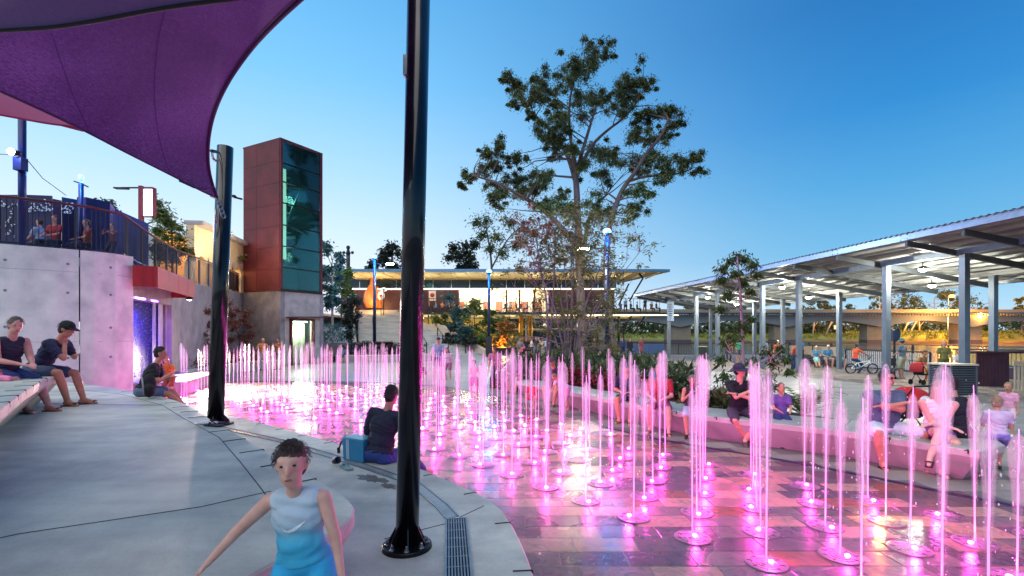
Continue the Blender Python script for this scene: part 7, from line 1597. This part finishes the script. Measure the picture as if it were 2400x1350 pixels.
# --- small boy in the foreground, leaning a hand on the upper terrace
boy, bi = person('small boy in pale singlet with white tick mark and turquoise shorts leaning on the ledge', (-.88, 2.05, .38), 184, h=1.06, fat=1.05, hair=('short', '#3a2a24'), top=('tank', '#9fb6c9'), bottom=('long_shorts', '#2fa6d6'), skin='#d3a595', vox=.0075, lean=10, side=3, yaw=8, pitch=-6, hands=[(-.2, .10, .46), (.42, .10, .53)], elbows=[(-.8, -.5, -.2), (.5, -.6, .3)], shoes=('none', '#111111'), feet=[(-.13, .0, .06), (.13, .06, .06)])
m_, t_, b_ = newmat('singlet_two_tone'); n_ = t_.nodes; l_ = t_.links; tc_ = n_.new('ShaderNodeTexCoord'); sp_ = n_.new('ShaderNodeSeparateXYZ'); l_.new(tc_.outputs['Object'], sp_.inputs[0]); nz_ = n_.new('ShaderNodeTexNoise'); nz_.inputs['Scale'].default_value = 7; l_.new(tc_.outputs['Object'], nz_.inputs['Vector'])
ma_ = n_.new('ShaderNodeMath'); ma_.operation = 'MULTIPLY_ADD'; ma_.inputs[1].default_value = .10; l_.new(nz_.outputs[0], ma_.inputs[0]); l_.new(sp_.outputs[2], ma_.inputs[2])
r_ = ramp(t_, [(.70, C('#38a6cc')), (.74, C('#58b4d2')), (.80, C('#a9bccb')), (.9, C('#b7c6d2'))], ma_.outputs[0]); l_.new(r_.outputs[0], b_.inputs['Base Color']); b_.inputs['Roughness'].default_value = .85
wv_ = n_.new('ShaderNodeTexNoise'); wv_.inputs['Scale'].default_value = 22; wv_.inputs['Detail'].default_value = 5; l_.new(tc_.outputs['Object'], wv_.inputs['Vector']); bp_ = n_.new('ShaderNodeBump'); bp_.inputs['Strength'].default_value = .5; bp_.inputs['Distance'].default_value = .01; l_.new(wv_.outputs[0], bp_.inputs['Height']); l_.new(bp_.outputs[0], b_.inputs['Normal'])
for q in boy.children:
    if q.name.startswith('shirt'): q.data.materials[0] = m_
from mathutils.bvhtree import BVHTree
def decal(root, part, outline, m, c, dirv, up, name, lift=.003):
    """flat print pressed on to a garment: outline points around c are dropped on to its surface"""
    ob = [q for q in root.children if q.name.split('.')[0] == part][0]; bv = BVHTree.FromPolygons([v.co for v in ob.data.vertices], [p.vertices[:] for p in ob.data.polygons])
    rt_ = dirv.cross(up).normalized(); up_ = rt_.cross(dirv).normalized(); mb = MB(); top, bot = outline; ring = []
    for (a, b), (a2, b2) in zip(top, bot):
        r_ = []
        for (u_, v_) in ((a, b), (a2, b2)):
            p = c + rt_ * u_ + up_ * v_ - dirv * .5; hit = bv.ray_cast(p, dirv); r_.append((hit[0] if hit[0] else c) - dirv * lift)
        ring.append(r_)
    mb.loft(ring); o = mb.build(name, m, root, local=True); return o
sw_t = [(-.045, .004), (-.036, -.012), (-.02, -.016), (.0, -.008), (.025, .004), (.055, .020)]; sw_b = [(-.045, .003), (-.038, -.022), (-.018, -.030), (.005, -.022), (.03, -.004), (.055, .0195)]
decal(boy, 'shirt', (sw_t, sw_b), mat('print_white', '#f2f4f6', rough=.6, var=.02), bi['H'] + bi['u'] * .33 * bi['s'], -bi['fw'], bi['u'], 'tick_mark')
# --- family standing in the middle distance
person('man in cap, grey printed shirt and plum shorts standing in the fountain spray', (-3.1, 20.4, 0), 185, h=1.78, fat=1.15, hair=('short', '#2a1d16'), hat=('cap', '#20243c'), top=('tee', '#7d8fb0'), bottom=('shorts', '#5a3a6a'), vox=.02, shoes=('sandal', '#333333'))
person('girl in pale top standing close to the man in the grey printed shirt', (-2.65, 20.2, 0), 160, h=1.36, hair=('long', '#3a2a26'), top=('tee', '#b7a6b8'), bottom=('shorts', '#8a5a78'), vox=.02, lean=8, shoes=('none', '#111111'))
person('toddler crouching left of the man in the grey printed shirt', (-3.72, 20.6, 0), 150, h=.95, hair=('short', '#3a2a20'), top=('tee', '#4a3a66'), bottom=('shorts', '#a04a5a'), vox=.02, pose='floor', hip=(0, 0, .28), lean=25, feet=[(-.1, .2, .05), (.1, .22, .05)], shoes=('none', '#111111'))
person('dark haired child standing low among the middle jets', (-1.15, 14.6, 0), 190, h=1.12, hair=('short', '#1a1416'), top=('none', '#222222'), bottom=('shorts', '#8a2a6a'), skin='#b98480', vox=.02, shoes=('none', '#111111'))
person('stooping adult in mottled pink top left of the planter', (-.55, 17.3, 0), 170, h=1.6, lean=38, hair=('short', '#5a4a48'), top=('tee', '#9a6a82'), bottom=('pants', '#5a4a60'), vox=.022, fat=1.2, hands=[(-.2, .5, .55), (.2, .5, .55)])
person('adult in plum shirt seated on the planter end beside the stooping one', (.1, 16.2, 0), 165, h=1.62, pose='sit', seat=.4, hair=('short', '#3a2c30'), top=('tee', '#7a4a78'), bottom=('shorts', '#9a5a92'), fat=1.2, vox=.022, lean=18)
person('person in dark cap and dark purple shirt at the far bench end', (1.22, 13.25, 0), 150, h=1.74, pose='sit', seat=.45, hair=('short', '#33262a'), hat=('cap', '#4a3a46'), top=('tee', '#3a1f3c'), bottom=('shorts', '#b03a6a'), vox=.018, fat=1.15, lean=20)
person('small child in red clothes squatting before the far end of the curved bench', (.55, 12.6, 0), 160, h=1.05, pose='floor', hip=(0, 0, .26), hair=('short', '#5a3a30'), top=('tee', '#d0303a'), bottom=('shorts', '#d05a7a'), vox=.018, lean=20, feet=[(-.1, .22, .05), (.1, .25, .05)], shoes=('none', '#111111'))
person('child in white top bending beside the small child in red', (1.35, 12.0, 0), 120, h=1.1, hair=('short', '#8a6a50'), top=('tee', '#dcc6da'), bottom=('shorts', '#c07aa8'), vox=.018, lean=50, hands=[(-.1, .5, .35), (.1, .5, .35)], shoes=('none', '#111111'))
person('person in navy shirt bowed forward on the curved bench behind the pink woman', (2.62, 10.72, 0), 150, h=1.74, pose='sit', seat=.45, hair=('none', '#222222'), hat=('cap', '#1c2547'), top=('tee', '#1c2547'), bottom=('shorts', '#2a2a44'), vox=.016, fat=1.2, lean=28, pitch=-25)
person('woman in red pink top seated on the curved bench left of the grey haired child', (2.98, 9.72, 0), 158, h=1.68, pose='sit', seat=.45, hair=('bun', '#b09880'), top=('tee', '#a8283c'), bottom=('shorts', '#8a3a72'), skin='#d09a94', vox=.013, fat=1.15, lean=14, feet=[(-.2, .55, .075), (.16, .38, .075)], shoes=('sandal', '#201418'))
person('grey haired child in dark singlet and pale shorts on the curved bench', (3.42, 9.2, 0), 163, h=1.36, pose='sit', seat=.45, hair=('short', '#8a827c'), top=('tank', '#33242e'), bottom=('long_shorts', '#b9b4d6'), skin='#c38c78', vox=.013, lean=16, yaw=12, feet=[(-.05, .2, .075), (.1, .34, .075)], hands=[(-.08, .25, .82), (.06, .28, .80)], shoes=('shoe', '#1c161c'))
hm_, hi = person('man in dark bucket hat and black shirt, arms crossed, on the curved bench', (4.08, 8.72, 0), 172, h=1.80, pose='sit', seat=.45, hair=('short', '#2a2020'), hat=('bucket', '#2c3048'), top=('tee', '#12121f'), bottom=('long_shorts', '#46344e'), skin='#d8a08c', vox=NV, lean=8, yaw=48, pitch=-10, knees=[(-.55, 1, .4), (.55, 1, .4)], feet=[(.02, .42, .075), (-.06, .30, .075)], hands=[(.13, .27, .86), (-.12, .25, .92)], elbows=[(-1, .1, -.5), (1, .1, -.5)], shoes=('shoe', '#4a4640'), foot_yaw=(10, 30))
a_ = hi['arms'][0]; dd = (a_[2] - a_[1]).normalized(); mb = MB(); mb.tube([a_[2] - dd * .035, a_[2] - dd * .012], .034, n=12); mb.build('watch_strap', M_BLACK, hm_, local=True); mb = MB(); mb.ball(a_[2] - dd * .024 + Vector((0, .02, .026)), .018, sc3=(1, 1, .5)); mb.build('watch_face', M_STEEL, hm_, local=True)
person('child in purple top seated behind the jets right of the man in the bucket hat', (4.68, 8.42, 0), 170, h=1.15, pose='sit', seat=.45, hair=('short', '#6a4a4a'), top=('tee', '#6a4a9a'), bottom=('shorts', '#3a3a7a'), vox=.016)
person('heavy man in sunglasses and white shorts, arms crossed, on the curved bench', (5.52, 7.20, 0), 172, h=1.78, pose='sit', seat=.45, hair=('short', '#3a2f30'), top=('tee', '#54607f'), bottom=('long_shorts', '#cfd0e4'), skin='#c58878', vox=NV, fat=1.42, lean=5, yaw=22, glasses=True, knees=[(-.5, 1, .4), (.5, 1, .4)], feet=[(-.26, .34, .075), (.20, .36, .075)], hands=[(.15, .29, .87), (-.15, .27, .93)], elbows=[(-1, .1, -.4), (1, .1, -.4)], shoes=('sandal', '#221820'))
person('blond woman in white singlet and purple shorts, legs crossed, beside the heavy man', (5.98, 6.82, 0), 148, h=1.66, pose='sit', seat=.45, hair=('long', '#b8a184'), top=('tank', '#ece6ee'), bottom=('short', '#7a3a8e'), skin='#e3b0a4', vox=NV, fat=1.08, lean=20, yaw=-5, feet=[(.0, .36, .075), (.16, .60, .27)], knees=[(-.3, 1, .3), (-.5, .8, .9)], hands=[(.12, .34, .68), (-.10, .36, .66)], shoes=('sandal', '#3c2a3e'))
person('boy in black tank top seated with his back turned at the bench end', (6.32, 6.86, 0), -12, h=1.62, pose='sit', seat=.45, hair=('short', '#30201f'), top=('tank', '#191a2b'), bottom=('shorts', '#2a1f2c'), skin='#c08c78', vox=.011, fat=1.15, lean=8, hands=[(-.12, .3, .65), (.12, .3, .65)])
person('small child in lilac shorts seated right of the boy in black tank top', (6.72, 6.68, 0), -30, h=1.12, pose='sit', seat=.45, hair=('short', '#b09a80'), top=('tee', '#c8b8dc'), bottom=('shorts', '#8a7ad0'), skin='#d8a890', vox=.012, lean=6)
person('toddler in pink walking on the paving at the right edge', (9.35, 9.1, 0), 120, h=.97, hair=('short', '#c0a080'), top=('tee', '#e6a0c0'), bottom=('shorts', '#d8b8c8'), vox=.014, shoes=('shoe', '#e0d8dc'), feet=[(-.08, .14, .06), (.09, -.12, .06)])
# --- group standing near the stairs
def col(*a): return a
grp = [(1219, 39.5, 'woman in grey top at the left of the standing group by the stairs', '#8d8890', '#3a3440', 180), (1234, 40.2, 'man in dark patterned shirt in the standing group by the stairs', '#2c2430', '#332c38', 200), (1246, 39, 'man in white shirt and black shorts in the standing group', '#dcdcdc', '#17171c', 90),
       (1257, 40.5, 'person in black top between the white shirt and the beige shirt', '#23232c', '#7a7e86', 150), (1271, 38.6, 'man in beige shirt carrying a satchel in the standing group', '#c4a67e', '#a89f90', -60), (1280, 41.5, 'person in pale blue shirt behind the man in beige', '#b9cbd8', '#4a5060', 190), (1262, 43, 'fair haired woman at the back of the standing group', '#b4a694', '#5a5a66', 180)]
for i, (px, d, lab, tcol, bcol, rz) in enumerate(grp):
    person(lab, (bX(px, d), d, 0), rz, h=1.62 + .04 * (i % 4), top=('tee', tcol), bottom=('pants' if i in (3, 4, 5) else 'shorts', bcol), hair=(('long', 'short', 'short', 'short', 'short', 'short', 'long')[i], ('#7a5a3e', '#1c1614', '#3a2a20', '#241a16', '#4a3c34', '#2c221c', '#c8b294')[i]), vox=.028, shoes=('shoe', '#33302e'), hands=[(-.2, .22, 1.0), (.24, .1, .85)])
person('woman in red dress with pale shawl walking near the blue barrier', (bX(1503, 41), 41, 0), 170, h=1.66, top=('long_dress', '#9c4a58'), bottom=('none', '#111111'), hair=('short', '#cfc4ba'), vox=.028, shoes=('shoe', '#222222'))
for i, (px, d, c) in enumerate(((1443, 38, '#22243c'), (1459, 40, '#2a3a6a'), (1476, 37.5, '#1c1c30'), (1372, 37, '#2a2440'), (1392, 39, '#8a6a72'))):
    person(('person in dark jacket left of the two beside the blue barrier', 'person in blue top in the middle by the blue barrier', 'person in near black coat nearest the blue barrier', 'person in dark top behind the multi stemmed tree', 'person in dusty pink behind the multi stemmed tree')[i], (bX(px, d), d, 0), 150 + 20 * i, h=1.7, top=('long', c), bottom=('pants', '#1c1e30'), hair=('short', '#2a2020'), vox=.03, shoes=('shoe', '#15151a'))
# --- people under the pavilion
bench_o = thing('park_bench', 'dark slatted bench under the old couple beneath the pavilion', 'bench', (18.2, 28.2, 0))
for k in range(4): mb = MB(); mb.box((18.15, 28.05 + .11 * k, .44), (1.9, .09, .035)); mb.build('slat', M_RAILD, bench_o)
for k in range(8): mb = MB(); mb.box((17.3 + .24 * k, 28.0, .21), (.05, .04, .4)); mb.build('bar', M_RAILD, bench_o)
person('white haired old woman in turquoise skirt, first of the couple under the pavilion', (17.75, 28.2, 0), 150, h=1.58, pose='sit', seat=.46, hair=('short', '#d8d8d2'), top=('cap', '#4a8ab0'), bottom=('skirt', '#8cc8cc'), skin='#c99a7e', vox=.018, lean=12, feet=[(-.15, .75, .075), (-.02, .8, .075)], fat=1.1)
person('white haired old man in blue shirt, second of the couple under the pavilion', (18.35, 28.15, 0), 165, h=1.7, pose='sit', seat=.46, hair=('short', '#dcdad2'), top=('tee', '#3f86b8'), bottom=('long_shorts', '#9a9a8e'), skin='#c99478', vox=.018, lean=14, fat=1.15, shoes=('shoe', '#8a8478'))
person('seated person in blue half hidden by a pavilion post right of the old man', (19.0, 28.0, 0), 165, h=1.65, pose='sit', seat=.46, hair=('short', '#5a4a40'), top=('tee', '#5a7a86'), bottom=('skirt', '#7ab0c4'), vox=.022)
person('cyclist in orange shirt and green cap sitting on a small bicycle', (bX(2004, 23.8), 23.8, 0), -82, h=1.66, hair=('short', '#3a2a20'), hat=('cap', '#3d6a58'), top=('tee', '#e2603c'), bottom=('pants', '#26497c'), skin='#b9826a', vox=.018, hip=(0, -.02, .72), lean=12, feet=[(-.12, .25, .22), (.14, .05, .06)], hands=[(-.22, .55, .88), (.22, .55, .88)], shoes=('shoe', '#222222'))
person('standing man in wide hat, slate shirt and pale shorts behind the fishing gear', (bX(2115, 20.5), 20.5, 0), 20, h=1.74, hair=('short', '#4a4a44'), hat=('bucket', '#4a6a6c'), top=('tee', '#5c6c80'), bottom=('long_shorts', '#aab09a'), skin='#b08a70', vox=.02, hands=[(-.25, .25, 1.0), (.25, .3, 1.1)])
person('bare armed man in khaki seated forward left of the olive clad one', (bX(2150, 19.8), 19.8, 0), 200, h=1.72, pose='sit', seat=.45, hair=('short', '#4a3222'), top=('tee', '#a88a5a'), bottom=('shorts', '#b08a4c'), skin='#c0885e', vox=.02, lean=22, fat=1.1)
person('figure in olive green top standing at the rail below the orange street lamp', (bX(2212, 20), 20, 0), 160, h=1.66, hair=('long', '#a48a5e'), top=('tee', '#6e7040'), bottom=('shorts', '#5a5638'), vox=.022)
person('person in white shirt partly behind the nearest pavilion post', (bX(2246, 19.4), 19.4, 0), 180, h=1.62, pose='sit', seat=.5, hair=('short', '#3a2a20'), top=('tee', '#d8dcdf'), bottom=('shorts', '#3a3f50'), vox=.022)
person('bare legged girl in pale top sitting at the rail with legs stretched out', (bX(2305, 18.6), 18.6, 0), 155, h=1.6, pose='sit', seat=.55, hair=('pony', '#33241c'), top=('tank', '#c8a48a'), bottom=('short', '#2a1f24'), skin='#c69678', vox=.018, lean=14, feet=[(-.1, .75, .1), (.05, .8, .1)])
for i, (px, d, tcol, lab, hh, ln) in enumerate(((1858, 26, '#d4502e', 'person in orange red top bending behind the young gum tree', 1.66, 40), (1822, 27.5, '#c9543a', 'person in coral top behind the leaves of the young gum tree', 1.6, 5), (1790, 29, '#6f7d96', 'person in slate blue top behind the young gum tree stem', 1.7, 0), (1731, 33, '#3fae8a', 'person in green top left of the young gum tree stem', 1.66, 0), (1708, 34, '#b0705a', 'person in rust top far left behind the young gum tree', 1.62, 0), (1878, 31, '#3f6ea0', 'person in blue top at the fence left of the old couple', 1.7, 0))):
    person(lab, (bX(px, d), d, 0), (200, 170, 150, 190, 160, 120)[i], h=hh, lean=ln, top=('tee', tcol), bottom=(('pants', '#2f4a7c'), ('shorts', '#3a3a4a'), ('pants', '#6a6e8a'), ('shorts', '#555566'), ('pants', '#3a3444'), ('pants', '#22283a'))[i], hair=('short', ('#caa', '#e0ddd6', '#3a3030', '#2a2020', '#4a3a30', '#2c2420')[i] if i else '#4a3a30'), vox=.026)
person('child in pink standing beside the bending person in orange red', (bX(1806, 24), 24, 0), 200, h=1.1, top=('dress', '#d86a98'), bottom=('none', '#111111'), hair=('short', '#5a4030'), vox=.024)
# --- diners on the restaurant balcony
rd = random.Random(31); dpx = [1006, 1022, 1036, 1049, 1063, 1094, 1108, 1186, 1197, 1209, 1222, 1236, 1250, 1262, 1455, 1466, 1478, 1493, 1512, 1526, 1538]
dc = ['#a8643e', '#5a7fae', '#c98a5a', '#3f5f8e', '#b87048', '#d8cdb8', '#7a8a96', '#2f3f6a', '#c8c8cc', '#d0a888', '#a04a3a', '#384a6a', '#5a3a4a', '#c89878', '#2a5a9a', '#5a8ab4', '#33507e', '#3a5a4a', '#22262e', '#c8703a', '#23262e']
dn = ['rust', 'sky blue', 'tan', 'denim blue', 'terracotta', 'cream', 'grey blue', 'navy', 'silver grey', 'peach', 'brick red', 'slate', 'plum', 'apricot', 'royal blue', 'light blue', 'indigo', 'bottle green', 'black', 'orange', 'charcoal']
wh = ['beside the poster', 'near the poster'] + ['on the balcony left of the blue lamp'] * 5 + ['on the balcony right of the blue lamp'] * 7 + ['at the right end of the balcony'] * 7
for i, px in enumerate(dpx):
    d = 54.6 + rd.random() * 1.6; ps = 'sit' if i % 3 else 'stand'
    person('diner in %s top %s' % (dn[i], wh[i]), (bX(px, d), d, 4.44), rd.uniform(100, 260), h=1.62 + .12 * rd.random(), pose=ps, top=('tee', dc[i]), bottom=('pants', '#2a2c38'), hair=('short', ('#2a1d16', '#6a4a2e', '#1c1614')[i % 3]), vox=.05, shoes=('none', '#111111'), skin='#c08a68')
# --- people on the upper street behind the left railing
for i, (px, d, tcol, rz, lab, ps) in enumerate(((130, 14.4, '#8e2430', 180, 'person in dark red seen through the left railing', 'sit'), (95, 14.8, '#8a8ca8', 90, 'person in pale grey seen through the left railing', 'sit'), (264, 15.0, '#5a3848', 175, 'person in dusky top holding a phone behind the left railing', 'stand'), (205, 14.9, '#7a3a30', 150, 'person in brick coloured top beside the blue kiosk', 'sit'))):
    person(lab, (bX(px, d), d, 4.14), rz, h=1.66 if ps == 'sit' else 1.2, pose=ps, top=('tee', tcol), bottom=('pants', '#20223a'), hair=('short', '#2a1d1a'), vox=.022, skin='#b98a80', hands=None if ps == 'sit' else [(-.06, .25, .95), (.06, .25, .95)])

# ------------------------------------------------------------------ small things
# wrist watch of the man in the bucket hat is left to his arm; sandals, boots, bag, cup
def sandal(loc, rz, m, name='sandal', label='', strap=True):
    o = thing(name, label, 'sandal', loc, rz=rz); mb = MB(); prof = [(-.042, -.11), (-.047, -.02), (-.052, .07), (-.04, .125), (0, .145), (.04, .12), (.046, .06), (.036, -.03), (.034, -.11), (0, -.13)]
    mb.prism(prof, .002, .018); mb.build('sole', m, o, local=True)
    if strap: mb = MB(); mb.tube([(-.048, .03, .015), (-.02, .06, .045), (.0, .09, .02)], .007, n=5); mb.tube([(.045, .03, .015), (.02, .06, .045), (0, .09, .02)], .007, n=5); mb.build('strap', m, o, local=True)
M_BLK = mat('black_rubber', '#0c0c0f', rough=.7)
q = G(507, 992, .85); sandal(tuple(q), R(75), M_BLK, label='black sandal on the terrace edge left of the shorter post, the farther one')
q = G(503, 999, .85); sandal((q.x, q.y, .852), R(70), M_BLK, label='black sandal on the terrace edge left of the shorter post, the nearer one')
q = G(484, 995, .85); o = thing('crumpled_tissue', 'crumpled white tissue beside the pair of black sandals', 'tissue', (q.x, q.y, .852)); mb = MB(); mb.ball((0, 0, .02), .05, n=10, m=6, sc3=(2.0, 1, .45)); mb.ball((.08, .02, .018), .03, sc3=(1.4, 1, .6)); remeshed('paper', mb, .009, mat('tissue', '#e6dfdc', rough=.8), o, wrinkle=.008, seed=1)
# pink ankle boots
for k, (x, y) in enumerate(((-6.62, 6.28), (-6.78, 6.36))):
    o = thing('ankle_boot', ('pink ankle boot at the lip of the seating block, the nearer of the pair', 'brown lined pink ankle boot behind the nearer one on the seating block')[k], 'boot', (x, y, 1.302), rz=R(-95)); mb = MB(); caps(mb, (0, -.06, .045), (0, .10, .035), .042, .034); caps(mb, (0, -.06, .05), (0, -.07, .115), .042, .044); mb.box((0, .02, .012), (.07, .24, .022)); remeshed('boot_body', mb, .009, mat('boot_pink', '#d8709c' if k == 0 else '#8a5a44', rough=.5), o)
    mb = MB(); mb.lathe([(.044, 0), (.05, .018), (.045, .03)], c=(0, -.07, .11), n=14); mb.build('cuff', mat('boot_lining', '#8a5f3c', rough=.9), o, local=True)
# blue striped cool bag with dark front flap
q = G(842, 1078, .38); bag = thing('cool_bag', 'turquoise striped cool bag with black strap beside the person in the navy hoodie', 'bag', tuple(q), rz=R(-28))
MBL = mat('bag_blue', '#2a7fa8', rough=.4, var=.12, scale=5)
mb = MB(); mb.lathe([(.0, .0), (.9, 0), (1, .06), (1.02, .5), (1.06, .97), (1.0, 1.0)], n=4, smooth=False); M2 = Matrix.Rotation(R(45), 3, 'Z'); mb.v = [tuple(M2 @ Vector((a, b, 0)) + Vector((0, 0, c))) for a, b, c in mb.v]; mb.v = [(a * .23, b * .14, c * .27) for a, b, c in mb.v]; mb.build('bag_body', MBL, bag, local=True)
for k in range(3): mb = MB(); mb.bar((-.10 + .018 * k, -.1025, .02), (-.105 + .018 * k, -.1075, .26), .006, .004); mb.build('stripe', mat('bag_stripe', '#dfeaf2', var=.03), bag, local=True)
mb = MB(); mb.box((0, 0, .275), (.345, .21, .012)); mb.build('bag_lid', mat('bag_lid', '#5a9aa6', rough=.4), bag, local=True)
mb = MB(); mb.tube([(-.205, -.03, .28), (-.225, -.03, .2), (-.215, -.02, .05)], .014, n=6); mb.tube([(-.21, -.03, .27), (-.26, -.05, .19), (-.29, -.05, .10)], .010, n=6); mb.bar((-.30, -.05, .13), (-.29, -.05, .06), .03, .02); mb.build('strap', M_BLK, bag, local=True)
q = G(783, 1090, .38); o = thing('cup', 'small dark cup lying in the drain line', 'cup', (q.x, q.y, .385), rz=.6); mb = MB(); mb.lathe([(0, 0), (.034, .002), (.042, .08), (.038, .082), (.03, .01), (0, .008)], n=16); p_ = mb.build('cup_body', mat('cup_dark', '#24282a', rough=.4), o, local=True); p_.rotation_euler = (R(72), 0, R(20)); p_.location = (0, 0, .04)
q = G(812, 1098, .38); sandal((q.x, q.y, .384), R(40), mat('teal_rubber', '#7f9c9a', rough=.6), label='grey green flip flop at the drain line left of the navy hoodie')
# prams
def pram(label, loc, rz, fab, handle='#16161a', emblem=False, s=1.0):
    o = thing('pram', label, 'pram', loc, rz=rz); mfr = mat('pram_frame', '#1b1b20', rough=.4, metal=.5)
    def T(*p): return tuple(k * s for k in p)
    mb = MB()
    for sg in (-1, 1): mb.tube([T(sg * .24, -.45, 1.02), T(sg * .22, 0, .5), T(sg * .2, .35, .12)], .013, n=6); mb.tube([T(sg * .22, -.3, .12), T(sg * .22, .05, .55)], .013, n=6)
    mb.tube([T(-.24, -.45, 1.02), T(.24, -.45, 1.02)], .016, n=6); mb.build('frame', mfr, o, local=True)
    for sx in (-1, 1):
        for sy, r in ((-.3, .11), (.35, .09)):
            mb = MB(); mb.lathe([(r * .75, -.015), (r, -.018), (r, .018), (r * .75, .015)], n=18); w_ = mb.build('wheel', M_BLK, o, local=True); w_.rotation_euler = (0, R(90), 0); w_.location = Vector(T(sx * .24, sy, r / s))
    rings = []
    for i in range(9):
        a = R(-10 + 14 * i); rings.append([Vector(T(x * .25 / .25, -.12 - .30 * math.cos(a) * math.cos(x * 2.2) , .62 + .36 * math.sin(a) * math.cos(x * 2.2))) for x in np.linspace(-.25, .25, 9)])
    mb = MB(); mb.loft(rings, smooth=True); mb.build('hood', clothmat(fab), o, local=True)
    mb = MB(); mb.box(T(0, -.02, .45), T(.38, .34, .06)); mb.box(T(0, -.2, .62), T(.38, .06, .34)); mb.build('seat', clothmat(handle), o, local=True)
    if emblem:
        mb = MB(); mb.lathe([(0, 0), (.15, .0), (.15, .01), (0, .012)], n=24); e = mb.build('emblem', mat('emblem_white', '#e4e2e6', var=.08), o, local=True); e.rotation_euler = (R(80), 0, 0); e.location = Vector(T(0, -.44, .70)); 
        for (x, z, w2, h2) in ((0, .70, .16, .02), (-.03, .73, .05, .05), (.04, .67, .06, .04)): mb = MB(); mb.box(T(x, -.46, z), (w2, .01, h2)); mb.build('emblem_mark', mat('emblem_red', '#b02a30'), o, local=True)
    return o
pram('red hooded pram with round white emblem behind the seated couple', (7.05, 8.75, 0), R(10), '#c4222a', emblem=True)
pram('pink pram in the standing group by the stairs', (bX(1231, 38.5), 38.5, 0), R(-60), '#d8586e')
pram('black and red folded pram with long handle among the pavilion group', (bX(2160, 18.4), 18.4, 0), R(-70), '#a02028', s=.9)
pram('dark pram with blue hood behind the woman in red pink top', (bX(1556, 11.6), 11.6, .37), R(-60), '#2f5f96', s=.7)
# small bicycle
bk = thing('bicycle', 'white framed small bicycle under the cyclist in orange', 'bicycle', (bX(2020, 23.5), 23.5, 0), rz=R(-4)); MW = mat('bike_white', '#e3e6ea', rough=.3, var=.03)
def W(x, z, y=0): return (x, y, z)
for k, x in enumerate((-.52, .50)):
    mb = MB(); q = [Vector((math.cos(a) * .235, 0, math.sin(a) * .235)) for a in [2 * math.pi * i / 28 for i in range(29)]]; mb.tube(q, .026, n=8, cap=False); w_ = mb.build('wheel', M_BLK, bk, local=True); w_.location = (x, 0, .262)
    mb = MB(); mb.tube([p * .86 for p in q], .009, n=5, cap=False); mb.ball((0, 0, 0), .03)
    r_o = mb.build('rim', M_STEEL, w_, local=True)
    for i in range(12): a = math.pi * 2 * i / 12; mb = MB(); mb.tube([(0, 0, 0), (math.cos(a) * .2, 0, math.sin(a) * .2)], .003, n=4); s_o = mb.build('spoke', M_STEEL, None); s_o.parent = w_
mb = MB()
for a, b in ((W(-.52, .262), W(-.1, .30)), (W(-.52, .262), W(-.18, .56)), (W(-.1, .30), W(-.18, .58)), (W(-.18, .54), W(.33, .64)), (W(-.1, .30), W(.33, .58)), (W(.33, .66), W(.50, .262))): mb.tube([a, b], .021, n=8)
mb.build('frame', MW, bk, local=True)
mb = MB(); mb.tube([W(.33, .66), W(.30, .74), W(.36, .80)], .016, n=6); mb.tube([W(.33, .92, -.3), W(.36, .90, -.12), W(.34, .74, -.03), W(.34, .74, .03), W(.36, .90, .12), W(.33, .92, .3)], .013, n=6); mb.build('handlebar', M_BLK, bk, local=True)
mb = MB(); mb.ball(W(-.22, .63), .1, sc3=(1.3, .7, .3)); mb.build('saddle', M_BLK, bk, local=True)
mb = MB(); mb.lathe([(.0, -.01), (.09, -.01), (.09, .01), (0, .01)], n=16); c_ = mb.build('chainring', M_STEEL, bk, local=True); c_.rotation_euler = (R(90), 0, 0); c_.location = (-.1, -.03, .30)
mb = MB(); mb.tube([W(-.1, .30, -.05), W(.02, .19, -.06)], .012, n=6); mb.box((.03, -.11, .185), (.09, .09, .02)); mb.build('crank', M_BLK, bk, local=True)
# folding chairs near the rail
for k, (px, d, lab) in enumerate(((2100, 20.3, 'folding camp chair left of the standing man in the wide hat'), (2322, 18.3, 'folding chair with crossed legs at the rail by the maroon screen'))):
    x = bX(px, d); o = thing('folding_chair', lab, 'chair', (x, d, 0)); mb = MB()
    for sg in (-1, 1): mb.tube([(x + sg * .25, d - .25, 0), (x + sg * .2, d + .2, .5)], .014, n=6); mb.tube([(x + sg * .25, d + .25, 0), (x + sg * .2, d - .2, .5)], .014, n=6); mb.tube([(x + sg * .2, d + .2, .45), (x + sg * .22, d + .3, .95)], .014, n=6)
    mb.build('frame', M_GALV, o); mb = MB(); mb.box((x, d, .48), (.44, .42, .03)); mb.box((x, d + .27, .75), (.44, .03, .32)); mb.build('canvas', clothmat('#2c2a38'), o)
for k, (px, d, py) in enumerate(((1958, 38, 800), (1853, 38, 803))):
    pass
# small white buoys lights on the outer handrail
fb = thing('nesting_box', 'small white board on a post among the trees of the far bank', 'sign', (bX(1961, 228), 228, 2)); mb = MB(); p = P(1962, 767, 228); mb.box(p, (3.0, .3, 1.9)); mb.build('board', mat('board_white', '#d6d8d8'), fb); mb = MB(); mb.box((p.x, 228.2, p.z - 1.6), (.3, .3, 2.2)); mb.build('post', M_DARK, fb)
for s_ in list(bpy.data.scenes):
    if s_ != sc: bpy.data.scenes.remove(s_)
